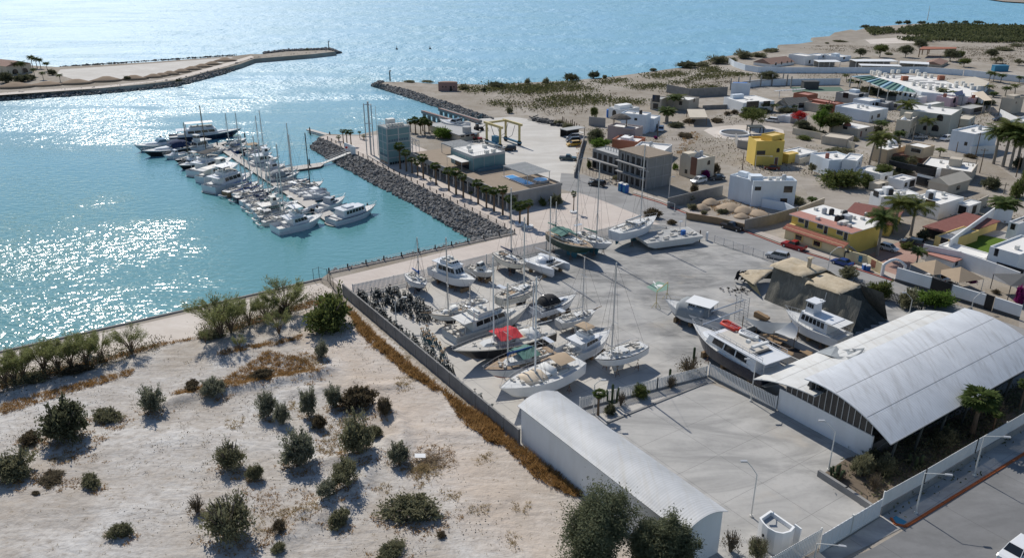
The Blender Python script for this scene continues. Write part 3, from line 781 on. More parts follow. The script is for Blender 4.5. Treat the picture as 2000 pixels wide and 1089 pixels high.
def place_palm(key,px,py,top,label,group,z=0.,wide=1.0,rz=None):
 """py base pixel, top = pixel row of the crown's centre"""
 pr,h=PALMS[key];p=G(px,py,z);s=max(.15,HT(px,py,top,z)-z)/h
 return pr.put((p.x,p.y,z-.02),rnd.uniform(0,6.3)if rz is None else rz,label,(wide*1.25*s**.5,wide*1.25*s**.5,s),group)
def cover(name,polys,n,size,mat,label,h=.3,clump=None,slim=.5,parent_terrain=False):
 m=MB();P=[[G(x,y)for x,y in p]for p in polys]
 A=[abs(sum(a.x*b.y-b.x*a.y for a,b in zip(p,p[1:]+p[:1])))/2 for p in P];S=sum(A)
 for p,a in zip(P,A):
  k=int(n*a/S)+1;xs=[v.x for v in p];ys=[v.y for v in p];c=None;cnt=0
  tries=0
  while cnt<k and tries<k*40:
   tries+=1
   if c is None or cnt%(clump or 1)==0 or rnd.random()<.02:
    q=Vector((rnd.uniform(min(xs),max(xs)),rnd.uniform(min(ys),max(ys)),0))
    if not inside(q,p):continue
    c=q
    cr=rnd.uniform(.5,1.5)
   off=size*3.2*cr if clump else 0
   x,y=c.x+rnd.gauss(0,off),c.y+rnd.gauss(0,off)
   z=terrain(x,y)if parent_terrain else 0
   hz=h*rnd.random()
   d=rdir(-.1);d.z=abs(d.z)*.9+.15
   m.leaf(Vector((x,y,z+hz)),d,size*slim*rnd.uniform(.6,1.4),size*rnd.uniform(.6,1.4));cnt+=1
   if not clump:c=None
 return tag(m.build(name,mat),label,None,None,'stuff')
def tufts(name,polys,n,h,mat,label,blades=14,spread=.35,w=.05,terrain_on=True):
 """bunches of upright dry blades"""
 m=MB();P=[[G(x,y)for x,y in p]for p in polys]
 A=[abs(sum(a.x*b.y-b.x*a.y for a,b in zip(p,p[1:]+p[:1])))/2+.5 for p in P];S=sum(A)
 for p,a in zip(P,A):
  xs=[v.x for v in p];ys=[v.y for v in p];k=0;tr=0
  while k<n*a/S and tr<n*30:
   tr+=1;q=Vector((rnd.uniform(min(xs),max(xs)),rnd.uniform(min(ys),max(ys)),0))
   if not inside(q,p):continue
   k+=1;z=terrain(q.x,q.y)if terrain_on else 0;hh=h*rnd.uniform(.45,1.25);sp=spread*rnd.uniform(.6,1.3)
   for _ in range(blades):
    a_=rnd.uniform(0,6.3);r=rnd.uniform(.02,.3)*sp
    m.leaf(Vector((q.x+r*math.cos(a_),q.y+r*math.sin(a_),z-.02)),Vector((math.cos(a_)*sp*1.4,math.sin(a_)*sp*1.4,hh))+rdir()*.15,w*rnd.uniform(.6,1.5),hh*rnd.uniform(.7,1.2))
 return tag(m.build(name,mat),label,None,None,'stuff')
LOTB=[(135,870,112,105,'dark','large dense dark green bush, biggest on the pale sand at the lot\'s west side'),(212,830,75,35,'low','low olive shrub spreading east from the large dark bush'),(62,872,62,32,'low_brown','low brownish shrub just left of the large dark bush'),(32,945,88,68,'olive','rounded olive shrub at the photo\'s left edge below the large dark bush'),(105,948,70,20,'low_brown','flat brown shrub between the left-edge olive shrub and the small round dome'),(300,812,52,72,'tall','upright dark grey-green shrub with bare sand all around, above the lot\'s middle left'),(420,780,55,50,'grey','grey-green shrub at the left end of the dry brown grass patch'),(378,772,50,25,'low_brown','low brown shrub leaning against the grey-green shrub by the dry grass'),(181,958,60,34,'low','small round dome shrub on bare white sand, left of centre'),(239,1056,56,36,'low','small round dome shrub alone on the sand near the bottom edge'),(456,1072,122,125,'sparse','big open olive bush near the bottom edge beside rust-coloured grass'),(452,925,72,72,'sparse','thin see-through shrub with dark stem on speckled sand'),(499,943,38,44,'olive_b','small olive shrub right beside the thin see-through shrub'),(388,1010,46,48,'twiggy','small twiggy shrub with orange grass between two cracks'),(524,820,44,62,'grey_b','upright grey shrub, left one of a touching pair under the ridge'),(553,833,36,56,'grey','smaller grey shrub, right one of a touching pair under the ridge'),(606,818,40,78,'tall','narrow tall grey-green shrub casting a long dark shadow'),(655,800,42,62,'tall','grey-green upright shrub touching the wide brown dome'),(703,805,82,56,'low_brown','wide dark brown dome shrub beside the upright grey one'),(585,920,74,88,'grey_b','tall grey-green shrub with a sharp shadow in the middle of the lot'),(700,900,88,92,'olive','broad olive grey bush on the slope below the brown dome'),(752,820,38,50,'dead_grey','dead grey shrub on the top of the sandy bank'),(733,858,34,32,'olive_b','small yellow-green shrub at the right foot of the broad olive bush'),(781,912,50,60,'grey','grey-green shrub left of the brush pile with the white board'),(676,966,78,66,'olive','thick olive shrub on the bank with a grey shrub at its left'),(640,988,48,46,'grey','grey shrub tucked against the thick olive shrub on the bank'),(805,1030,140,62,'low','widest low green and brown shrub, alone on sand at the lot\'s lower right'),(664,1036,62,42,'low','low dark green shrub between the bank and the bottom edge'),(766,1098,84,38,'low','half-cut green shrub at the bottom edge'),(628,702,32,42,'grey_b','small lone grey shrub below the big green thicket'),(545,1083,36,28,'olive','little shrub with dry orange grass near the bottom edge'),(548,1048,44,34,'dead_grey','round grey-brown dead shrub right of the big open olive bush'),(625,842,34,36,'low_brown','dark brown low shrub in the shadow of the narrow tall shrub'),(515,752,50,26,'low_brown','dark dome shrub on the ridge above the touching pair'),(862,1052,26,18,'dead_grey','tiny grey twig bush below the widest low shrub'),(72,970,22,10,'low_brown','tiny flat brown shrub on white sand near the left edge'),]
for a in LOTB:place_bush(*a)
LT=[[(a[0]-a[2]*.75,a[1]-a[2]*.12),(a[0]-a[2]*.1,a[1]-a[2]*.34),(a[0]+a[2]*.75,a[1]-a[2]*.14),(a[0]+a[2]*.15,a[1]+a[2]*.22)]for a in LOTB if a[2]>36]
place_bush(648,655,112,90,'green','big rounded green thicket in the corner between the grey wall and the shore track','desert shrubs on the sandy lot','green_thicket','thicket')
PT=[(560,612,74,62,'palo','full palo verde nearest the corner thicket'),(487,632,50,50,'palo_thin','slim bare-stemmed palo verde second from the corner thicket'),(520,626,44,50,'palo','slender palo verde between the full one and the slim one'),(432,660,80,80,'palo','bushy palo verde at the east end of the long sunny gap'),(258,690,58,58,'palo_thin','thin branching palo verde standing alone west of the sunny gap'),(200,702,50,55,'palo_thin','thin palo verde next west of the lone branching one'),(140,718,60,62,'palo','green palo verde in the middle of the western row'),(88,728,52,62,'palo','green palo verde third from the photo\'s left edge'),(48,742,50,62,'palo','green palo verde second from the photo\'s left edge'),(12,752,48,58,'palo','green palo verde leaning at the photo\'s left edge'),(115,724,56,62,'palo','green palo verde between the third from the edge and the middle of the western row'),(170,712,56,58,'palo','green palo verde east of the middle of the western row'),(30,748,52,60,'palo','green palo verde between the two nearest the photo\'s left edge'),(452,650,60,62,'palo','green palo verde overlapping the bushy one at the sunny gap'),(545,652,50,50,'palo_thin','wispy young palo verde in front of the full one'),(470,690,24,34,'palo_thin','wispy sapling on the bank south of the track'),(402,672,18,30,'palo_thin','tiny sapling standing beside the bushy palo verde'),(176,690,34,40,'palo','small palo verde behind the western row')]
for x,y,w,h,k,l in PT:place_tree(k,x,y,w*1.25,h*.82,l,'palo verde trees along the shore track')
for x,y,w,h,l in((415,668,60,30,'dark green skirt shrub under the bushy palo verde'),(555,622,40,26,'brown shrub at the foot of the full palo verde'),(60,752,80,30,'low olive shrub under the western palo verdes'),(150,735,70,28,'low brown shrub under the middle of the western row')):
 place_bush(x,y,w,h,'low_brown' if 'brown' in l else 'low',l,'undergrowth along the shore track')
GR=[[(0,760),(180,715),(330,672),(440,655),(470,640),(440,655),(320,668),(200,700),(0,742)],[(440,640),(600,590),(640,580),(640,592),(560,612),(450,650)],[(0,790),(180,742),(260,722),(262,732),(150,765),(0,812)],[(430,690),(560,662),(590,655),(588,664),(500,685),(420,700)],[(330,770),(440,740),(520,690),(600,705),(625,735),(560,745),(480,760),(380,778)]]
tufts('dry_grass',GR,2600,.55,'dry_grass','rust brown dry grass in bands along the shore track and the ridge',13,.4)
WG=[[(672,590),(706,628),(742,662),(800,712),(862,760),(855,768),(790,728),(735,680),(700,650)],[(862,758),(905,792),(1004,866),(1000,876),(960,866),(905,826),(880,790)],[(1000,862),(1060,905),(1135,968),(1118,972),(1050,935),(990,880)],[(905,790),(950,815),(985,850),(950,860),(910,815)]]
tufts('dry_grass',WG,1700,.8,'dry_grass','tall rust coloured dry grass growing along the foot of the grey wall',16,.45,.06)
tufts('bush_litter',LT,1500,.42,'dry_grass','brown dead stalks and litter round the shrubs of the sandy lot',9,.5,.06)
SG=[[(750,690),(800,695),(795,705),(755,700)],[(770,738),(812,735),(808,760),(775,770)],[(660,775),(720,760),(730,775),(670,790)],[(920,885),(960,885),(965,905),(930,910)],[(915,990),(960,985),(950,1010),(910,1005)],[(1000,985),(1035,985),(1030,1005),(1000,1000)],[(800,920),(850,900),(860,930),(820,955)],[(500,1010),(600,985),(640,1000),(560,1040),(500,1040)],[(640,830),(690,800),(700,850),(660,900),(620,880)],[(560,780),(600,790),(590,810),(560,800)],[(90,890),(140,885),(140,905),(95,905)],[(860,960),(900,955),(905,975),(870,985)],[(990,1040),(1020,1045),(1010,1080),(990,1070)],[(735,945),(765,945),(760,965),(735,962)],[(440,820),(480,815),(470,840),(440,840)],[(560,700),(620,690),(640,720),(600,730)]]
tufts('dry_tufts',SG,900,.4,'dry_pale','scattered straw coloured tufts on the sand',10,.4)
tufts('small_tufts',[[(0,820),(400,690),(640,610),(800,740),(1000,890),(1100,990),(1100,1085),(0,1085)]],900,.22,'dry_pale','tiny straw tufts dotted all over the sandy lot',7,.3,.04)
cover('shore_undergrowth',[[(-60,745),(0,722),(150,700),(300,664),(335,668),(200,714),(0,768)],[(392,640),(440,622),(600,578),(640,566),(636,588),(560,612),(440,655),(396,656)]],5200,.3,'leaf_brown','brown and olive undergrowth along the shore track',.7,30,.5)
cover('shore_undergrowth',[[(-60,755),(0,735),(150,706),(290,674),(300,682),(150,722),(0,765)],[(392,646),(470,628),(600,588),(600,596),(470,650),(400,656)]],5200,.3,'leaf_olive','olive green undergrowth below the palo verde trees',1.3,30,.5)
tufts('dry_grass',[[(470,955),(600,955),(650,1005),(540,1048),(465,1030)],[(655,775),(745,825),(725,885),(625,905),(612,825)],[(700,640),(735,650),(760,690),(715,680)],[(85,875),(200,880),(215,905),(100,912)],[(560,690),(640,690),(650,735),(600,760),(560,745)],[(770,880),(880,860),(890,905),(800,960)]],620,.42,'dry_grass','rust brown grass in loose patches between the shrubs',12,.5,.05)
cover('lot_weeds',[[(0,770),(330,690),(640,600),(760,720),(700,900),(300,950),(0,900)],[(380,900),(760,900),(1000,940),(1050,1089),(380,1089)]],2600,.2,'leaf_brown','low dead brown weeds dotted over the sandy lot',.18,9,.5,True)
def stones(name,polys,n,r,mat,label):
 m=MB()
 for p in polys:
  P=[G(x,y)for x,y in p];xs=[v.x for v in P];ys=[v.y for v in P];k=0
  while k<n:
   q=Vector((rnd.uniform(min(xs),max(xs)),rnd.uniform(min(ys),max(ys)),0))
   if inside(q,P):k+=1;add_rock(m,(q.x,q.y,terrain(q.x,q.y)),r*rnd.uniform(.4,1.3))
 return tag(m.build(name,mat),label,None,None,'stuff')
stones('scattered_stones',[[(395,840),(480,850),(480,960),(380,940)],[(220,990),(380,980),(380,1050),(240,1040)],[(560,900),(640,900),(640,960),(560,960)],[(420,740),(520,780),(480,830),(400,800)],[(840,960),(980,960),(960,1050),(830,1060)]],70,.075,'dark_grey','small dark stones strewn over the sandy lot')
bp=thing('brush_pile','heap of cut branches and straw lying on the sand with a board on it','brush pile',G(842,900))
m=MB()
for _ in range(420):
 a=rnd.uniform(0,6.3);r=abs(rnd.gauss(0,1.5));d=rdir(-.2);d.z*=.35
 m.tube((r*math.cos(a)*1.2,r*math.sin(a)*1.2,rnd.uniform(0,.55)*max(.1,1-r/3)),Vector((r*math.cos(a)*1.2,r*math.sin(a)*1.2,.25))+d*rnd.uniform(.5,1.5),.025,.008,4,0,False)
m.build('branches','dry_stick',bp)
m=MB()
for _ in range(900):
 a=rnd.uniform(0,6.3);r=abs(rnd.gauss(0,1.3));m.leaf(Vector((-.9+r*math.cos(a),-1.8+r*math.sin(a)*.7,rnd.uniform(.02,.35))),rdir(-.2),.05,.5)
m.build('straw','dry_pale',bp)
p=G(821,897);m=MB();m.cbox((0,0,.55),(1.35,.9,.03),.15,pitch=.12)
m.tube((-.5,-.3,0),(-.5,-.3,.52),.03);m.tube((.5,.3,0),(.5,.3,.45),.03)
tag(m.build('board','white_paint',loc=(p.x,p.y,terrain(p.x,p.y)+.05)),'white sheet of board lying on the brush pile','board')
def big_tree(px,py,wpx,hpx,label):
 p=G(px,py);dep=p.y*CT+H*ST;w=wpx*dep/F;h=HT(px,py,py-hpx)
 o=thing('grey_leafed_tree',label,'tree',(p.x,p.y,0),0,'large trees beside the long shed');m=MB()
 cl=[]
 for k in range(9):
  a=2*PI*k/9+rnd.uniform(-.4,.4);r=w*.3*rnd.uniform(.5,1.05);c=(r*math.cos(a),r*math.sin(a),h*rnd.uniform(.32,.62))
  cl.append(c);leafcloud(m,c,(w*.24,w*.24,h*.3),4600,.26,22,.4,.3,-.7,.45)
 cl.append((0,0,h*.72));leafcloud(m,(0,0,h*.7),(w*.26,w*.26,h*.3),5200,.26,24,.4,.3,-.6,.45)
 m.build('crown','leaf_tree',o);m=MB()
 m.pipe([(0,0,-.1),(.1,0,h*.25)],.28,8,r1=.22)
 for c in cl:m.pipe([(.05,0,h*.18),(c[0]*.5,c[1]*.5,h*.32),c],.13,6,r1=.03)
 m.build('trunk','trunk_brown',o)
big_tree(1160,1128,165,175,'larger grey-green tree, left of the pair against the long shed\'s wall')
big_tree(1286,1128,128,130,'smaller grey-green tree, right of the pair at the long shed\'s end')
def car(kind,paint,label,front,rear,cat='car',group='cars in the streets'):
 """front and rear ground pixels give place and heading; real-size body"""
 a,b=G(*front),G(*rear);d=a-b;c=(a+b)/2
 S={'sedan':(4.5,1.78,1.42),'hatch':(4.0,1.74,1.48),'suv':(4.7,1.88,1.72),'pickup':(5.3,1.9,1.75),'van':(4.8,1.9,1.9)}[kind]
 L,Wd,Ht=S
 o=thing('parked_pickup' if kind=='pickup' else 'parked_car',label,cat,(c.x,c.y,.02),math.atan2(d.y,d.x),group)
 x0,x1=-L/2,L/2;belt=Ht*.58;hw=Wd/2
 if kind=='pickup':prof=[(x0,.42),(x0,belt),(x0+.05,belt+.04),(.95*L/5.3,belt+.04),(x1-.25,belt-.06),(x1,belt-.22),(x1+.02,.4),(x1-.3,.28),(x0+.3,.28)]
 elif kind=='sedan':prof=[(x0,.4),(x0+.02,belt),(x0+.15,belt+.08),(x0+.9,belt+.06),(.9,belt+.02),(x1-.3,belt-.12),(x1,belt-.3),(x1,.36),(x1-.3,.24),(x0+.3,.26)]
 else:prof=[(x0,.4),(x0+.03,belt+.06),(.95,belt+.02),(x1-.3,belt-.12),(x1,belt-.3),(x1,.36),(x1-.3,.25),(x0+.3,.26)]
 m=MB();rings=[]
 for y,s in((-hw,.94),(-hw+.08,1),(hw-.08,1),(hw,.94)):
  cx,cz=0,.6;rings.append([(cx+(x-cx)*(1-(1-s)*.25),y,cz+(z-cz)*s)for x,z in prof])
 m.loft(rings);m.build('body',paint,o)
 g0,g1,r0,r1={'sedan':(-1.55,1.1,-.95,.35),'hatch':(x0+.1,1.15,x0+.55,.35),'suv':(x0+.08,1.2,x0+.4,.45),'pickup':(-.75,1.15,-.6,.45),'van':(x0+.06,1.5,x0+.2,.9)}[kind]
 z0,z1=belt+.02,Ht-.06;w0,w1=hw-.07,hw-.22
 m=MB();m.loft([[(g0,-w0,z0),(g1,-w0,z0),(g1,w0,z0),(g0,w0,z0)],[(r0,-w1,z1),(r1,-w1,z1),(r1,w1,z1),(r0,w1,z1)]]);m.build('window','glass_dark',o)
 m=MB();m.loft([[(r0-.05,-w1-.02,z1),(r1+.05,-w1-.02,z1),(r1+.05,w1+.02,z1),(r0-.05,w1+.02,z1)],[(r0+.1,-w1+.08,Ht),(r1-.1,-w1+.08,Ht),(r1-.1,w1-.08,Ht),(r0+.1,w1-.08,Ht)]])
 mid=(r0+r1)/2-.05;q=(g0+g1)/2-.05
 for s in(-1,1):
  for(xa,xb)in((g0,r0),(q,mid),(g1,r1)):m.tube((xa,s*(w0+.005),z0-.02),(xb,s*(w1+.005),z1+.02),.035,n=4)
 m.build('roof',paint,o)
 if kind=='pickup':
  m=MB();m.box(x0+.12,-hw+.14,belt+.03,-.85,hw-.14,belt+.046);m.build('cargo_bed','black',o)
 for sx in(x0+.85,x1-.85):
  for sy in(-1,1):
   m=MB();m.tube((sx,sy*(hw-.2),.33),(sx,sy*(hw+.015),.33),.33,n=14);w_=m.build('wheel','rubber',o)
   m=MB();m.tube((sx,sy*(hw+.016),.33),(sx,sy*(hw+.03),.33),.2,n=10);m.build('rim','alu',w_)
 for sy in(-1,1):
  m=MB();m.cbox((x1-.02,sy*(hw-.3),belt-.3),(.1,.36,.16));m.build('headlight','lamp_clear',o)
  m=MB();m.cbox((x0+.02,sy*(hw-.2),belt-.12),(.08,.2,.3));m.build('tail_light','lamp_red',o)
 return o
GS='cars parked along the main street';GV='cars parked in the village';GA='vehicles parked on the boat lift apron'
car('pickup','car_red','bright red pickup parked in front of the yellow hotel',(1528,478),(1572,491),'pickup',GS)
car('sedan','car_blue','blue sedan parked beside the hotel\'s wall sign',(1625,511),(1664,523),'car',GS)
car('suv','car_silver','grey silver car driving on the street behind the tarp-covered ship',(1502,501),(1534,508),'car',GS)
car('pickup','car_black','black pickup parked by the long grey block wall',(1446,452),(1412,443),'pickup',GS)
car('suv','car_black','black car driving past the blue portable toilets',(1152,361),(1180,365),'car',GS)
car('hatch','car_white','white hatchback parked inside the hotel\'s courtyard',(1752,493),(1718,484),'car',GV)
car('suv','car_dark','dark car under the palms deep in the hotel courtyard',(1765,476),(1795,482),'car',GV)
car('suv','car_white','white car parked outside the beige villa with the brown panel',(1351,359),(1377,354),'car',GV)
car('sedan','car_dark','dark sedan in the shadow right of the white car by the beige villa',(1388,352),(1412,350),'car',GV)
car('suv','car_white','white van in the lane below the white tall block',(1290,260),(1292,252),'van',GV)
car('suv','car_white','white car in front of the garage with grey doors',(1497,237),(1514,239),'car',GV)
car('sedan','car_wine','wine red car half hidden in front of the yellow tower house',(1495,330),(1520,332),'car',GV)
car('sedan','car_silver','white car beside the tall olive villa with arches',(1788,270),(1805,270),'car',GV)
car('suv','car_white','white car across the lane from the olive villa',(1838,276),(1856,272),'car',GV)
car('pickup','car_white','white pickup by the garden of the light house at the right',(1845,236),(1820,231),'pickup',GV)
car('sedan','car_dark','dark car parked before the white wall of the tan block',(1942,236),(1958,236),'car',GV)
car('suv','car_yellow','yellow ochre pickup truck, nearest in the row by the apron fence',(1107,286),(1133,284),'car',GA)
car('suv','car_dark','dark brown car parked second in the row by the apron fence',(1107,278),(1131,277),'car',GA)
car('suv','car_silver','pale silver car, farthest of the row by the apron fence',(1107,271),(1131,270),'car',GA)
car('pickup','car_teal','dark teal pickup with white cab roof standing alone on the apron',(1123,313),(1096,312),'pickup',GA)
car('suv','car_black','black car in the shadow of the yellow boat lift',(983,294),(1005,294),'car',GA)
car('suv','car_white','white car with dark glass roof at the photo\'s lower right corner',(1962,1102),(2003,1070),'car',GS)
car('sedan','car_white','old white car under the tan umbrella canopies',(1815,540),(1845,552),'car',GV)
def beam(t,B,tr):
 return B/2*((1-((t-.42)/.58)**2.1)if t>.42 else tr+(1-tr)*(1-((.42-t)/.42)**2))
def sheer(t,fb,rise):return fb*(1+rise*max(0,(t-.35)/.65)**2+.06*((.35-t)/.35 if t<.35 else 0))
def hull(o,L,B,fb,dr,mats,rise=.35,tr=.75,rake=.12,N=16,vee=.6,deck='deck_white',well=None,stripe=.12,name='hull'):
 """mats topside, bottom, stripe; returns sheer/beam functions in local x"""
 rings=[]
 for i in range(N+1):
  t=i/N;b=max(.012,beam(t,B,tr));zs=sheer(t,fb,rise);kk=min(1,(1-t)*3.2)**.6
  kd=-dr*kk if t>.3 else-dr*(.55+.45*t/.3)
  x=lambda z:-L/2+L*t-(rake*L*(max(0,t-.55)/.45)**1.5)*(1-(z-kd)/(zs-kd+.01))
  zb=zs*(1-stripe)
  pr=[(b,zs),(b*.985,zb),(b*(.9-.25*max(0,t-.6)/.4),.0+.25*fb*max(0,(t-.8)/.2)),(b*vee,kd*.62),(0.0,kd)]
  rings.append([(x(z),y,z)for y,z in pr]+[(x(z),-y,z)for y,z in pr[-2::-1]])
 m=MB();m.loft(rings,closed=False,cap=False,mi=lambda k:(2,0,1,1,1,1,0,2)[k])
 m.face(rings[0][::-1],0);h=m.build(name,[mats[0],mats[1],mats[2]],o)
 m=MB();prev=None
 for i in range(N+1):
  t=i/N;b=max(.008,beam(t,B,tr)-.07);zs=sheer(t,fb,rise)-.07
  if well and t<well[0]:zs=well[1]
  x=-L/2+L*t-(.06 if i==N else 0)
  if prev and well and prev[3]<well[0]<=t:
   px_=prev[0];prev=(px_+.01,prev[1],zs,t);m.face([(px_+.005,prev[1],well[1]),(px_+.005,-prev[1],well[1]),(px_+.01,-prev[1],zs),(px_+.01,prev[1],zs)])
  if prev:
   for s in(1,-1):
    q=[(prev[0],0,prev[2]+.05*B*.3),(prev[0],s*prev[1],prev[2]),(x,s*b,zs),(x,0,zs+.05*B*.3)]
    m.face(q if s<0 else q[::-1])
  prev=(x,b,zs,t)
 m.build('deck',deck,o)
 return rings
def house(m,x0,x1,w0,w1,z0,z1,rf=.5,rb=.1,inset=.12,mi=0,cols=None):
 """deckhouse: x0 aft, x1 fore; w0/w1 aft and fore widths; rf/rb front and back rake"""
 m.loft([[(x0,-w0/2,z0),(x1,-w1/2,z0),(x1,w1/2,z0),(x0,w0/2,z0)],[(x0+rb,-w0/2+inset,z1),(x1-rf,-w1/2+inset,z1),(x1-rf,w1/2-inset,z1),(x0+rb,w0/2-inset,z1)]],mi=mi)
def band(m,x0,x1,w0,w1,z0,z1,rf,rb,inset,a,b,front=True,side=(0.08,.92),n=4,pr=.015):
 """dark windows proud of the house sides between height fractions a..b"""
 def P(u,v,s):
  xa=x0+rb*v;xb=x1-rf*v;wa=w0/2-inset*v;wb=w1/2-inset*v
  return(xa+(xb-xa)*u,s*(wa+(wb-wa)*u+pr),z0+(z1-z0)*v)
 for s in(-1,1):
  for k in range(n):
   u0=side[0]+(side[1]-side[0])*k/n+.012;u1=side[0]+(side[1]-side[0])*(k+1)/n-.012
   q=[P(u0,a,s),P(u1,a,s),P(u1,b,s),P(u0,b,s)];m.face(q if s<0 else q[::-1])
 if front:
  for k in range(3):
   f0,f1=-1+2*k/3+.05,-1+2*(k+1)/3-.05
   q=[]
   for v,f in((a,f0),(a,f1),(b,f1),(b,f0)):q.append((x1-rf*v+pr,f*(w1/2-inset*v)*.93,z0+(z1-z0)*v))
   m.face(q)
def rail(m,L,B,fb,rise,tr,t0,t1,h,n=8,r=.022,inset=.08):
 P=[[],[]]
 for k in range(n+1):
  t=t0+(t1-t0)*k/n;b=max(.05,beam(t,B,tr)-inset);z=sheer(t,fb,rise);x=-L/2+L*t
  for q,s in zip(P,(1,-1)):q.append(Vector((x,s*b,z+h)));m.tube((x,s*b,z-.05),(x,s*b,z+h),r*.8,n=4)
 for q in P:m.pipe(q,r,4)
 if t1>.97:m.pipe([P[0][-1],P[0][-1]+Vector((.25,-.02,0)),P[1][-1]+Vector((.25,.02,0)),P[1][-1]],r,4)
def boat_root(name,label,cat,stern,bow,z,group):
 a,b=G(*stern,z),G(*bow,z);d=b-a
 o=thing(name,label,cat,((a.x+b.x)/2,(a.y+b.y)/2,0),math.atan2(d.y,d.x),group)
 return o,d.length
LOG=[]
def sailboat(label,stern,bow,mast=12,yard=True,group=None,hullm='gelcoat',bottom='antifoul_dark',stripem='navy_canvas',deck='deck_white',cover='blue_canvas',boom=True,dodger=None,bimini=None,mast_t=.56,mastm='alu',mast2=None,awn=None,fb=None,B=None,keel=1.3,house_m=None,rail_on=True,gear=(),dz=None,bowsprit=0,tarp=None,name='sailing_boat'):
 z=(keel+1.7 if yard else WZ+1.0)if dz is None else dz
 o,L=boat_root(name,label,'sailing boat',stern,bow,z,group)
 B=(B or L*.3+.45)*1.1;fb=fb or.1*L+.22;dr=.42;rise=.3;tr=.62
 wl=(keel+dr+.12)if yard else WZ
 o.location.z=wl
 LOG.append((label[:30],round(L,1)))
 hull(o,L,B,fb,dr,(hullm,bottom,stripem),rise,tr,.16,16,.62,deck)
 hm=house_m or 'deck_white';zd=fb-.05
 x0,x1=-.12*L,.24*L;hh=.42+.008*L
 m=MB();house(m,x0,x1,B*.6,B*.3,zd,zd+hh,.9,.05,.12);m.build('coachroof',hm,o)
 m=MB();band(m,x0,x1,B*.6,B*.3,zd,zd+hh,.9,.05,.12,.35,.78,False,(.12,.8),4);m.build('cabin_window','glass_dark',o)
 m=MB();m.box(-.4*L,-B*.2,zd+.055,-.14*L,B*.2,zd+.075);m.build('cockpit','teak' if deck!='deck_white' else 'deck_worn',o)
 m=MB()
 for s in(-1,1):m.box(-.41*L,s*B*.21,zd,-.13*L,s*B*.27,zd+.3)
 m.box(.02*L-.25,-.25,zd+hh+.0,.02*L+.25,.25,zd+hh+.06);m.box(.29*L-.25,-.25,zd+.1,.29*L+.25,.25,zd+.17)
 m.tube((-.3*L,0,zd),(-.3*L,0,zd+.75),.06);m.tube((-.3*L,-.35,zd+.8),(-.3*L,.35,zd+.8),.03)
 m.build('hatch','offwhite',o)
 mx=-L/2+L*mast_t;zt=zd+mast
 r=(.075 if yard else.1)+.004*mast
 def rig(mx,zt,mm,fwd,aft,bl):
  m=MB();m.tube((mx,0,zd-.1),(mx,0,zt),r,r*.8,8)
  sp=[]
  for f in((.38,.68)if mast>9 else(.5,)):
   zz=zd+(zt-zd)*f;m.tube((mx,-B*.28,zz),(mx,B*.28,zz),.03,n=5);sp.append(zz)
  mo=m.build('mast',mm,o)
  m=MB();w=.016
  m.tube((mx,0,zt),(fwd,0,sheer(1,fb,rise)+.05),w,n=4);m.tube((mx,0,zt),(aft,0,fb+.1),w,n=4)
  for s in(-1,1):
   y=s*beam(mast_t,B,tr)*.95
   m.tube((mx-.1,y,fb),(mx,s*B*.28,sp[0]),w,n=4);m.tube((mx,s*B*.28,sp[0]),(mx,0,zt-.1),w,n=4);m.tube((mx+.3,y,fb),(mx,0,sp[0]),w,n=4);m.tube((mx-.5,y,fb),(mx,0,sp[0]),w,n=4)
  m.build('rigging','dark_grey',o)
  if bl:
   zb=zd+hh+.95;m=MB();m.tube((mx-.1,0,zb),(mx-bl,0,zb+.12),.06,n=6);bo=m.build('boom',mm,o)
   if cover:
    m=MB();pts=[(mx-.02,0,zb+.5),(mx-.18,0,zb+.28),(mx-bl*.45,0,zb+.24),(mx-bl*.98,0,zb+.22)];m.pipe(pts,.2,8,r1=.11)
    m.tube((mx,0,zb-.1),(mx,0,zb+1.0),.16,.1,7);m.build('sail_cover',cover,bo,smooth=True)
 rig(mx,zt,mastm,L/2-.05+bowsprit,-L/2+.1,L*.36 if boom else 0)
 if mast2:rig(-L/2+L*mast2[0],zd+mast2[1],mastm,mx,-L/2,L*.2 if boom else 0)
 if bowsprit:m=MB();m.tube((L/2-.8,0,sheer(1,fb,rise)-.05),(L/2+bowsprit,0,sheer(1,fb,rise)+.18),.09,.05);m.build('bowsprit','timber',o)
 if rail_on:
  m=MB();rail(m,L,B,fb,rise,tr,.02,1,.55,10,.018);m.build('railing','alu',o)
 if dodger:
  m=MB();xx=x0+.1
  rings=[]
  for k in range(5):
   a=k/4*1.35;w=B*.3*(1-.12*k/4);zz=zd+hh+.5*math.sin(a)*.9;xk=xx+.9-1.15*(1-math.cos(a))*1.2
   rings.append([(xk,-w,zd+hh*.6),(xk,-w*.95,zz),(xk,0,zz+.06),(xk,w*.95,zz),(xk,w,zd+hh*.6)])
  m.loft(rings,closed=False,cap=False);m.build('dodger',dodger,o,smooth=True)
 if bimini:
  m=MB();zz=zd+hh+1.05
  m.loft([[(x,-B*.3,zz-.25+q),(x,-B*.15,zz-.05-q),(x,B*.15,zz-.08+q),(x,B*.3,zz-.25)]for x,q in((-.36*L,-.1),(-.31*L,.07),(-.26*L,-.04),(-.2*L,.08),(-.16*L,-.08))],closed=False,cap=False)
  m.build('bimini',bimini,o,smooth=True);m=MB()
  for x in(-.35*L,-.17*L):
   for s in(-1,1):m.tube((x,s*B*.29,zd+.1),(x,s*B*.29,zz-.2),.02,n=4)
  m.build('bimini_frame','alu',o)
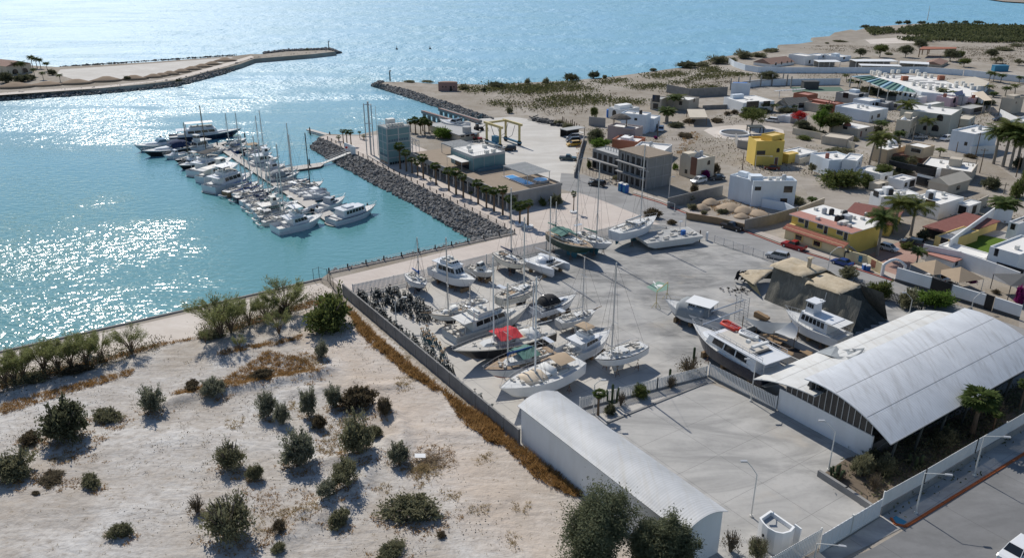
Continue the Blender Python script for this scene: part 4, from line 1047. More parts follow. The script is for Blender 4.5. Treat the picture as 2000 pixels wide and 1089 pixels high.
 if awn:
  xa,xb,am=awn;zz=zd+hh+1.25;m=MB();rings=[]
  for k in range(7):
   x=xa*L+(xb-xa)*L*k/6;sg=.22*math.sin(k*1.9);rings.append([(x,-B*.42,zz-.62+sg*.5),(x,-B*.2,zz-.4+sg*.5),(x,0,zz-.12+sg*.3),(x,B*.22,zz-.42-sg*.4),(x,B*.42,zz-.66-sg*.5)])
  m.loft(rings,closed=False,cap=False);m.build('awning',am,o)
 if tarp:
  xa,xb,am=tarp;m=MB();rings=[]
  for k in range(6):
   x=xa*L+(xb-xa)*L*k/5;w=B*.33;k2=.12*math.sin(k*2.3);rings.append([(x,-w,zd+.05),(x,-w*.8,zd+hh*.9+k2),(x,0,zd+hh+.35+k2),(x,w*.8,zd+hh*.9-k2),(x,w,zd+.05)])
  m.loft(rings,closed=False,cap=True);m.build('deck_cover',am,o,smooth=True)
 if 'clutter' in gear:
  m=MB()
  for _ in range(34):
   t=rnd.uniform(.12,.8);b=beam(t,B,tr)*.7;s=rnd.uniform(.12,.38)
   m.cbox((-L/2+L*t,rnd.uniform(-b,b),fb+.18+rnd.uniform(0,.35)),(s*1.5,s,s*.8),rnd.uniform(0,3))
  m.build('deck_gear','deck_worn' if 'dark' not in gear else 'dark_grey',o)
 if 'arch' in gear:
  m=MB();x=-.44*L
  m.pipe([(x,-B*.3,fb),(x,-B*.3,fb+1.6),(x,-B*.2,fb+1.85),(x,B*.2,fb+1.85),(x,B*.3,fb+1.6),(x,B*.3,fb)],.04,6)
  m.box(x-.4,-B*.25,fb+1.9,x+.5,B*.25,fb+1.94,0);m.build('stern_arch','alu',o)
 if 'dinghy' in gear:
  m=MB();x=-L/2-.7;z0=.55
  m.pipe([(x-.9+1.2,-1.2,z0),(x-.35,-1.25,z0),(x-.5,0,z0+.1),(x-.35,1.25,z0),(x+.3,1.2,z0)],.2,8);m.build('dinghy','rib_grey' if rnd.random()<.6 else 'offwhite',o,smooth=True)
 if yard:
  m=MB();xa,xb=-.1*L,.14*L;zk=-dr*.8
  for s in(0,):m.loft([[(xa-.1,-.22,zk),(xb+.1,-.22,zk),(xb+.1,.22,zk),(xa-.1,.22,zk)],[(xa+.15,-.12,-dr-keel),(xb-.35,-.12,-dr-keel),(xb-.35,.12,-dr-keel),(xa+.15,.12,-dr-keel)]])
  m.build('keel',bottom,o)
  m=MB();m.loft([[(-.46*L,-.06,.05),(-.38*L,-.06,.05),(-.38*L,.06,.05),(-.46*L,.06,.05)],[(-.45*L,-.05,-dr-keel*.55),(-.4*L,-.05,-dr-keel*.55),(-.4*L,.05,-dr-keel*.55),(-.45*L,.05,-dr-keel*.55)]]);m.build('rudder',bottom,o)
  stands(o,L,B,wl,tr)
 return o
def stand_mesh(m,h,w=1.):
 for k in range(3):
  a=2*PI*k/3;f=(.42*math.cos(a),.42*math.sin(a),0);m.tube(f,(0,0,h*.8),.035*w,.03*w,5)
  a2=2*PI*(k+1)/3;m.tube((.3*math.cos(a),.3*math.sin(a),h*.22),(.3*math.cos(a2),.3*math.sin(a2),h*.22),.022,n=4)
def stand_proto(mat,h,key):
 w=1. if mat=='rust_steel' else 1.9;o=thing('boat_stand','stand','boat stand');m=MB();stand_mesh(m,h,w)
 m.build('tripod',mat,o);m=MB();m.tube((0,0,h*.6),(0,0,h),.028*w,n=5);m.cbox((0,0,h+.02),(.3*w**.5,.3*w**.5,.06),.4,0,.35);m.build('pad','timber' if mat!='dark_steel' else mat,o)
 return Proto(o)
STAND={}
def stand_label(l):
 w=('stand propping the '+l).split()[:15]
 while w[-1]in('with','and','in','on','the','a','at','beside','of','to','its','bright','teal','stern','under','black','flat','two','an'):w.pop()
 return ' '.join(w)
def stands(o,L,B,wl,tr,n=2):
 if 'y' not in STAND:STAND['y']=stand_proto('rust_steel',1.35,'y')
 R=Matrix.Rotation(o.rotation_euler.z,3,'Z')
 for k in range(n):
  t=.25+.4*k/(n-1);x=-L/2+L*t;y=beam(t,B,tr)*.78
  for s in(-1,1):
   p=o.location+R@Vector((x,s*(y+.12),0))
   STAND['y'].put((p.x,p.y,0),rnd.uniform(0,2),stand_label(o['label']),1.,'boat stands propping boats in the yard').scale=(1,1,(wl-.18)/1.35)
def motorboat(label,stern,bow,style='fly',yard=False,group=None,hullm='gelcoat',bottom='antifoul_dark',stripem='gelcoat',B=None,fb=None,dz=None,canopy=None,extras=(),glass='glass_dark',house_m='gelcoat',deck='deck_white',prop=.7,name='motor_yacht',cat='motor boat',hscale=1.):
 z=(2.4 if yard else WZ+1.2)if dz is None else dz
 o,L=boat_root(name,label,cat,stern,bow,z,group)
 B=(B or L*.26+.7)*1.06;fb=fb or.08*L+.5;dr=.5;rise=.38;tr=.9
 wl=prop+dr if yard else WZ
 o.location.z=wl;LOG.append((label[:30],round(L,1)))
 well={'sport':(.27,fb*.45),'fly':(.16,fb*.7),'express':(.34,fb*.5),'trawler':(.14,fb*.75),'open':(.62,fb*.4),'cabin':(.38,fb*.5)}.get(style)
 hull(o,L,B,fb,dr,(hullm,bottom,stripem),rise,tr,.14,18,.7,deck,well,.14)
 zd=fb-.02;hs=hscale;WIN=MB();HM=MB();FR=MB()
 if style in('fly','sport','trawler','dark'):
  if style=='sport':x0,x1,h1=-.2*L,.16*L,1.35*hs
  elif style=='trawler':x0,x1,h1=-.3*L,.2*L,1.75*hs
  elif style=='dark':x0,x1,h1=-.43*L,.2*L,1.75*hs
  else:x0,x1,h1=-.3*L,.17*L,1.6*hs
  w0,w1=(B*.96,B*.74)if style=='dark' else(B*.76,B*.56);rf=.9 if style!='trawler' else.35
  house(HM,x0,x1,w0,w1,zd,zd+h1,rf,.15,.16)
  if style!='trawler':house(HM,x1-.6,x1+.17*L,w1*.85,B*.2,zd,zd+.55*hs,1.0,0,.15)
  band(WIN,x0,x1,w0,w1,zd,zd+h1,rf,.15,.16,.3 if style=='dark' else.36,.82,True,(.16,.9)if style=='dark' else(.1,.94),{'trawler':6,'dark':3}.get(style,4))
  zf=zd+h1
  if 'low' in extras:HM.box(x0-.02*L,-w0*.5,zf,x1-.1*L,w0*.5,zf+.12);HM.box(x0+.1*L,-w0*.3,zf+.12,x0+.25*L,w0*.3,zf+.5)
  elif style=='trawler':
   HM.box(x0-.06*L,-w0*.5,zf,x1-.1*L,w0*.5,zf+.1)
   house(HM,-.02*L,.13*L,w0*.62,w1*.75,zf+.1,zf+1.75*hs,.3,.1,.1);band(WIN,-.02*L,.13*L,w0*.62,w1*.75,zf+.1,zf+1.75*hs,.3,.1,.1,.5,.88,True,(.08,.92),3)
   HM.box(-.05*L,-w0*.34,zf+1.75*hs,.13*L,w0*.34,zf+1.85*hs)
  else:
   HM.box(x0-.1*L,-w0*.5,zf,x1-rf-.15,w0*.5,zf+.1)
   if style=='dark':
    for s in(-1,1):
     for zz in(.45,.85):FR.tube((x0-.06*L,s*w0*.47,zf+zz),(x1-rf-.3,s*w0*.38,zf+zz),.04,n=5)
     for k in range(9):t=k/8;FR.tube((x0-.06*L+(x1-rf-.3-x0+.06*L)*t,s*w0*(.47-.09*t),zf),(x0-.06*L+(x1-rf-.3-x0+.06*L)*t,s*w0*(.47-.09*t),zf+.85),.03,n=4)
    m=MB();m.box(x0+.05*L,-w0*.3,zf+.11,x0+.2*L,w0*.3,zf+.13);m.box(x0+.26*L,-w0*.25,zf+.11,x0+.4*L,w0*.25,zf+.13);m.build('roof_hatch','dark_grey',o)
   else:house(HM,x0+.08*L,x1-rf-.2,w0*.86,w1*.78,zf+.1,zf+.75*hs,.7,.0,.08)
   m=MB();m.box(x0+.1*L,-w0*.36,zf+(.76*hs if style!='dark' else.14),x1-rf-1.0,w0*.36,zf+(.78*hs if style!='dark' else.155));m.build('helm_floor','deck_worn',o)
   for s in(-1,1):FR.tube((x0-.08*L,s*w0*.46,zd-.2),(x0-.08*L,s*w0*.46,zf),.05,n=5)
   if style!='dark':band(WIN,x0+.08*L,x1-rf-.2,w0*.86,w1*.78,zf+.1,zf+.75*hs,.7,0,.08,.62,.98,True,(.7,.98),1)
   m=MB()
   for s in(-.5,.5):m.cbox((x0+.2*L,s*w0*.3,zf+.95*hs),(.55,.5,.5))
   m.cbox((x0+.11*L,0,zf+.9*hs),(.5,w0*.6,.3));m.build('seat','cloth_white',o)
   if canopy:
    zc=zf+2.1*hs;m=MB();xa,xb=(x0+.03*L,x1-rf-.7)
    m.loft([[(x,-w0*.42,zc-.1),(x,-w0*.25,zc+.05),(x,w0*.25,zc+.05),(x,w0*.42,zc-.1),(x,0,zc-.12)]for x in(xa,xa+.3,xb-.3,xb)]);m.build('hardtop',canopy,o)
    for x in(xa+.25,xb-.25):
     for s in(-1,1):FR.tube((x+.1*s*0,s*w0*.4,zf+.6*hs),(x,s*w0*.4,zc-.08),.035,n=5)
   if 'arch' in extras:
    x=x0+.04*L;FR.pipe([(x-.3,-w0*.46,zf),(x-.1,-w0*.42,zf+1.4*hs),(x,-w0*.3,zf+1.6*hs),(x,w0*.3,zf+1.6*hs),(x-.1,w0*.42,zf+1.4*hs),(x-.3,w0*.46,zf)],.1,6);FR.cbox((x,0,zf+1.75*hs),(.5,.5,.22))
 elif style=='express':
  x0,x1=-.16*L,.33*L;w0,w1=B*.8,B*.3
  house(HM,x0,x1,w0,w1,zd,zd+.5*hs,1.6,0,.2);
  house(WIN,x0-.02*L,x0+.18*L,w0*.9,w0*.74,zd+.5*hs,zd+1.15*hs,.9,.35,.14)
  band(WIN,x0,x1,w0,w1,zd,zd+.5*hs,1.6,0,.2,.3,.75,False,(.2,.75),3)
  m=MB();m.cbox((-.36*L,0,fb*.75),(.5,B*.6,.5));m.cbox((-.22*L,B*.2,fb*.85),(.5,.5,.7));m.build('seat','cloth_white',o)
  FR.pipe([(-.28*L,-B*.4,zd),(-.22*L,-B*.36,zd+1.3*hs),(-.22*L,B*.36,zd+1.3*hs),(-.28*L,B*.4,zd)],.09,6)
  if canopy:
   m=MB();rings=[]
   for x,zz in((-.36*L,.9),(-.3*L,1.35),(-.2*L,1.6),(-.1*L,1.55),(-.02*L,1.1)):
    rings.append([(x,-B*.42,zd+.35),(x,-B*.38,zd+zz*.85*hs),(x,0,zd+zz*hs+.12),(x,B*.38,zd+zz*.85*hs),(x,B*.42,zd+.35)])
   m.loft(rings,closed=False,cap=True);m.build('canopy',canopy,o,smooth=True)
 elif style=='cabin':
  x0,x1=-.08*L,.26*L;w0,w1=B*.72,B*.42
  house(HM,x0,x1,w0,w1,zd,zd+.55,.9,.05,.15);house(HM,x0,x0+.17*L,w0*.95,w0*.85,zd+.5,zd+1.5*hs,.45,.05,.14)
  band(WIN,x0,x0+.17*L,w0*.95,w0*.85,zd+.5,zd+1.5*hs,.45,.05,.14,.35,.85,True,(.1,.9),3);band(WIN,x0,x1,w0,w1,zd,zd+.55,.9,.05,.15,.3,.75,False,(.3,.85),2)
  if canopy:m=MB();m.box(-.32*L,-B*.38,zd+1.55*hs,x0+.17*L,B*.38,zd+1.62*hs);m.build('hardtop',canopy,o);[FR.tube((-.3*L,s*B*.36,fb*.6),(-.3*L,s*B*.36,zd+1.55*hs),.03,n=4)for s in(-1,1)]
 elif style=='open':
  m=MB();m.cbox((-.02*L,0,fb*.75),(.9,.8,.9));m.cbox((-.14*L,0,fb*.7),(.5,1.0,.7));m.build('console','gelcoat',o)
  if canopy:
   zc=fb+1.6;m=MB();m.box(-.16*L,-B*.33,zc,.1*L,B*.33,zc+.07);m.build('hardtop',canopy,o)
   for x in(-.14*L,.08*L):
    for s in(-1,1):FR.tube((x,s*B*.3,fb*.4),(x,s*B*.3,zc),.035,n=5)
 if HM.f:HM.build('cabin',house_m,o)
 if WIN.f:WIN.build('cabin_window',glass,o)
 if style!='open':rail(FR,L,B,fb,rise,tr,.58,1,.65,6,.024)
 if 'rail' in extras:rail(FR,L,B,fb,rise,tr,.02,.58,.6,8,.022)
 if 'outrigger' in extras:
  for s in(-1,1):FR.tube((-.05*L,s*B*.4,fb+1.2),(-.3*L,s*B*.75,fb+4.2),.03,n=4)
 if 'tower' in extras:
  zt=fb+1.35*hs+2.1*hs
  for x in(-.12*L,.02*L):
   for s in(-1,1):FR.tube((x,s*B*.3,zt-.6),(x,s*B*.22,zt+1.1),.03,n=4)
 if FR.f:FR.build('railing','alu',o)
 if 'radar' in extras:
  m=MB();zt=fb+1.6*hs+2.1*hs+.2;m.cyl((-.05*L,0,zt),.28,.2,12);m.tube((-.1*L,.2,zt-.3),(-.12*L,.2,zt+1.8),.025,n=5);m.build('radar','white_paint',o)
 if 'antenna' in extras:
  m=MB()
  for s in(-1,1):m.tube((-.1*L,s*B*.3,fb+1.5),(-.2*L,s*B*.3,fb+5.),.022,n=4)
  m.build('antenna','white_paint',o)
 if 'platform' in extras:
  m=MB();m.prism([(-L/2,-B*.4),(-L/2,B*.4),(-L/2-.6,B*.36),(-L/2-.9,0),(-L/2-.6,-B*.36)],.18,.28);m.build('swim_platform','deck_worn',o)
 if 'outboard' in extras:
  m=MB()
  for s in(-.35,.35):m.cbox((-L/2-.15,s,fb*.75),(.5,.38,.6));m.cbox((-L/2-.2,s,fb*.2),(.2,.14,1.))
  m.build('outboard_motor','black',o)
 if 'clutter' in extras:
  m=MB()
  for _ in range(26):
   t=rnd.uniform(.03,.3);b=beam(t,B,tr)*.75;s=rnd.uniform(.15,.45);m.cbox((-L/2+L*t,rnd.uniform(-b,b),(well[1]if well else fb)+.1+rnd.uniform(0,.5)),(s*1.5,s,s),rnd.uniform(0,3))
  m.build('deck_gear','deck_worn',o)
 if 'biminiaft' in extras:
  m=MB();zc=zd+1.7*hs;m.box(-.5*L+.2,-B*.42,zc,-.26*L,B*.42,zc+.06);m.build('awning','cloth_white',o)
 if yard:
  for x in(-.32*L,0,.25*L):m=MB();m.box(x-.25,-B*.28,-wl,x+.25,B*.28,-dr-.0 if x<.2*L else-dr*.8);m.build('keel_block','timber',o)
  stands(o,L,B,wl,tr)
 return o
Y='boats propped up ashore in the boatyard'
sailboat('small white sloop with blue boom cover at the yard\'s far corner',(797,531),(833,556),8.6,group=Y,stripem='blue_canvas',mast_t=.6,keel=.9,B=2.7,gear=('clutter',),dodger=None)
motorboat('white trawler yacht with flying bridge beside the small blue-covered sloop',(848,519),(929,552),'fly',True,Y,stripem='gelcoat',extras=('rail','clutter'),hscale=1.1,fb=1.5,dz=2.6)
motorboat('small white motorboat with blue-grey cabin between the trawler yacht and the sloop with cream hull',(914,517),(966,532),'cabin',True,Y,'worn_gel',house_m='offwhite',extras=('rail','clutter'))
sailboat('cream-hulled sloop with slack navy sail cover and cluttered deck',(970,492),(1028,519),14.5,group=Y,hullm='cream_gel',bottom='antifoul_dark',cover='navy_canvas',mast_t=.5,gear=('clutter','dark'),deck='deck_worn',bowsprit=.0)
sailboat('dark green wooden ketch with teak deck and cockpit awning',(1076,455),(1158,491),15.0,group=Y,hullm='green_hull',bottom='antifoul_teal',stripem='cream_gel',deck='teak',cover='green_canvas',mast_t=.62,mast2=(.12,7.),gear=('clutter',),awn=(-.38,-.05,'green_canvas'),keel=1.5)
sailboat('white sloop with blue-green bottom paint, stern to the promenade fence',(1124,455),(1196,480),16.5,group=Y,bottom='antifoul_teal',stripem='gelcoat',cover='green_canvas',mast_t=.58,gear=('arch','clutter'),keel=1.5)
sailboat('white cruising sloop high on a teal keel beside the flat barge',(1199,461),(1282,432),17.5,group=Y,bottom='antifoul_teal',stripem='gelcoat',cover='cloth_white',mast_t=.6,gear=('clutter',),keel=1.6,dodger='cloth_white',dz=2.9)
sailboat('old cream sloop with bare boom behind the black-canopied cruiser',(975,586),(1057,553),13.5,group=Y,hullm='cream_gel',bottom='antifoul_dark',cover=None,mast_t=.58,mastm='offwhite',gear=('clutter','arch'),bowsprit=.8,dz=2.7,deck='deck_worn')
motorboat('white cabin cruiser with black canopy on a trailer',(1046,606),(1126,580),'express',True,Y,stripem='navy_canvas',canopy='black_canvas',dz=2.2,extras=('rail',),hscale=1.15)
sailboat('white motorsailer with brown rub rail and bowsprit pointing at the stand stacks',(926,603),(834,615),13.5,group=Y,hullm='worn_gel',bottom='antifoul_dark',stripem='timber',cover=None,mast_t=.55,bowsprit=1.2,gear=('clutter',),dodger='cloth_white',deck='deck_worn',keel=.8,dz=2.3)
sailboat('stripped white racing sloop hidden behind the motorsailer',(950,583),(885,600),4,group=Y,hullm='worn_gel',bottom='antifoul_dark',stripem='offwhite',cover=None,boom=False,mast_t=.5,gear=('clutter',),keel=.8,dz=2.4)
motorboat('derelict grey-white motor yacht with open littered stern',(877,650),(1035,598),'fly',True,Y,'worn_gel','antifoul_dark','offwhite',fb=1.55,house_m='worn_gel',deck='deck_worn',extras=('clutter','arch','platform'),dz=2.8,hscale=1.05,B=4.6)
sailboat('big black-hulled motorsailer under a bright red cover',(1078,643),(884,690),14.5,group=Y,hullm='black_hull',bottom='black_hull',stripem='cream_gel',deck='deck_worn',cover=None,mast_t=.60,mast2=(.2,9.),awn=(-.13,.09,'red_canvas'),gear=('clutter',),keel=.7,B=4.7,fb=1.6,dz=2.7,mastm='white_paint',tarp=(-.33,-.2,'cloth_white'))
sailboat('white sloop with brown deck and tattered green awning',(1078,688),(945,731),13.0,group=Y,deck='teak',bottom='antifoul_red',stripem='navy_canvas',cover='blue_canvas',mast_t=.66,awn=(-.22,.05,'green_canvas'),dodger='cloth_white',gear=('clutter','arch'),mastm='offwhite',dz=2.6,keel=1.1)
sailboat('long white sloop lying nearest the corrugated shed roof',(1130,711),(976,774),15.5,group=Y,bottom='worn_gel',stripem='gelcoat',cover=None,boom=False,mast_t=.57,tarp=(.0,.22,'beige_canvas'),dodger='cloth_white',bimini='tan_canvas',gear=('clutter',),mastm='white_paint',dz=2.5,keel=1.1)
motorboat('white sport fishing boat with littered cockpit and tan canvas top',(1100,690),(1193,648),'sport',True,Y,bottom='black_hull',stripem='gelcoat',extras=('clutter','rail','antenna'),canopy='tan_canvas',dz=2.6,hscale=.95,B=4.)
sailboat('small white sloop with wooden bowsprit in the middle of the yard',(1090,630),(1166,608),10.5,group=Y,hullm='worn_gel',bottom='worn_gel',stripem='offwhite',cover=None,mast_t=.62,gear=('clutter','arch'),bowsprit=1.0,dz=2.0,keel=.7,B=3.)
sailboat('white sloop with black sheer stripe standing apart on tripod stands',(1258,673),(1160,706),15.0,group=Y,hullm='gelcoat',bottom='worn_gel',stripem='black_hull',cover=None,mast_t=.66,mastm='alu',gear=('clutter',),dz=2.9,keel=1.3)
def catamaran(label,stern,bow,mast):
 z=2.2;o,L=boat_root('catamaran',label,'catamaran',stern,bow,z,Y);o.location.z=.85
 B=5.8
 for s in(-1,1):
  rings=[]
  for i in range(11):
   t=i/10;b=.62*(1-max(0,(t-.5)/.5)**2)*(1 if t>.15 else.8)+.02;zs=1.35+.15*t
   yc=s*(B/2-.65);x=-L/2+L*t
   rings.append([(x,yc+b,zs),(x,yc+b*.8,.3),(x-(.5*t),yc,-.3+.2*max(0,t-.7)),(x,yc-b*.8,.3),(x,yc-b,zs)])
  m=MB();m.loft(rings,closed=True,cap=True);m.build('hull','gelcoat',o)
 m=MB();m.box(-.42*L,-B/2+.6,.95,.16*L,B/2-.6,1.42);m.box(.3*L,-B/2+.6,1.3,.34*L,B/2-.6,1.45);m.build('bridge_deck','deck_white',o)
 m=MB();rings=[]
 for k in range(8):
  t=k/7;x=-.26*L+.38*L*t;w=(1.7*math.sin(PI*(.18+.7*t)))+.35;h=1.45+1.05*math.sin(PI*(.12+.76*t))
  rings.append([(x,-w,1.42),(x,-w*.85,1.42+(h-1.42)*.6),(x,0,h),(x,w*.85,1.42+(h-1.42)*.6),(x,w,1.42)])
 m.loft(rings,closed=False);m.build('cabin','gelcoat',o,smooth=True)
 m=MB()
 for k in range(6):
  a0,a1=-.9+.3*k,-.9+.3*(k+1)-.03
  m.face([(.05*L+1.45*math.cos(a0)*.9,1.7*math.sin(a0),1.75),(.05*L+1.45*math.cos(a1)*.9,1.7*math.sin(a1),1.75),(.05*L+1.1*math.cos(a1)*.9,1.45*math.sin(a1),2.15),(.05*L+1.1*math.cos(a0)*.9,1.45*math.sin(a0),2.15)])
 m.build('cabin_window','glass_dark',o)
 m=MB();m.box(.165*L,-B/2+.9,1.32,.295*L,B/2-.9,1.34);m.build('trampoline','dark_grey',o)
 m=MB();m.tube((.1*L,0,1.4),(.1*L,0,1.4+mast),.13,.1,8);m.build('mast','alu',o)
 m=MB();m.tube((.1*L-.1,0,3.4),(-.38*L,0,3.5),.08,n=6);m.build('boom','alu',o)
 m=MB()
 for q in((.34*L,0,1.45),(-.3*L,2.4,1.4),(-.3*L,-2.4,1.4)):m.tube(q,(.1*L,0,1.3+mast),.015,n=4)
 m.build('rigging','dark_grey',o)
 m=MB()
 for s in(-1,1):m.pipe([(-.48*L,s*2.6,1.4),(-.48*L,s*2.6,2.1),(.1*L,s*2.75,2.1),(.1*L,s*2.75,1.4)],.025,5)
 m.build('railing','alu',o)
 for x in(-.25*L,.2*L):
  for s in(-1,1):m=MB();m.box(x-.3,s*2.25-.3,-.85,x+.3,s*2.25+.3,-.28);m.build('keel_block','timber',o)
catamaran('white catamaran with rounded cabin beside the cream-hulled sloop',(1038,500),(1098,522),13.5)
bg_o,bl=boat_root('work_barge','long flat white barge with bare grey deck by the yard gate','barge',(1250,466),(1358,452),1.9,Y)
bg_o.location.z=.5
m=MB();W2=3.2;prof=[(-bl/2,1.45),(bl/2,1.45),(bl/2-.2,.9),(bl/2-2.6,.0),(-bl/2+2.,.0),(-bl/2+.3,.6)]
m.loft([[(x,y,z)for x,z in prof]for y in(-W2,W2)]);m.build('hull',['offwhite'],bg_o)
m=MB();m.box(-bl/2+.2,-W2+.2,1.452,bl/2-.2,W2-.2,1.47);m.build('deck','grey_roof',bg_o)
m=MB();[m.cbox((rnd.uniform(-bl*.4,bl*.4),rnd.uniform(-2.6,2.6),1.62),(rnd.uniform(.5,1.6),rnd.uniform(.2,.6),.3),rnd.uniform(-.3,.3))for _ in range(16)];m.build('deck_gear','deck_worn',bg_o)
m=MB()
for s in(-1,1):
 m.pipe([(x,s*(W2-.1),2.1)for x in(-bl*.48,0,bl*.3)],.03,5);[m.tube((x,s*(W2-.1),1.45),(x,s*(W2-.1),2.1),.025,n=4)for x in[-bl*.48+k*1.6 for k in range(8)]]
m.tube((bl*.28,1.5,1.45),(bl*.28,1.5,3.6),.06);m.cbox((bl*.28,1.5,3.6),(.9,.5,.1));m.build('railing','alu',bg_o)
m=MB();m.cbox((bl*.22,-1.2,2.0),(.9,.7,1.1));m.build('control_stand','blue_plastic',bg_o)
for x in(-bl*.25,bl*.2):m=MB();m.box(x-.3,-W2*.8,-.5,x+.3,W2*.8,0.0);m.build('keel_block','timber',bg_o)
nv=motorboat('large navy-hulled motor yacht with two slanted black side windows and rafts on its roof',(1512,722),(1352,634),'dark',True,Y,'navy_hull','navy_hull','navy_hull',fb=1.9,B=5.2,dz=3.6,hscale=1.15,extras=('rail','platform'),prop=.9)
def raft(label,pos,mat,rz,z,s):
 p=G(*pos,z);o=thing('life_raft',label,'raft',(p.x,p.y,z),rz,'rafts on the navy yacht\'s roof');m=MB()
 m.pipe([(-1.2*s,-.6*s,.16),(1.2*s,-.6*s,.16),(1.45*s,0,.16),(1.2*s,.6*s,.16),(-1.2*s,.6*s,.16),(-1.45*s,0,.16),(-1.2*s,-.6*s,.16)],.2*s,8);m.build('float',mat,o,smooth=True)
 m=MB();[m.box(-1.2*s,y-.06,.1,1.2*s,y+.06,.17)for y in(-.35*s,0,.35*s)];[m.box(x-.05,-.6*s,.11,x+.05,.6*s,.16)for x in(-.5*s,.5*s)];m.build('slatted_floor',mat,o)
 return o
RZ=nv.rotation_euler.z
raft('red rescue float lying on the navy yacht\'s cabin top',(1427,637),'red_plastic',RZ,5.6,1.15)
raft('white rescue float lying behind the red one',(1462,654),'white_paint',RZ+.1,5.6,1.05)
motorboat('white trawler with upper wheelhouse and beige awning in front of the dark netting',(1652,655),(1534,606),'trawler',True,Y,bottom='offwhite',stripem='gelcoat',fb=1.5,dz=3.0,hscale=1.15,extras=('rail','radar','biminiaft'),B=4.4)
cv=motorboat('white boat half wrapped in grey tarpaulin beside the yellow frame',(1416,623),(1298,590),'cabin',True,Y,'gelcoat','antifoul_dark','gelcoat',fb=1.5,dz=2.6,canopy='white_paint',extras=('platform',),B=4.4,hscale=1.2)
m=MB();rings=[]
L_=12.;
for k in range(9):
 x=-2.6+5.0*k/8;w=.12*math.sin(k*2.1);rings.append([(x,-2.32+w*.5,.75+w),(x+.1*math.sin(k),-2.25-w*.5,1.7),(x,-2.0,2.75+w*.4),(x,0,2.95-w*.3),(x,2.0,2.75+w*.4),(x,2.25+w*.5,1.7),(x,2.32-w*.5,.75)])
m.loft(rings,closed=False,cap=True);tp=m.build('tarpaulin','grey_canvas',cv,smooth=True)
def deckpoly(m,px,z0,z1,mi=0,top=None):
 m.prism([tuple(G(x,y,z1)[:2])for x,y in px],z0,z1,mi,top=top)
simple('pontoon_deck',(.5,.47,.43),.85,.12,.8)
ZP=WZ+.55
pn=thing('pontoon','long main floating pontoon with boats moored on both sides','pontoon',(0,0,0))
m=MB();deckpoly(m,[(413,281),(424,278),(660,421),(636,431)],WZ-.3,ZP,1,0);m.build('walkway',['pontoon_deck','dark_grey'],pn)
m=MB()
for x,y in((440,287),(470,309),(497,325),(520,343),(552,365),(585,384),(612,405)):p=G(x,y,ZP);m.cbox((p.x,p.y,ZP+.35),(.5,.5,.7),.3)
m.build('service_pedestal','white_paint',pn)
def float_fingers():
 spec=[]
 for k in range(9):
  t=.06+k*.105;a=Vector((424+(645-424)*t,280+(424-280)*t));spec.append((a,a+Vector((46+10*t,-10-3*t))))
 for i,(a,b)in enumerate(spec):
  if i==4:continue
  m=MB();w=1.2
  deckpoly(m,[(a.x,a.y-w),(b.x,b.y-w),(b.x,b.y+w),(a.x,a.y+w*1.3)],WZ-.2,WZ+.42,1,0)
  o=m.build('finger_pontoon',['pontoon_deck','dark_grey']);n=['first','second','third','fourth','fifth','sixth','seventh','eighth','ninth'][i]
  tag(o,n+' narrow finger pontoon from the seaward end on the promenade side','pontoon','finger pontoons of the marina')
float_fingers()
m=MB();deckpoly(m,[(412,283),(438,276),(478,272),(480,275),(440,280),(418,287)],WZ-.3,ZP+.01,1,0);tag(m.build('end_pontoon',['pontoon_deck','dark_grey']),'short cross pontoon at the seaward end of the main pontoon','pontoon')
m=MB();deckpoly(m,[(634,428),(640,422),(664,416),(664,421),(644,431)],WZ-.3,ZP+.01,1,0);tag(m.build('end_pontoon',['pontoon_deck','dark_grey']),'stub pontoon between the sport fisher and the long cabin cruiser','pontoon')
cp=MB();deckpoly(cp,[(512,338),(520,332),(628,317),(632,321),(626,325),(516,341)],WZ-.3,ZP+.012,1,0);tag(cp.build('cross_pontoon',['pontoon_deck','dark_grey']),'cross pontoon linking the main pontoon with the gangway','pontoon')
gw=thing('gangway','sloping metal gangway from the cross pontoon up to the promenade gate','gangway',(0,0,0))
a,b=G(629,319,ZP+.1),G(684,297,.4);d=(b-a);n=Vector((-d.y,d.x,0)).normalized()*.75
m=MB();m.loft([[a+n,a-n,a-n-Vector((0,0,.3)),a+n-Vector((0,0,.3))],[b+n,b-n,b-n-Vector((0,0,.3)),b+n-Vector((0,0,.3))]]);m.build('walkway','offwhite',gw)
m=MB()
for s in(-1,1):
 for h in(.55,1.05):m.tube(a+n*s+Vector((0,0,h)),b+n*s+Vector((0,0,h)),.04,n=5)
 for k in range(11):q=a.lerp(b,k/10)+n*s;m.tube(q,q+Vector((0,0,1.05)),.035,n=4)
m.build('railing','galv',gw)
GP=thing('gangway_gate','white walled gate with lifebuoy at the top of the gangway','gate',G(687,300))
c=G(687,300);m=MB()
for a_,b_ in(((674,294),(694,302)),((686,302),(695,303))):
 p,q=G(*a_),G(*b_);d=q-p;m.cbox((p+q)/2-c+Vector((0,0,1.3)),(d.length,.25,2.6),math.atan2(d.y,d.x))
m.build('wall','white_wall',GP);m=MB();q=G(678,297)-c;m.tube(q+Vector((-.1,-.2,1.5)),q+Vector((-.1,-.32,1.5)),.38,n=12);m.build('lifebuoy','red_plastic',GP)
jt=thing('jetty','narrow wooden jetty on piles reaching out from the promenade head','jetty',(0,0,0))
m=MB();deckpoly(m,[(598,253),(603,251),(662,266),(658,270)],WZ+.5,WZ+.95);m.build('walkway','pontoon_deck',jt)
def pile(px,py,top,label,z=WZ):
 p=G(px,py,z);h=HT(px,py,top,z);m=MB();m.tube((0,0,-1),(0,0,h-z-.25),.22,n=9);m.tube((0,0,h-z-.25),(0,0,h-z+.2),.24,.03,9)
 tag(m.build('mooring_pile','black_timber',loc=(p.x,p.y,z),smooth=False),label,'mooring pile','black mooring piles of the marina')
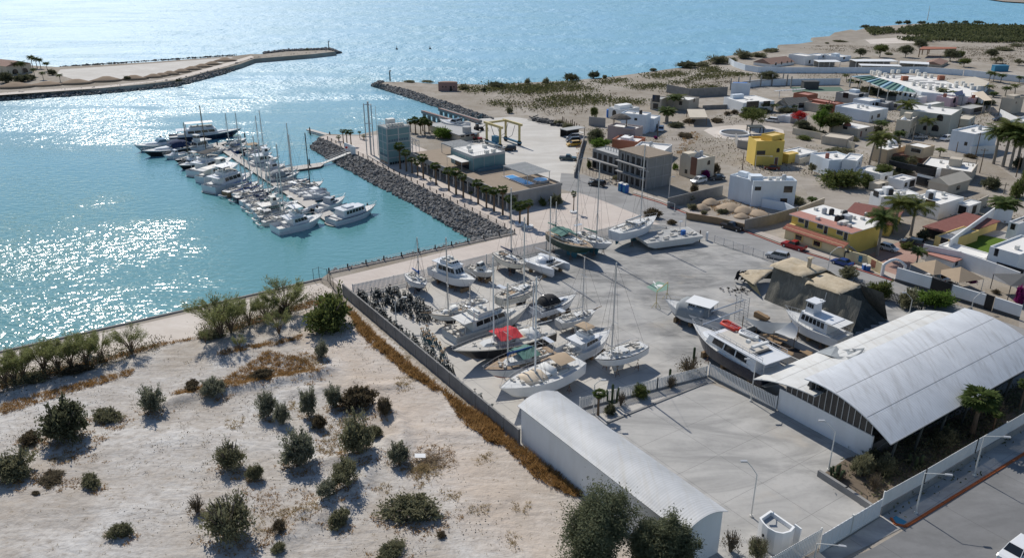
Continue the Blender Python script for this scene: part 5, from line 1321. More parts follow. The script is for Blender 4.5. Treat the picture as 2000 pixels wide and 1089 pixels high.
for x,y,t,l in((606,263,249,'outer black pile of the narrow jetty'),(645,272,258,'inner black pile of the narrow jetty'),(605,326,311,'black pile beside the cross pontoon'),(479,272,260,'black pile by the teal-covered boat'),(477,318,307,'black pile by the rows of blue-covered boats'),(596,413,404,'black pile behind the sport fisher\'s tower'),(620,411,401,'black pile off the small grey-canopied cruiser\'s stern'),(718,407,397,'black pile beyond the cabin cruiser\'s bow rail'),(566,389,383,'short black pile on the main pontoon among the sloops'),(425,286,277,'black pile at the seaward head of the main pontoon')):
 pile(x,y,t,l)
MG='boats moored at the marina pontoon'
def mb(*a,**k):return motorboat(*a,group=MG,**k)
def sb(*a,**k):k.setdefault('rail_on',True);return sailboat(*a,yard=False,group=MG,**k)
mb('large dark-hulled ship-bowed yacht with white upperworks across the pontoon end',(330,266),(473,254),'fly',hullm='navy_hull',stripem='gelcoat',B=5.6,fb=1.9,canopy='white_paint',hscale=1.1,extras=('arch','rail'),dz=WZ+1.9)
mb('long silver-blue yacht with raked blue glass, bow to the open water',(352,277),(262,290),'express',hullm='grey_hull',B=5.4,fb=1.7,glass='glass_blue',hscale=1.3)
mb('sleek black-hulled sport yacht beside the silver-blue one',(382,285),(278,301),'express',hullm='black_hull',B=5.6,fb=1.7,hscale=1.4,stripem='gelcoat',canopy='navy_canvas')
mb('small white bow-rider beside the black sport yacht',(364,297),(319,305),'cabin',B=3.2)
sb('dark-hulled sailing boat with brown mast next to the small white bow-rider',(392,304),(340,315),mast=11,hullm='black_hull',mastm='brown_mast',cover=None,bimini='tan_canvas',gear=('clutter',),mast_t=.45)
mb('white boat with black lower hull and flared bow facing the open water',(398,313),(349,325),'sport',hullm='black_hull',stripem='gelcoat',B=4.2,canopy='cloth_white')
mb('boat under white tent covers close to the pontoon head',(408,281),(367,291),'trawler',house_m='cloth_white',canopy='cloth_white',B=4.6,hscale=1.1,extras=('biminiaft',))
sb('ketch with the tallest brown mast near the pontoon head',(434,290),(398,301),mast=15,mastm='brown_mast',cover='cloth_white',hullm='offwhite',mast_t=.85,gear=('clutter',))
mb('white cruiser with rounded grey cover, stern to the tallest brown mast',(412,304),(372,314),'express',canopy='grey_canvas',B=3.8)
mb('white flybridge yacht with black fly cover and swim platform',(376,338),(455,312),'fly',B=5.6,fb=1.7,canopy='black_canvas',extras=('platform','arch'),hscale=1.2)
mb('narrow white boat with white awning between the two big flybridge yachts',(389,349),(468,325),'trawler',B=4.,bottom='navy_hull',extras=('biminiaft',),house_m='offwhite',canopy='cloth_white')
mb('biggest white flybridge yacht with three dark side windows and round platform',(407,369),(497,343),'fly',B=6.2,fb=1.9,canopy='white_paint',extras=('platform','arch','clutter','radar'),hscale=1.25)
sb('brown-hulled sloop with blue sail covers and a dinghy, next to the biggest yacht',(439,378),(508,358),mast=14,hullm='timber',cover='blue_canvas',gear=('clutter','dinghy'),mast_t=.62)
sb('varnished white sloop with blue covers fore and aft, second from the biggest yacht',(458,381),(517,363),mast=13,cover='blue_canvas',dodger='navy_canvas',gear=('clutter',),mast_t=.58)
sb('dark navy ketch with long bright blue boom cover and white stern awning',(458,388),(540,371),mast=15,hullm='navy_hull',cover='blue_canvas',bimini='cloth_white',mast2=(.22,9),gear=('clutter','dinghy'),mast_t=.6)
sb('white sloop with grey-blue covers beside the dark navy ketch',(470,395),(546,380),mast=14,cover='navy_canvas',dodger='navy_canvas',gear=('clutter',),mast_t=.6)
sb('white sloop with navy dinghy hanging at its stern',(482,402),(553,388),mast=13,cover='navy_canvas',dodger='navy_canvas',gear=('clutter','dinghy'),mast_t=.62)
sb('white sloop with green-sided dinghy at its stern',(492,410),(560,396),mast=12.5,cover='green_canvas',bimini='cloth_white',gear=('clutter','dinghy'),mast_t=.6)
mb('pilothouse boat with white roof panels among the sloops',(499,417),(566,404),'trawler',B=4.,extras=('clutter',),house_m='offwhite',bottom='green_hull',stripem='green_hull')
sb('green-sided sloop with solar panels and a black dinghy',(504,424),(574,411),mast=17,cover='green_canvas',hullm='grey_hull',gear=('clutter','dinghy','arch'),mast_t=.72,bimini='cloth_white')
sb('grey sloop squeezed beside the sport fisher',(512,433),(575,421),mast=11,hullm='worn_gel',cover='grey_canvas',gear=('clutter','dinghy'),mast_t=.6)
mb('small white day boat tied to the pontoon by the sport fisher\'s bow',(552,397),(583,390),'open',canopy='cloth_white',B=2.6)
mb('small grey launch under the pontoon edge behind the sport fisher',(586,409),(610,403),'open',hullm='grey_hull',B=2.4)
mb('white sport fishing yacht with tower, nearest to the camera at the pontoon end',(536,446),(632,424),'sport',B=5.4,fb=1.6,stripem='gelcoat',canopy='white_paint',extras=('tower','outrigger','antenna'),hscale=1.15)
mb('long white cabin cruiser with dark stripe and seven side windows, moored alone',(645,430),(735,404),'trawler',B=4.8,fb=1.5,stripem='navy_canvas',extras=('rail','antenna','platform','low'),hscale=.95,name='cabin_cruiser')
mb('white cruiser with grey cuddy and outboards, second from the pontoon\'s near end',(611,408),(675,387),'cabin',B=3.8,extras=('outboard',),house_m='grey_hull')
mb('white open fishing boat with small white top, bow to the pontoon',(639,374),(588,385),'open',canopy='white_paint',B=3.2,fb=1.2)
mb('white skiff with grey cover beside the open fishing boat',(634,368),(577,379),'open',B=3.0,fb=1.1,extras=('outboard',))
sb('large white sloop with black mast, bow to the promenade rocks',(570,372),(632,357),mast=14.5,mastm='dark_grey',cover='navy_canvas',B=5.,gear=('clutter','arch'),mast_t=.57,dodger='grey_canvas')
sb('white sloop between the grey-covered boat and the black-masted one',(538,368),(602,352),mast=13.5,cover='grey_canvas',gear=('clutter',),mast_t=.55)
mb('boat under a full grey cover by the cross pontoon',(523,349),(586,338),'express',hullm='grey_hull',canopy='grey_canvas',house_m='grey_canvas',B=4.2,hscale=1.2)
sb('sloop with tall thin mast behind the cross pontoon',(530,340),(582,331),mast=14,cover='cloth_white',gear=('clutter',),mast_t=.75)
mb('white cruiser with hard top on the seaward side of the cross pontoon',(513,329),(557,321),'sport',canopy='white_paint',B=3.8)
mb('white motor yacht with bright blue roof covers',(487,318),(546,309),'trawler',house_m='gelcoat',canopy='shade_blue',B=5.,hscale=1.1,stripem='navy_canvas')
sb('sloop with two blue sail covers next to the blue-roofed yacht',(487,307),(533,299),mast=12.5,cover='blue_canvas',dodger='blue_canvas',gear=('clutter',),mast_t=.45)
sb('sloop with white cover and thin pale mast, bow seaward',(481,300),(530,292),mast=13,cover='cloth_white',gear=('clutter',),mast_t=.7)
mb('dark boat with a big tan awning over its bow',(472,295),(524,285),'cabin',hullm='black_hull',canopy='tan_canvas',B=4.)
sb('small sloop with blue hull cover near the seaward end',(455,294),(482,287),mast=12,hullm='blue_canvas',cover='blue_canvas',mast_t=.5)
mb('grey boat with domed cover behind the teal-covered launch',(448,288),(482,280),'express',canopy='grey_canvas',B=3.6)
mb('launch under a teal cover at the seaward cross pontoon',(446,276),(482,270),'open',canopy='green_canvas',hullm='antifoul_teal',B=3.2)
sb('small sloop with pale mast behind the domed grey cover',(440,291),(462,283),mast=11.5,cover='cloth_white',mast_t=.4)
tb=MB();p=G(313.5,268,WZ);tb.dome((0,0,0),.35,.45);tag(tb.build('mooring_buoy','black',loc=p),'black buoy floating off the large dark-hulled yacht\'s stern','buoy')
for x,y,l in((775,97,'tiny dark buoy nearer the spit on the open water'),(840,96,'tiny dark buoy nearer the jetty tip on the open water')):
 p=G(x,y,WZ);m=MB();m.cyl((0,0,-.3),.7,1.0,10);m.tube((0,0,.7),(0,0,2.6),.28,.06);tag(m.build('channel_buoy','dark_grey',loc=p),l,'buoy')
def beacon(px,py,top,label,z):
 p=G(px,py,z);h=HT(px,py,top,z)-z;o=thing('navigation_beacon',label,'beacon',p,0,'channel beacons');m=MB();m.tube((0,0,-.2),(0,0,h-.5),.32,.26,8);m.build('post','dark_steel',o)
 m=MB();m.cyl((0,0,h-.5),.6,.12,8);m.cyl((0,0,h-.38),.22,.5,8);m.build('lantern','galv',o);m=MB();m.cbox((.3,0,h-.1),(.9,.06,.6));m.build('daymark','offwhite',o)
beacon(642.5,97,81,'slim light beacon at the tip of the sand spit',.5);beacon(762,158,138,'slim light beacon at the tip of the rock jetty',.1)
def axes(o):
 return None
def grid_box(m,P0,u,w,z0,z1,mi=0,top=None):
 """box from corner P0 along grid axis B (u metres) and axis -A (w metres)"""
 b=Vector((math.cos(B_ANG),math.sin(B_ANG),0));a=Vector((-math.cos(A_ANG),-math.sin(A_ANG),0))
 P=[P0,P0+b*u,P0+b*u+a*w,P0+a*w]
 m.prism([(p.x,p.y)for p in P],z0,z1,mi,top=top)
def gdist(p,q):
 d=q-p;return d.x*math.cos(B_ANG)+d.y*math.sin(B_ANG),-(d.x*math.cos(A_ANG)+d.y*math.sin(A_ANG))
GM=Matrix.Rotation(B_ANG,4,'Z')
tp0=G(759,324);thh=HT(759,324,251);hw_=gdist(tp0,G(801,316))[0];td=gdist(G(757,251,thh),G(735,245,thh))[1]
tw=thing('marina_tower','teal clad five storey marina tower with railed roof','tower',tp0,B_ANG)
m=MB();m.box(0,0,0,hw_,td,thh);m.build('wall','teal_wall',tw)
m=MB();e=.03
for k in range(6):
 z=thh*k/5;z0,z1=max(0.,z-.11),min(thh,z+.11)
 if k in(0,5):z0,z1=(0,.3)if k==0 else(thh-.35,thh+.02)
 m.box(-e,-e,z0,hw_+e,.02,z1);m.box(-e,-e+.02,z0,.02,td+e,z1)
for x in(0,hw_/2,hw_):m.box(x-.2,-e-.012,0,x+.2,.01,thh)
for y in(td/2,td):m.box(-e-.012,y-.2,0,.01,y+.2,thh)
m.build('frame','galv',tw)
for k in(1,2,4):
 m=MB()
 for q in range(8):x=.5+q*(hw_-1)/8;m.box(x,-.06,thh*(k-.0)/5-thh/5+.25 if k==1 else thh*k/5-thh/5+.35,x+(hw_-1)/8-.2,-.02,(thh*k/5-thh/5+1.0))if k!=2 else None
 for q in range(6):y=.5+q*(td-1)/6;m.box(-.06,y,thh*k/5-thh/5+.35,-.02,y+(td-1)/6-.2,thh*k/5-thh/5+1.0)if k!=4 else None
 if m.f:m.build('window','glass_dark' if k==1 else 'glass_blue',tw)
m=MB();m.box(.2,.2,thh+.005,hw_-.2,td-.2,thh+.06);m.build('roof','grey_roof',tw)
m=MB()
for x0,y0,x1,y1 in((.1,.1,hw_-.1,.1),(.1,td-.1,hw_-.1,td-.1),(.1,.1,.1,td-.1),(hw_-.1,.1,hw_-.1,td-.1)):
 for h in(.5,1.05):m.tube((x0,y0,thh+h),(x1,y1,thh+h),.035,n=4)
 for k in range(9):m.tube((x0+(x1-x0)*k/8,y0+(y1-y0)*k/8,thh),(x0+(x1-x0)*k/8,y0+(y1-y0)*k/8,thh+1.05),.03,n=4)
m.build('railing','offwhite',tw)
m=MB();[m.cbox((1.+k*.95,1.+.2*(k%2),thh+.5),(.7,.7,.8))for k in range(6)];m.cbox((hw_*.4,td*.6,thh+1.),(2.4,1.8,1.9));m.build('air_conditioner','offwhite',tw)
tm=thing('steel_mast_frame','tall open frame of three grey steel columns beside the tower','mast',G(725,303))
c=G(725,303);hh_=HT(725,303,199);m=MB();cols=[G(717,303)-c,G(725,302)-c,G(731,304)-c]
for p,r in zip(cols,(.16,.28,.16)):m.tube(p,p+Vector((0,0,hh_*(1 if r>.2 else.97))),r,n=8)
m.build('column','galv',tm);m=MB()
for f in(.35,.6,.95):
 for a_,b_ in((0,1),(1,2),(0,2)):m.tube(cols[a_]+Vector((0,0,hh_*f)),cols[b_]+Vector((0,0,hh_*f)),.07,n=5)
m.build('cross_beam','galv',tm)
fp=MB();h=HT(739,302,207);fp.tube((0,0,0),(0,0,h),.12,.06,7);tag(fp.build('flagpole','offwhite',loc=G(739,302)),'thin bare white flagpole between the steel columns and the tower','flagpole')
cb0=G(990,411);ch=HT(990,411,379);cu=gdist(G(991,379,ch),G(1086,354,ch))[0];cw=gdist(G(991,379,ch),G(812,295,ch))[1]
cl=thing('club_building','long low grey club building with roof terrace and pool facing the palm promenade','club building',cb0,B_ANG)
ar=3.4
m=MB();m.box(ar,.0,0,cu,cw,ch-.5);m.box(0,-.0,ch-.62,ar-.01,cw,ch-.5);m.build('wall','grey_wall',cl)
m=MB()
for k in range(15):
 y=.2+k*(cw-.4)/14;m.box(0.02,y-.17,0,.36,y+.17,ch-.63)
m.build('column','galv',cl)
m=MB();m.box(-.25,-.25,ch-1.1,0.05,cw,ch+.25);m.box(.05,-.25,ch-.5,cu+.1,.05,ch+.25);m.box(cu-.1,.05,ch-.5,cu+.1,cw*.3,ch+.2);m.build('parapet','grey_wall',cl)
m=MB();m.box(.05,.05,ch-.49,cu-.1,cw,ch-.35);m.build('roof_terrace','terrace_brown',cl)
m=MB();[m.box(ar-.05,1.0+k*3.2,.4,ar-.01,3.6+k*3.2,2.6)for k in range(int(cw/3.3))];m.build('window','glass_dark',cl)
m=MB();m.box(1.,-.04,0,2.5,-.01,2.4);m.build('door','glass_dark',cl)
T=ch-.35
def loc_g(px,py,z,base):d=G(px,py,z)-base;return gdist(base,base+d)
x0,y0=loc_g(1027,361,T,cb0);x1,y1=loc_g(975,346,T,cb0);x2,y2=loc_g(1042,357,T,cb0);x3,y3=loc_g(1003,343,T,cb0)
xa,xb,ya,yb=x0-.2,max(x2,x3)-.4,(y0+y2)/2-.6,y1-.4
m=MB();m.box(xa-.5,ya-.5,T,xb+.5,yb+.5,T+.12);m.build('pool_surround','promenade_paving',cl)
m=MB();m.box(xa,ya,T+.06,xb,yb,T+.15);m.build('pool','pool_water',cl)
x0,y0=loc_g(1055,354,T,cb0);m=MB();m.cyl((x0,y0,T),2.1,.55,18);o_=m.build('hot_tub','promenade_paving',cl);m=MB();m.cyl((x0,y0,T+.5),1.75,.07,18);m.build('tub_water','pool_water',o_)
pv0=G(925,335,T);ph=HT(925,335,307,T);pu=gdist(G(925,307,ph),G(992,299,ph))[0];pw=gdist(G(925,307,ph),G(882,290,ph))[1]
def lc(v):x,y=gdist(cb0,v);return x,y
px0,py0=lc(pv0)
up=MB();up.box(px0,py0,T,px0+pu,py0+pw,ph);up=up.build('upper_pavilion','teal_wall',cl)
m=MB();m.box(px0-.05,py0-.05,ph-.4,px0+pu+.05,py0,ph+.3);m.box(px0-.05,py0,ph-.4,px0,py0+pw,ph+.3);m.box(px0+pu,py0,ph-.4,px0+pu+.05,py0+pw,ph+.3)
for k in range(4):m.box(px0-.04+k*pu/3-.06,py0-.06,T,px0-.04+k*pu/3+.06,py0+.01,ph-.4)
for k in range(4):m.box(px0-.06,py0+k*pw/3-.06,T,px0+.01,py0+k*pw/3+.06,ph-.4)
m.build('frame','galv',up)
m=MB();m.box(px0+.1,py0+.1,ph,px0+pu-.1,py0+pw-.1,ph+.05);m.build('roof','white_roof',up)
m=MB()
for(ax,ay,bx,by)in((0,0,pu,0),(0,pw,pu,pw),(0,0,0,pw),(pu,0,pu,pw)):
 m.tube((px0+ax,py0+ay,ph+1.2),(px0+bx,py0+by,ph+1.2),.04,n=4);n_=int(max(abs(bx-ax),abs(by-ay))/.55)
 for k in range(n_+1):m.tube((px0+ax+(bx-ax)*k/n_,py0+ay+(by-ay)*k/n_,ph+.2),(px0+ax+(bx-ax)*k/n_,py0+ay+(by-ay)*k/n_,ph+1.2),.03,n=4)
m.build('railing','offwhite',up)
m=MB();[m.cbox((px0+pu*f,py0+pw*g,ph+.5),(1.,1.,.9))for f,g in((.5,.12),(.72,.12),(.2,.4),(.8,.6),(.4,.75))];m.build('air_conditioner','offwhite',up)
m=MB();m.box(px0-2.6,py0+pw*.15,T+2.4,px0-.07,py0+pw*.85,T+2.52);[m.tube((px0-2.5,py0+pw*f,T),(px0-2.5,py0+pw*f,T+2.4),.05)for f in(.17,.5,.83)];m.build('canopy','offwhite',cl)
m=MB();m.box(px0-.09,py0+pw*.2,T+.1,px0-.065,py0+pw*.8,T+2.2);m.build('glass_front','glass_dark',cl)
m=MB()
for k in range(10):m.tube((px0+.2+k*1.,py0-1.6,T),(px0+.2+k*1.,py0-1.6,T+1.),.03,n=4)
m.tube((px0+.2,py0-1.6,T+1.),(px0+9.4,py0-1.6,T+1.),.04,n=4);m.box(px0+.2,py0-1.61,T+.1,px0+9.2,py0-1.59,T+.9);m.build('balustrade','glass_blue',cl)
def pergola(label,pl,pn,pr,h,zb,name='pergola',n=13):
 """roof corner pixels left, near, right at height h; posts down to zb"""
 p=G(*pn,h);u,_=gdist(p,G(*pr,h));_,w=gdist(p,G(*pl,h));u,w=abs(u),abs(w)
 o=thing(name,label,'pergola',(p.x,p.y,0),B_ANG,'slatted pergolas of the marina club')
 m=MB()
 for k in range(n):
  y=w*k/(n-1)
  m.box(0,y-w/(n-1)*.36,h,u,y+w/(n-1)*.36,h+.08)
 m.build('slat_roof','louvre_panel',o);m=MB()
 for x in(.1,u-.1):m.box(x-.08,0,h-.22,x+.08,w,h-.003)
 m.build('beam','galv',o)
 for x in(.1,u-.1):
  for y in(.1,w-.1):m=MB();m.tube((x,y,zb),(x,y,h-.22),.09,n=6);m.build('post','galv',o)
pergola('grey slatted pergola shading the roof pool',(985,324),(1030,342),(1077,335),T+3.0,T)
pergola('grey slatted pergola roof between the tower and the upper pavilion',(857,280),(887,289),(919,280),T+2.9,T,n=10)
lw=thing('lattice_walkway','grey lattice steel walkway frame between the tower and the pergola','walkway',G(806,305),B_ANG);m=MB()
for k in range(7):
 y=k*2.2
 for x in(0,2.4):m.tube((x,y,0),(x,y,4.6),.09,n=5)
 m.tube((0,y,4.6),(2.4,y,4.6),.08,n=5)
for x in(0,2.4):
 for z in(2.6,4.6):m.tube((x,0,z),(x,13.2,z),.08,n=5)
 for k in range(6):m.tube((x,k*2.2,2.6),(x,k*2.2+2.2,4.6),.06,n=4)
m.build('steel_frame','galv',lw)
rb_h=HT(898,277,265);p=G(897,265,rb_h);u,_=gdist(p,G(926,256,rb_h));_,w=gdist(p,G(840,244,rb_h))
rbld=thing('service_building','low grey-roofed service building behind the club\'s round bush','service building',(p.x,p.y,0),B_ANG)
m=MB();m.box(0,0,0,u,w,rb_h);m.build('wall','cream_wall',rbld);m=MB();m.box(-.4,-.4,rb_h,u+.4,w+.4,rb_h+.3);m.build('roof','grey_roof',rbld)
m=MB();m.cyl((u*.5,1.6,rb_h+.3),1.5,2.0,14);m.build('water_tank','grey_roof',rbld)
m=MB();[m.box(.6+k*2,-.03,1.4,1.9+k*2,-.005,2.4)for k in range(int(u/2.1))];m.build('window','glass_dark',rbld)
place_bush(868,273,46,32,'bright','rounded bright green bush beside the grey-roofed service building','planting around the marina club',z=0)
place_bush(1085,405,30,30,'dark','dark leafy bush at the club building\'s street corner','planting around the marina club',z=0)
place_bush(1060,403,18,18,'green','green shrub in the corner beside the club\'s end wall','planting around the marina club',z=0)
PR=[(782,330,286,'fan'),(794,335,299,'fan'),(805,339,312,'fan'),(816,344,318,'fan_b'),(827,349,308,'fan'),(852,361,324,'fan'),(877,373,334,'fan'),(891,380,336,'fan'),(905,386,345,'fan_b'),(934,398,358,'fan'),(950,406,369,'fan'),(965,413,373,'fan'),(982,420,370,'fan_b'),(997,428,388,'fan')]
ORD=['nearest the tower','second','third','fourth','fifth','sixth','seventh','eighth','ninth','tenth','eleventh','twelfth','thirteenth','fourteenth']
PGR='fan palms in a row along the promenade'
for i,(x,y,t,k)in enumerate(PR):place_palm(k,x,y,t,'fan palm in the promenade row, '+(ORD[i]if i==0 else ORD[i]+' counting from the tower'),PGR,wide=1.15)
place_palm('fan_b',920,392,376,'short palm stump with small crown between the ninth and tenth promenade palms',PGR,wide=.8)
place_palm('fan_big',1015,438,402,'stout bushy fan palm in a round white planter at the promenade corner',PGR,wide=1.)
place_palm('fan_b',1031,442,397,'slim fan palm in a round white planter at the promenade corner',PGR,wide=1.15)
place_palm('stub',841,353,348,'tiny palm sprouting from the promenade paving',PGR,wide=.7)
place_palm('fan_b',1120,414,378,'lone thin palm trunk on the pale plaza',PGR,wide=.7)
def planter(px,py,r,label):
 m=MB();p=G(px,py);n=16;m.loft([[(r*f*math.cos(2*PI*k/n),r*f*math.sin(2*PI*k/n),z)for k in range(n)]for f,z in((1,0),(1.05,.4),(.9,.4),(.85,.3))]);tag(m.build('round_planter','white_wall',loc=p),label,'planter','round white planters')
for x,y,r,l in((1015,439,1.3,'round white planter under the stout bushy palm'),(1031,443,1.2,'round white planter under the slim corner palm'),(1120,415,.9,'round planter under the lone plaza palm')):planter(x,y,r,l)
PH=[(671,280,256,'fan_b'),(678,283,257,'fan_b'),(686,284,258,'fan'),(703,270,258,'fan_b'),(662,276,268,'stub'),(711,273,266,'stub')]
PHL=['leftmost of three tall palms on the promenade head','middle of three tall palms on the promenade head','rightmost of three tall palms on the promenade head','single palm behind the three tall ones on the promenade head','squat palm at the jetty end of the promenade head','squat palm close to the steel columns']
for(x,y,t,k),l in zip(PH,PHL):place_palm(k,x,y,t,l,'palms on the promenade head')
for i,(x,y,t)in enumerate(((802,258,237),(812,262,235),(822,262,240),(830,264,236),(838,262,240),(826,256,234))):place_palm('fan_big',x,y,t,'fan palm in the dense clump behind the tower','palms clumped behind the tower',wide=.9)
def railing(name,label,line,n,h,post,railm,z=0.):
 P=[G(x,y,z)for x,y in line];o=thing(name,label,'railing',P[0]);L=[(q-p).length for p,q in zip(P,P[1:])];S=sum(L)
 def at(s):
  for p,q,l in zip(P,P[1:],L):
   if s<=l+1e-6:return p.lerp(q,s/l)
   s-=l
  return P[-1]
 for k in range(n+1):
  q=at(S*k/n)-P[0];m=MB();m.box(q.x-.12,q.y-.12,0,q.x+.12,q.y+.12,h);m.build('post',post,o)
 m=MB()
 for hh in(.35,.65,.92):
  for p,q in zip(P,P[1:]):m.tube(p-P[0]+Vector((0,0,h*hh)),q-P[0]+Vector((0,0,h*hh)),.03,n=4)
 m.build('rail',railm,o)
railing('promenade_railing','black post railing along the rock edge of the palm promenade',[(640,273),(690,297.5),(750,328),(860,382.5),(986,445)],30,1.15,'black_timber','dark_steel')
railing('quay_railing','white topped railing along the basin quay',[(643,533),(760,507),(880,481),(1005,456)],11,1.1,'black_timber','offwhite')
for x0,y0,x1,y1,yb,lab in((826,216,905,240,1.4,'nearer concrete lift pier on columns'),(859,211,938,235,1.4,'farther concrete lift pier on columns')):
 z=1.3;a,b=G(x0,y0,z),G(x1,y1,z);d=b-a;o=thing('lift_pier',lab,'pier',((a.x+b.x)/2,(a.y+b.y)/2,0),math.atan2(d.y,d.x),'boat lift piers');L=d.length
 m=MB();m.box(-L/2,-.8,z-1.0,L/2,.8,z);m.build('beam','raw_concrete',o);m=MB();m.box(-L/2,-.85,z+.002,L/2,-.4,z+.1);m.build('kerb','brickred',o)
 m=MB();[m.box(-L/2+.5+k*L/8,-.5,-5,-L/2+1.4+k*L/8,.5,z-1.01)for k in range(7)];m.build('column','raw_concrete',o)
def travel_lift():
 pts={'a':(953,283),'b':(977,290),'c':(1011,283),'d':(988,274)};c=G(982,283)
 A,B_,D=G(*pts['a']),G(*pts['b']),G(*pts['c']);hgt=HT(953,283,240)
 w=(gdist(B_,D)[0]);l=gdist(B_,A)[1];w,l=max(7,abs(w)),max(8,abs(l))
 o=thing('boat_lift','yellow and blue wheeled gantry boat lift standing on the pale apron','boat lift',B_,B_ANG);m=MB()
 for x in(0,w):
  for y in(0,l):m.box(x-.28,y-.28,1.2,x+.28,y+.28,hgt-.7)
 for x in(0,w):m.box(x-.3,-1.4,hgt-.7,x+.3,l+1.4,hgt)
 m.box(.31,l-.3,hgt-.65,w-.31,l+.3,hgt-.05);m.build('gantry_frame','yellow_steel',o)
 m=MB()
 for x in(0,w):m.box(x-.45,-.8,.75,x+.45,l+.8,1.19)
 m.cbox((1.1,l*.55,2.),(1.6,2.4,2.2));m.build('chassis','blue_steel',o)
 for x in(0,w):
  for y in(0,l):m=MB();m.tube((x-.35,y,.8),(x+.35,y,.8),.8,n=14);m.build('wheel','rubber',o)
 m=MB()
 for y in(l*.25,l*.75):m.pipe([(.4,y,hgt-.9),(w*.2,y,3.2),(w*.5,y,2.2),(w*.8,y,3.2),(w-.4,y,hgt-.9)],.09,4)
 m.build('sling','navy_canvas',o)
travel_lift()
motorboat('long white motor yacht standing on the apron behind the service building',(912,240),(858,233),'express',True,'boats and machines on the lift apron',bottom='antifoul_teal',dz=3.2,B=5.,fb=1.6,hscale=1.2)
def machine(name,label,px,py,mat,kind,rz):
 o=thing(name,label,'tractor',G(px,py),rz,'boats and machines on the lift apron');m=MB()
 m.box(-1.4,-.6,.6,1.3,.6,1.3);m.box(-1.6,-.75,.9,-.5,.75,1.5);m.build('body',mat,o);m=MB();m.loft([[(-1.3,-.6,1.5),(-.2,-.6,1.5),(-.2,.6,1.5),(-1.3,.6,1.5)],[(-1.2,-.55,2.5),(-.4,-.55,2.5),(-.4,.55,2.5),(-1.2,.55,2.5)]]);m.build('cab','glass_dark',o)
 for x,r in((-1.,.75),(1.,.5)):
  for s in(-1,1):m=MB();m.tube((x,s*.6,r),(x,s*.95,r),r,n=14);m.build('wheel','rubber',o)
 m=MB();m.pipe([(1.3,0,1.0),(2.2,0,1.8 if kind else.8),(2.9,0,.7)],.14,5);m.cbox((2.9,0,.6),(.5,1.5,.5));m.build('loader_arm',mat,o)
machine('tractor','black tractor parked near the yellow boat lift',936,255,'black',1,.4);machine('tractor','red tractor with loader by the service building corner',934,276,'car_red',0,.2)
sh=thing('car_shelter','dark open shelter with flat pale roof on the apron edge','shelter',G(1118,266),B_ANG);m=MB();m.box(-4,-2,2.6,4,2,2.8);m.build('roof','grey_roof',sh);m=MB();[m.tube((x,y,0),(x,y,2.6),.12,n=5)for x in(-3.8,0,3.8)for y in(-1.8,1.8)];m.box(-3.8,1.7,0,3.8,1.78,2.4);m.build('frame','black',sh)
sc_=thing('scrap_heap','heap of dark scrap and pipes along the apron\'s far edge','scrap heap',G(1075,240));m=MB()
for _ in range(130):
 q=rnd.random();p=G(1042+q*68,234+q*15)-G(1075,240)+Vector((rnd.gauss(0,1),rnd.gauss(0,1),0));d=rdir(-.1);d.z*=.3
 m.tube(p+Vector((0,0,rnd.uniform(.1,.7))),p+d*rnd.uniform(1,4)+Vector((0,0,.5)),rnd.uniform(.06,.22),n=5)if rnd.random()<.7 else m.cbox((p.x,p.y,.5),(rnd.uniform(.5,1.6),rnd.uniform(.5,1.2),1.),rnd.uniform(0,3))
m.build('scrap_metal','dark_grey',sc_)
tf=thing('timber_fence','row of tall rusty posts and palm stumps beside the car shelter','fence',G(1112,250));m=MB();[m.tube(G(1098+k*4,246+k*1.6)-G(1112,250),G(1098+k*4,246+k*1.6)-G(1112,250)+Vector((rnd.uniform(-.2,.2),0,rnd.uniform(2.2,4.))),.16,n=5)for k in range(9)];m.build('post','trunk_brown',tf)
p=G(875,178);hp=HT(875,178,162);ph_=thing('pump_house','small round-fronted pink brown pump house on the jetty','pump house',p);m=MB();n=14
R_=4.3;m.prism([(R_*math.cos(PI*k/n+PI*.0),R_*.8*math.sin(PI*k/n))for k in range(n+1)],0,hp);m.build('wall','pink_brown',ph_)if 'pink_brown' in _DEF else(simple('pink_brown',(.3,.19,.17),.85,.1),m.build('wall','pink_brown',ph_))
m=MB();m.prism([((R_+.15)*math.cos(PI*k/n),(R_*.8+.15)*math.sin(PI*k/n)-.05)for k in range(n+1)],hp+.003,hp+.25);m.build('roof','brown_tile',ph_)
m=MB();m.box(.8,-.04,0,1.8,-.01,2.2);m.build('door','black',ph_);m=MB();[m.box(x,-.04,1.5,x+.6,-.01,2.2)for x in(-2.6,-1.2,2.4)];m.build('window','glass_dark',ph_)
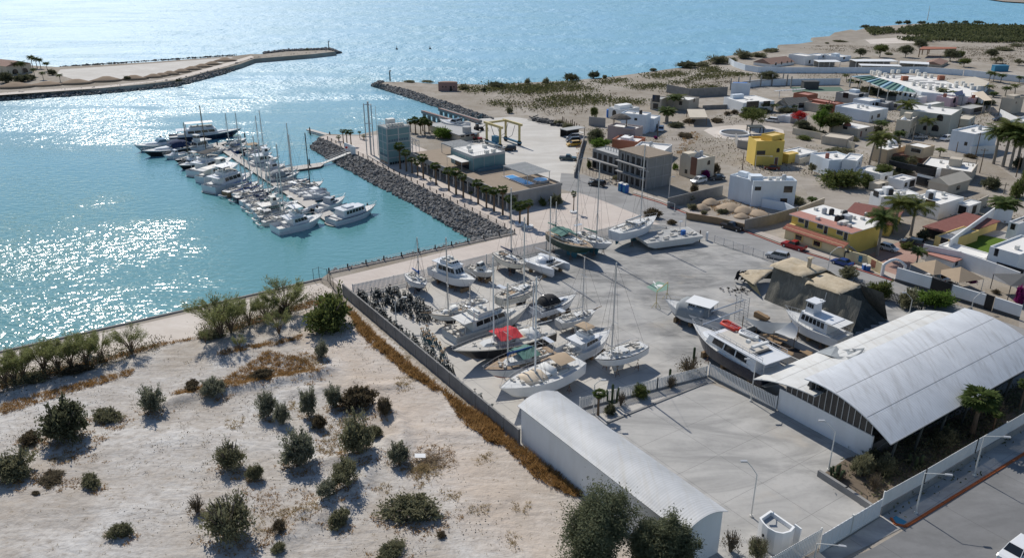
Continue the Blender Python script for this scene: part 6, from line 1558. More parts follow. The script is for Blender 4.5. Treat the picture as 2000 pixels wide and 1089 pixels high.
def wall_px(name,label,line,h,mat,th=.22,cap=None,pil=0,z=0.,group=None,cat='wall',kind=None,base=None):
 P=[G(x,y,z)for x,y in line];o=thing(name,label,cat,P[0],0,group);m=MB()
 for i,(p,q)in enumerate(zip(P,P[1:])):
  d=q-p;hh=h if isinstance(h,(int,float))else h[i]
  m.cbox((p+q)/2-P[0]+Vector((0,0,hh/2-.1)),(d.length+(th if i<len(P)-2 else 0),th-.001*i,hh+.2),math.atan2(d.y,d.x))
 m.build('wall_panel',mat,o)
 if base:
  m=MB()
  for p,q in zip(P,P[1:]):d=q-p;m.cbox((p+q)/2-P[0]+Vector((0,0,.3)),(d.length,th+.06,.62),math.atan2(d.y,d.x))
  m.build('plinth',base,o)
 if cap:
  m=MB()
  for i,(p,q)in enumerate(zip(P,P[1:])):
   d=q-p;hh=h if isinstance(h,(int,float))else h[i];m.cbox((p+q)/2-P[0]+Vector((0,0,hh+.05)),(d.length,th+.08,.1),math.atan2(d.y,d.x))
  m.build('coping',cap,o)
 if pil:
  for p,q in zip(P,P[1:]):
   d=q-p;n=max(1,int(d.length/pil))
   for k in range(n+1):
    c=p.lerp(q,k/n)-P[0];m=MB();hh=h if isinstance(h,(int,float))else h[0];m.cbox(c+Vector((0,0,hh/2-.05)),(.3,th+.14,hh+.16),math.atan2(d.y,d.x));m.build('column',mat if mat!='block_wall' else 'raw_concrete',o)
 return o
def picket(name,label,line,h,mat,gap=.26,sw=.15,z=0.,post=True,group='picket fences of the boatyard',th=.05,low=None):
 P=[G(x,y,z)for x,y in line];o=thing(name,label,'fence',P[0],0,group);m=MB()
 for p,q in zip(P,P[1:]):
  d=q-p;n=int(d.length/gap);a=math.atan2(d.y,d.x)
  for k in range(n):m.cbox(p.lerp(q,(k+.5)/n)-P[0]+Vector((0,0,h/2+.05)),(sw,th,h),a)
 m.build('pickets',mat,o);m=MB()
 for p,q in zip(P,P[1:]):
  d=q-p;a=math.atan2(d.y,d.x)
  for zz in(.3,h-.25):m.cbox((p+q)/2-P[0]+Vector((0,0,zz)),(d.length,th*.6,.07),a)
 m.build('rail',mat,o)
 if low:
  m=MB()
  for p,q in zip(P,P[1:]):d=q-p;m.cbox((p+q)/2-P[0]+Vector((0,0,low/2)),(d.length+.2,.3,low),math.atan2(d.y,d.x))
  m.build('low_wall','raw_concrete',o)
 if post:
  for p,q in zip(P,P[1:]):
   n=max(1,int((q-p).length/6))
   for k in range(n+1):m=MB();c=p.lerp(q,k/n)-P[0];m.box(c.x-.07,c.y-.07,0,c.x+.07,c.y+.07,h+.2);m.build('post',mat,o)
 return o
simple('picket_white',(.74,.73,.7),.7,.1,.8,stain=.2)
wall_px('block_wall','long grey concrete block wall between the sandy lot and the boatyard',[(672,577),(1013,866)],HT(1011,866,837),'block_wall',.25,None,3.6)
picket('picket_fence','white picket fence between the promenade and the stored boats',[(690,575),(845,541),(1000,503),(1130,474),(1243,448)],2.0,'picket_white')
picket('picket_fence','white picket fence around the street corner of the boatyard by the barge',[(1246,447),(1300,460),(1348,472)],1.9,'picket_white')
picket('picket_fence','picket fence dividing the boatyard from the empty concrete courtyard',[(1132,800),(1283,761),(1379,736)],1.9,'picket_white',low=.25)
picket('picket_fence','white picket fence in front of the navy motor yacht beside the hangar',[(1384,735),(1514,801)],2.2,'picket_white',low=.3)
picket('picket_fence','low slatted fence along the street side of the boatyard',[(1665,560),(1760,592),(1800,606)],1.5,'dark_steel')
picket('picket_fence','tall white slatted fence along the avenue pavement by the hangar garden',[(1719,1003),(1800,957),(1900,897),(2010,832)],3.0,'picket_white',gap=.2,sw=.175,low=1.1,group='white fences along the avenue')
picket('picket_fence','white slatted fence left of the sliding gate',[(1500,1128),(1598,1070)],2.6,'picket_white',group='white fences along the avenue')
def mesh_fence(name,label,line,h,mat='galv',group=None):
 P=[G(x,y)for x,y in line];o=thing(name,label,'fence',P[0],0,group);m=MB()
 for p,q in zip(P,P[1:]):
  n=max(1,int((q-p).length/2.2))
  for k in range(n+1):c=p.lerp(q,k/n)-P[0];m.tube(c,c+Vector((0,0,h+.1)),.05,n=5)
  for zz in(.1,h):m.tube(p-P[0]+Vector((0,0,zz)),q-P[0]+Vector((0,0,zz)),.03,n=4)
 m.build('post',mat,o);m=MB()
 for p,q in zip(P,P[1:]):
  L=(q-p).length;s=0
  while s<L:
   for dr in(1,-1):
    e=s+dr*h;m.tube(p.lerp(q,s/L)-P[0]+Vector((0,0,.1)),p.lerp(q,min(1,max(0,e/L)))-P[0]+Vector((0,0,min(h,abs(min(1,max(0,e/L))*L-s)+.1))),.006,n=3,cap=False)
   s+=.3
 m.build('mesh',mat,o);return o
mesh_fence('wire_fence','wire mesh fence across the quay corner where the shore track ends',[(613,548),(624,544),(640,548),(652,566),(662,573)],2.4,'dark_steel')
mesh_fence('wire_fence','thin wire mesh fence between the yard paving and the street',[(1395,474),(1470,499),(1552,527)],1.6)
wall_px('gate_pillar','white gate pillar nearest the barge',[(1353.5,472),(1355.5,472.5)],2.2,'white_wall',.7,cat='gate pillar');wall_px('gate_pillar','white gate pillar at the start of the wire fence',[(1379,469),(1381,469.5)],1.9,'white_wall',.7,cat='gate pillar')
m=MB();m.tube((0,0,0),(0,0,2.8),.13);tag(m.build('dark_post','black_timber',loc=G(1366,473)),'black post between the two white gate pillars','post')
sg=thing('sliding_gate','white ribbed sliding gate across the courtyard entrance','gate',G(1600,1078));A0,B0=G(1600,1078),G(1717,1006);m=MB();d=B0-A0;a=math.atan2(d.y,d.x);n=int(d.length/.35)
for k in range(n):m.cbox(d*((k+.5)/n)+Vector((0,0,1.25)),(.33,.05+.04*(k%2),2.3),a)
m.build('gate_leaf','white_paint',sg);m=MB();m.cbox(d*.5+Vector((0,0,1.3)),(.2,.24,2.6),a);m.cbox(d*.5+Vector((0,0,.1)),(d.length,.2,.2),a);m.build('gate_frame','offwhite',sg)
gb=thing('guard_booth','white curved guard booth with recessed flat roof by the gate','booth',G(1520,1085));c=G(1520,1085);hb=3.0
rim=[G(x,y,hb)-c for x,y in((1483,1010),(1505,995),(1553,1028),(1545,1037),(1530,1041),(1515,1038),(1500,1030),(1490,1020))]
pl=[(p.x,p.y)for p in rim];ce=Vector((sum(p[0]for p in pl)/8,sum(p[1]for p in pl)/8));inn=[tuple(ce+(Vector(p)-ce)*.86)for p in pl]
if sum(a[0]*b[1]-b[0]*a[1]for a,b in zip(pl,pl[1:]+pl[:1]))<0:pl.reverse();inn.reverse()
m=MB();m.loft([[(x,y,0)for x,y in pl],[(x,y,hb)for x,y in pl],[(x,y,hb)for x,y in inn],[(x,y,hb-.55)for x,y in inn]],cap=False);m.build('wall','white_wall',gb)
m=MB();m.prism(inn,hb-.56,hb-.5);m.build('roof','grey_roof',gb);m=MB();q=G(1497,1046,1.6)-c;m.cbox(q+Vector((0,-.1,0)),(1.0,.08,.35),-.6);m.build('window','glass_dark',gb)
m=MB();q=G(1555,1050,1.3)-c;m.cbox(q,(.15,.9,3.2),.5);m.build('side_wall','white_wall',gb)
paving('garden_earth_shaded',(.16,.125,.09),(.22,.175,.13),(.1,.08,.06),0,0,0,.6)  # dark earth, with the garden's shade also put into its colour
wall_px('planter_wall','rough stone retaining wall of the corner cactus bed',[(1600,930),(1650,962),(1700,996)],.9,'raw_concrete',.4);poly_px('garden_soil',[(1602,928),(1655,893),(1720,880),(2010,745),(2010,826),(1720,994)],.03,'garden_earth_shaded')
cover('garden_plants',[[(1690,905),(1720,885),(2010,750),(2010,815),(1800,930),(1722,985)]],3800,.45,'leaf_dark','dark low planting and litter in the hangar garden',.8,26,.5)
sh0=G(1013,866);shh=HT(1013,866,794);E0,E1,E2=G(1014,794,shh),G(1335,1036,shh),G(1436,1012,shh)
SL=gdist(E1,E0)[1];SW=gdist(E1,E2)[0]
shed=thing('long_shed','long white shed with arched corrugated metal roof beside the grey wall','shed',(E1 .x,E1 .y,0),B_ANG);rise=.8
def arch(x,W,z0,r):return z0+r*(1-((2*x/W)-1)**2)
m=MB();n=14
m.box(0,0,0,.25,SL,shh-.02);m.box(SW-.25,0,0,SW,SL,shh-.02)
for y0,y1 in((0.002,.25),(SL-.25,SL-.002)):
 pr=[(.251,y)for y in()];ring=[(.251,0.)]+[(.251+(SW-.502)*k/n,arch(.251+(SW-.502)*k/n,SW,shh,rise)-.05)for k in range(n+1)]+[(SW-.251,0.)]
 m.loft([[(x,y0,z)for x,z in ring],[(x,y1,z)for x,z in ring]])
m.build('wall','white_wall',shed)
m=MB();o_=.35;rings=[]
for k in range(n+1):
 x=-o_+(SW+2*o_)*k/n;z=arch(min(max(x,-.2),SW+.2),SW,shh,rise)+.02
 rings.append([(x,-.4,z),(x,SL+.4,z),(x,SL+.4,z+.07),(x,-.4,z+.07)])
m.loft(rings);m.build('roof','shed_roof',shed)
def ray_plane(px,py,P0,ang):
 """point on the vertical plane through P0 along angle ang seen at a pixel"""
 u=(px-1000)/F;v=(py-544.5)/F;d=Vector((u,CT-v*ST,-ST-v*CT));nrm=Vector((-math.sin(ang),math.cos(ang),0));C0=Vector((0,0,H))
 t=(Vector((P0 .x,P0 .y,0))-C0).dot(nrm)/d.dot(nrm);return C0+d*t
hg0=G(1517,800);hgR=G(1706,891);bdir=Vector((math.cos(B_ANG),math.sin(B_ANG),0));adir=Vector((math.cos(A_ANG),math.sin(A_ANG),0))
FP=hg0-bdir*1.6
def hp(px,py):q=ray_plane(px,py,FP,A_ANG);d=q-hg0;return d.dot(adir),q.z
low=[hp(*p)for p in((1471,740),(1492,741),(1524,748),(1560,759),(1593,773))]
upp=[hp(*p)for p in((1572,738),(1600,750),(1625,763),(1670,793),(1696,815),(1712,836),(1728,853),(1742,864))]
zl=low[0][1]
LB=gdist(G(1471,740,zl),G(1775,609,zl))[0]+0
hang=thing('hangar','huge hangar with two-tier curved metal roof over white walls','hangar',hg0,B_ANG)
m=MB()
WA=(hgR-hg0).length;hw=HT(1517,800,758)
m.box(0,-WA,-.1,.3,0,hw);m.build('wall','white_wall',hang)
def smooth_prof(p,n=28):
 """a least-squares cubic through the roof profile, so the sheet bends evenly"""
 s0,s1=p[0][0],p[-1][0];X=[[((s-s0)/(s1-s0))**k for k in range(4)]for s,_ in p];A=[[sum(r[i]*r[j]for r in X)+(1e-6 if i==j else 0)for j in range(4)]+[sum(r[i]*z for r,(_,z)in zip(X,p))]for i in range(4)]
 for i in range(4):
  k=max(range(i,4),key=lambda q:abs(A[q][i]));A[i],A[k]=A[k],A[i]
  for j in range(4):
   if j!=i:f=A[j][i]/A[i][i];A[j]=[a-f*b for a,b in zip(A[j],A[i])]
 c=[A[i][4]/A[i][i]for i in range(4)]
 return[(s0+(s1-s0)*t/n,sum(c[k]*(t/n)**k for k in range(4)))for t in range(n+1)]
def roof_sheet(name,prof,x0,x1,mat,th=.14):
 prof=smooth_prof(prof);m=MB();m.loft([[(x,-s,z-th)for s,z in prof[::-1]]for x in(x0,x1)],closed=False,cap=False);q=m.build('roof_soffit','dark_grey',hang);m=MB();m.loft([[(x,-s,z)for s,z in prof]for x in(x0,x1)],closed=False,cap=False);r_=m.build(name,mat,hang,smooth=True);q.parent=r_
 m=MB()
 for x in(x0,x1):[m.face([(x,-a[0],a[1]-th),(x,-b[0],b[1]-th),(x,-b[0],b[1]),(x,-a[0],a[1])])for a,b in zip(prof,prof[1:])]
 for s,z in(prof[0],prof[-1]):m.face([(x0,-s,z-th),(x1,-s,z-th),(x1,-s,z),(x0,-s,z)])
 m.build('roof_edge',mat,r_)
 m=MB()
 for f in(.36,.72):
  i=int(len(prof)*f);a,b=prof[i],prof[i+1];m.face([(x0+.2,-a[0],a[1]+.02),(x1-.2,-a[0],a[1]+.02),(x1-.2,-a[0]-.05,a[1]+(b[1]-a[1])*.05/(b[0]-a[0])+.02),(x0+.2,-a[0]-.05,a[1]+(b[1]-a[1])*.05/(b[0]-a[0])+.02)])
 m.build('roof_seam','raw_concrete',r_);return r_
low_e=low
roof_sheet('lower_roof',low_e,-1.6,LB,'hangar_roof_pale');
xs=[upp[0][0]]+[s for s,z in upp[1:]]
upp2=sorted(upp)
LU=gdist(G(1572,738,upp2[0][1]),G(1880,599,upp2[0][1]))[0]-1.6
roof_sheet('upper_roof',upp2,-1.6,LU,'hangar_roof')
m=MB();s0=upp2[0][0]+.25;zA=min(low[-1][1],low[-2][1])-.2;zB=upp2[0][1]-.1
m.box(-.6,-s0-.3,zA,LB,-s0,zB);m.build('clerestory','dark_grey',hang)
m=MB();prof=[(s,z-.2)for s,z in low if s>.3 and s<WA]+[(s,z-.2)for s,z in upp2 if.3<s<WA];prof=sorted(prof)
ring=[(prof[0][0],hw+.03)]+prof+[(prof[-1][0],hw+.03)]
m.loft([[(x,-s,max(z,hw+.02))for s,z in ring]for x in(.08,.18)]);m.build('glazing','glass_dark',hang)
m=MB();nb=15
for k in range(nb+1):
 s=prof[0][0]+(prof[-1][0]-prof[0][0])*k/nb;zt=hw+.1
 for(s1,z1),(s2,z2)in zip(prof,prof[1:]):
  if s1<=s<=s2 and s2>s1:zt=z1+(z2-z1)*(s-s1)/(s2-s1)
 if zt>hw+.1:m.box(.0,-s-.05,hw,.07,-s+.05,zt)
m.box(-.02,-prof[-1][0],hw,.075,-prof[0][0],hw+.09);m.build('glazing_bar','galv',hang)
sR,zR=upp2[-1]
m=MB()
for k in range(9):
 x=.4+k*(LB+6)/8;m.tube((x,-sR+.8,-.1),(x,-sR+.3,zR-.2),.16,n=6);m.tube((x,-WA+.6,-.1),(x,-sR+.9,zR-.5),.1,n=5)
m.build('column','dark_steel',hang)
m=MB();m.box(.4,-WA,-.1,LB+6,-WA+.2,2.2);m.build('side_wall','dark_grey',hang)
m=MB();m.box(LB-.3,-WA,-.1,LB,0,min(zl,zR)-.3);m.build('rear_wall','grey_wall',hang)
m=MB()
for x in(-1.62,LB*.33,LB*.66):pass
m.box(-1.55,-sR-.03,zR-.3,LU,-sR+.15,zR-.13);m.box(-1.55,-low[0][0]-.1,low[0][1]-.3,LB,-low[0][0]+.04,low[0][1]-.12);m.build('gutter','galv',hang)
def on_low(px,py):
 best=None
 for s,z in low:
  g=G(px,py,z);d=g-hg0;
  e=abs(d.dot(adir)-s)
  if best is None or e<best[0]:best=(e,g)
 return best[1]+Vector((0,0,.1))
pts=[on_low(x,y)for x,y in((1594,688),(1633,676),(1640,684),(1662,686),(1672,682),(1688,684),(1668,698),(1650,701),(1622,696))]
m=MB();c=pts[0].copy();m.face([p-c for p in pts]);[m.face([pts[i]-c+Vector((0,0,.35*(i%2))),pts[i+1]-c+Vector((0,0,.35*((i+1)%2))),(pts[i]+pts[i+1])/2-c+Vector((0,-.6,.02))])for i in range(len(pts)-1)]
tag(m.build('roof_netting','grey_canvas',loc=c),'crumpled grey netting lying on the hangar\'s lower roof','netting')
N0=G(1660,655);TL=gdist(N0,G(1476,590))[1];TW=gdist(N0,G(1735,625))[0]
ts=thing('covered_ship','huge ship under dark netting and tan tarpaulins by the street','ship',N0,B_ANG)
def T_(px,py,z):d=G(px,py,z)-N0;return gdist(N0,N0+d)
def fold(y,x):return.45*MN.noise(Vector((x*.3,y*.55,3.3)))+.2*math.sin(y*1.9+x*.4+2*MN.noise(Vector((y*.3,x*.2,1))))
def zfit(px,py,x):
 z=9.5
 while z>2 and T_(px,py,z)[0]<x:z-=.05
 return z
zr,zu,zb=zfit(1640,571,1.7),zfit(1567,537,1.6),zfit(1475,552,.9)
rr=[T_(x,y,zr)for x,y in((1640,571),(1577,549),(1610,532),(1680,555))];uu=[T_(x,y,zu)for x,y in((1567,537),(1507,516),(1547,502),(1612,524))]
m=MB()
rows=[]
ny=90
for k in range(ny+1):
 y=TL*k/ny;t=k/ny
 if y<rr[1][1]-1:xt,zt=rr[0][0]*1.0,zr
 else:xt,zt=uu[0][0]*1.0,zu-.15
 if y>uu[1][1]:f=min(1,(y-uu[1][1])/5);xt=uu[0][0]*(1-f)+1.6*f;zt=zu*(1-f)+zb*f
 row=[]
 for j in range(10):
  u=j/9;xx=xt*(1-(1-u)**1.7);zz=zt*u**.9*(1.02 if j<9 else 1.)
  row.append((xx+fold(y,zz)*(1-.75*u)*min(1,3*u+.25),y,zz+(.0 if j else.02)+(.18*MN.noise(Vector((y*.7,0,9)))if j>7 else 0)))
 rows.append(row)
m.loft(rows,closed=False,cap=False);m.build('side_netting','shade_net',ts,smooth=True)
m=MB();rows=[]
nx=52
for k in range(nx+1):
 x=TW*k/nx;row=[]
 for j in range(10):
  u=j/9;w=1-(1-u)**1.6;xt=rr[0][0]+(rr[3][0]-rr[0][0])*k/nx
  row.append((x*(1-w)+xt*w,(rr[0][1])*w+fold(x*1.6,u*5)*(1-u*.7)-.25*math.sin(k*.55)*(1-u),zr*u))
 rows.append(row)
m.loft(rows[::-1],closed=False,cap=False);m.build('stern_curtain','shade_net_black',ts,smooth=True)
m=MB();rows=[]
for k in range(13):
 y=TL*k/12;zt=zr if y<rr[1][1]else zu-.2;xt=rr[3][0]if y<rr[1][1]else uu[3][0]
 rows.append([(TW+.2*math.sin(k),y,.02),(TW*.5+xt*.5,y,zt*.5),(xt,y,zt)])
m.loft(rows,closed=False,cap=False);m.build('side_netting','shade_net',ts,smooth=True)
def sheet(name,quad,z,mat,sag=.2,nn=10,tilt=0):
 m=MB();a,b,c,d=[Vector((q[0],q[1],z))for q in quad];rows=[]
 for i in range(-1,nn+2):
  row=[]
  for j in range(-1,nn+2):
   u,v=i/nn,j/nn;p=(a*(1-u)+d*u)*(1-v)+(b*(1-u)+c*u)*v;uc,vc=min(1,max(0,u)),min(1,max(0,v));q=(a*(1-uc)+d*uc)*(1-vc)+(b*(1-uc)+c*uc)*vc
   e=min(uc,1-uc,vc,1-vc);out=(u!=uc)+(v!=vc);p=q+(p-q)*.45
   p.z+=sag*MN.noise(Vector((q.x*.45,q.y*.45,z)))*min(1,e*4+.35)+.12*min(1,e*5)-out*(.3+.3*MN.noise(Vector((q.x*.8,q.y*.8,4))));row.append(p)
  rows.append(row)
 m.loft(rows,closed=False,cap=False);return m.build(name,mat,ts,smooth=True)
sheet('rear_tarpaulin',rr,zr+.04,'dusty_canvas',.22);sheet('upper_tarpaulin',uu,zu+.04,'dusty_canvas',.35)
m=MB()
m.loft([[(uu[0][0],uu[0][1],zr),(uu[3][0],uu[3][1],zr)],[(uu[0][0],uu[0][1],zu),(uu[3][0],uu[3][1],zu)]],closed=False,cap=False);m.build('rear_netting','shade_net',ts)
bowp=[T_(x,y,zb)for x,y in((1475,552),(1445,534),(1462,527),(1507,527))]
sheet('bow_tarpaulin',[bowp[0],bowp[1],bowp[2],bowp[3]],zb+.05,'dusty_canvas',.3)
m=MB();q=[T_(x,y,0)for x,y in((1478,588),(1448,566))]
m.loft([[(bowp[0][0],bowp[0][1],zb),(q[0][0]+1.2,q[0][1],.6)],[(bowp[1][0],bowp[1][1],zb),(q[1][0]+.8,q[1][1]-1.5,.9)],[(bowp[2][0],bowp[2][1],zb),(bowp[2][0],bowp[2][1]-2,.9)],[(bowp[3][0]+1,bowp[3][1],zb),(bowp[3][0]+1,bowp[3][1]-2,.6)]],closed=False,cap=False)
simple('olive_hull',(.09,.085,.05),.7,.2,.6,stain=.4);m.build('bow_hull','olive_hull',ts)
m=MB()
for k in range(9):
 x,y=bowp[1][0]+rnd.uniform(-.4,2.),bowp[1][1]+rnd.uniform(-1.5,.8);m.face([(x,y,zb+.2),(x+rnd.uniform(.5,1.5),y+rnd.uniform(-.6,.6),zb+.1),(x+rnd.uniform(-.3,.6),y+rnd.uniform(-.5,1),rnd.uniform(.2,1.8)),(x-rnd.uniform(.3,.8),y,rnd.uniform(.1,1.2))])
m.build('torn_cover','black_canvas',ts)
m=MB();q=T_(1580,524,zu);m.box(q[0]-.4,q[1]-.25,zu,q[0]+.1,q[1]+.25,zu+2.0);m.box(q[0]-.7,q[1]-.4,zu+2.0,q[0]+.5,q[1]+.4,zu+2.15);m.build('funnel','dusty_canvas',ts)
m=MB();c=G(1440,568);[m.leaf(Vector((rnd.gauss(0,1.4),rnd.gauss(0,.7),rnd.uniform(.03,.3))),Vector((rnd.uniform(-1,1),rnd.uniform(-1,1),.1)),.3,.7)for _ in range(46)];tag(m.build('plastic_scraps','black_canvas',loc=c),'torn black plastic sheeting on the ground by the covered ship\'s bow','plastic sheeting')
def awning(label,corners,poles,mat,sag):
 c=G(*corners[0][:2]);P=[G(x,y,z)-c for x,y,z in corners];o=thing('sun_awning',label,'awning',c,0,'awnings strung beside the navy yacht');m=MB();rows=[];n=9
 for i in range(n+1):
  row=[]
  for j in range(n+1):
   u,v=i/n,j/n;p=(P[0]*(1-u)+P[1]*u)*(1-v)+(P[3]*(1-u)+P[2]*u)*v;p.z-=sag*math.sin(PI*u)*(.4+.6*v);row.append(p)
  rows.append(row)
 m.loft(rows,closed=False,cap=False);m.build('sheet',mat,o,smooth=True);m=MB()
 for p in P:m.tube((p.x,p.y,0),(p.x,p.y,p.z+.2),.06,n=5)
 m.build('post','timber',o)
awning('sagging silver-grey awning edged in black, nearer the red rescue float',((1452,619,3.2),(1545,630,3.2),(1533,643,2.6),(1478,640,2.4)),4,'grey_canvas',.9)
awning('smaller silver awning with a peaked corner beside the white trawler',((1512,648,2.8),(1546,628,3.6),(1560,640,2.8),(1552,662,2.2)),4,'cloth_white',.4)
hc=thing('unfinished_hull','open unfinished white hull with timber decking under the awnings','boat hull',G(1525,688),A_ANG);m=MB()
m.box(-7,-2.6,.1,7,-2.45,1.7);m.box(-7,2.45,.1,7,2.6,1.7);m.box(-7,-2.44,.1,-6.85,2.44,1.6);m.build('hull_side','worn_gel',hc)
m=MB();m.box(-6.84,-2.44,.2,6.9,2.44,.5);m.build('bottom_boards','black_timber',hc);m=MB();[m.cbox((rnd.uniform(-6,6),rnd.uniform(-1.8,1.8),rnd.uniform(.7,1.6)),(rnd.uniform(.8,3),rnd.uniform(.3,.9),.06),rnd.uniform(-.4,.4))for _ in range(14)];m.build('planks','timber',hc)
m=MB();p=G(1488,626);m.cbox((0,0,1.0),(2.6,.8,.5),A_ANG,pitch=.1);m.cbox((0,.9,.5),(2.4,.7,.9),A_ANG+.1);tag(m.build('timber_crate','timber',loc=p),'brown timber crates beside the silver-grey awning','crate')
sf=thing('scaffold_tower','thin grey scaffold tower standing behind the navy motor yacht','scaffold',G(1446,628),A_ANG);m=MB()
for x in(-.9,.9):
 for y in(-.6,.6):m.tube((x,y,0),(x,y,4.8),.045,n=5)
for k in range(9):
 z=.4+k*.52
 for x in(-.9,.9):m.tube((x,-.6,z),(x,.6,z),.03,n=4)
 for y in(-.6,.6):m.tube((-.9,y,z),(.9,y,z),.03,n=4)
m.build('steel_frame','galv',sf)
yf=thing('lifting_frame','yellow goalpost lifting frame on the yard paving','frame',G(1292,590));c=G(1292,590);a,b=G(1281,601)-c,G(1302,583)-c;hh=HT(1281,601,568);m=MB()
for q in(a,b):m.tube(q,q+Vector((0,0,hh)),.07);m.tube(q+Vector((-.8,0,0)),q+Vector((0,0,1.2)),.04);m.tube(q+Vector((.8,0,0)),q+Vector((0,0,1.2)),.04)
m.tube(a+Vector((0,0,hh)),b+Vector((0,0,hh)),.09);m.build('steel_frame','yellow_steel',yf)
for x0,y0,x1,y1,l in((1388,608,1452,586,'upper grey aluminium mast lying across the scaffold'),(1372,634,1450,604,'lower grey aluminium mast lying across the scaffold')):
 a,b=G(x0,y0,3.2),G(x1,y1,3.4);m=MB();m.tube((0,0,0),b-a,.14,.12,8);tag(m.build('stored_mast','alu',loc=a),l,'mast')
ST_D=stand_proto('dark_steel',1.75,'d');ST_B=stand_proto('blue_stand',1.7,'b')
def stand_field(poly,n,proto,label,group):
 P=[G(x,y)for x,y in poly];xs=[v.x for v in P];ys=[v.y for v in P];k=0
 while k<n:
  q=Vector((rnd.uniform(min(xs),max(xs)),rnd.uniform(min(ys),max(ys)),0))
  if inside(q,P):k+=1;proto.put((q.x,q.y,.01),rnd.uniform(0,6),label,1.,group).scale=(.85,.85,rnd.uniform(.6,.9))
stand_field([(722,574),(770,567),(826,595),(858,628),(820,632),(724,592)],90,ST_D,'dark steel boat stand packed in the big block near the picket fence','boat stands stored in a packed block')
stand_field([(692,575),(712,580),(775,640),(880,722),(895,735),(880,738),(770,655)],70,ST_D,'dark steel boat stand stored in the strip along the grey wall','boat stands stored along the wall')
stand_field([(812,648),(838,650),(868,690),(882,720),(862,720)],36,ST_B,'dark blue boat stand in the cluster by the black hull\'s bow','blue boat stands stored by the wall')
stand_field([(900,742),(925,765),(1005,845),(1000,858),(950,818)],10,ST_D,'dark steel boat stand leaning among debris near the shed\'s corner','boat stands stored near the shed')
m=MB()
for poly,n in(([(722,574),(770,567),(826,595),(858,628),(820,632),(724,592)],150),([(692,575),(712,580),(775,640),(880,722),(895,735),(880,738),(770,655)],130)):
 P=[G(x,y)for x,y in poly];xs=[v.x for v in P];ys=[v.y for v in P];k=0
 while k<n:
  q=Vector((rnd.uniform(min(xs),max(xs)),rnd.uniform(min(ys),max(ys)),0))
  if not inside(q,P):continue
  k+=1;h=rnd.uniform(.9,1.5);m.M=Matrix.Translation(q)@Matrix.Rotation(rnd.uniform(0,6),4,'Z')@Matrix.Scale(.7,4,(1,0,0))@Matrix.Scale(.7,4,(0,1,0));stand_mesh(m,h,1.9);m.tube((0,0,h*.6),(0,0,h),.05,n=4);m.cbox((0,0,h),(.45,.45,.07),1,0,.4)
tag(m.build('stacked_boat_stands','dark_steel'),'the mass of further dark boat stands between the nearer ones',None,None,'stuff')
def lamp(label,base,top,arm,group='street lamps',mat='offwhite',z=0.):
 p=G(*base,z);h=HT(base[0],base[1],top[1],z)-z;o=thing('street_lamp',label,'street lamp',p,0,group)
 v=(arm[1]-544.5)/F;u=(arm[0]-1000)/F
 dep=p.y*CT-(z+h-H)*ST;ax=(arm[0]-top[0])/F*dep;az=(top[1]-arm[1])/F*dep/CT
 ay=0.
 if az<-.2:ay=az*.9;az=.1
 az=max(.05,min(az,2.0));m=MB();m.tube((0,0,-.1),(0,0,h),.1,.06,8);m.cyl((0,0,0),.2,.25,8);m.build('pole',mat,o)
 e=Vector((ax,ay,h+az));m=MB();m.pipe([(0,0,h-.02),Vector((ax*.5,ay*.5,h+az*.55)),e],.05,6);m.build('arm',mat,o)
 d=Vector((ax,ay,0));a=math.atan2(d.y,d.x);m=MB();m.cbox(e+Vector((math.cos(a)*.3,math.sin(a)*.3,.0)),(.75,.28,.16),a);m.build('lamp_head','galv',o)
LC='street lamps around the courtyard';LS='street lamps along the streets'
for l,b,t,a,g in(('white lamp in the alley between the stored stands and the motorsailer',(774,632),(774,590),(790,580),LC),('white lamp at the corner of the long shed and the picket fence',(1159,808),(1161,750),(1173,741),LC),('white lamp by the picket fence in front of the navy motor yacht',(1466,783),(1468,712),(1455,700),LC),('white lamp beside the curved guard booth',(1467,1008),(1477,926),(1453,897),LC),('white lamp beside the cactus bed and the hangar wall',(1618,918),(1628,843),(1602,819),LC),('white lamp on the avenue pavement at the gate\'s blue access mark',(1788,1002),(1809,923),(1846,930),LS),('white lamp on the avenue pavement farther up by the palms',(1902,929),(1921,851),(1957,856),LS),('white lamp outside the sliding gate at the bottom edge',(1589,1098),(1596,1060),(1636,1069),LS),('white lamp between the covered ship and the yellow hotel',(1616,531),(1620,494),(1633,483),LS),('white lamp among the bushes behind the covered ship',(1776,612),(1781,585),(1766,571),LS),('white lamp in front of the long white garden wall',(1897,604),(1906,583),(1917,571),LS),('white lamp on the red kerb opposite the barge',(1317,413),(1317,398),(1306,395),LS),('slim lamp at the corner of the dark block wall',(1306,386),(1309,346),(1313,345),LS),('white lamp at the apron entrance by the unfinished block',(1130,352),(1131,313),(1139,309),LS),('white lamp in front of the yellow tower house',(1474,332),(1475,304),(1500,312),LS),('thin lamp standing by the low garden fence of the vacant lot',(1338,447),(1339,420),(1337,418),LS)):
 lamp(l,b,t,a,g)
def pole(label,base,top,mat='trunk_brown',arm=True):
 p=G(*base);h=HT(base[0],base[1],top);o=thing('utility_pole',label,'utility pole',p,rnd.uniform(-.3,.3),'utility poles in the village');m=MB();m.tube((0,0,-.1),(0,0,h),.15,.1,7);m.build('pole',mat,o)
 if arm:m=MB();m.box(-.9,-.06,h-.6,.9,.06,h-.48);[m.cyl((x,0,h-.48),.05,.18,6)for x in(-.8,0,.8)];m.build('cross_arm',mat,o)
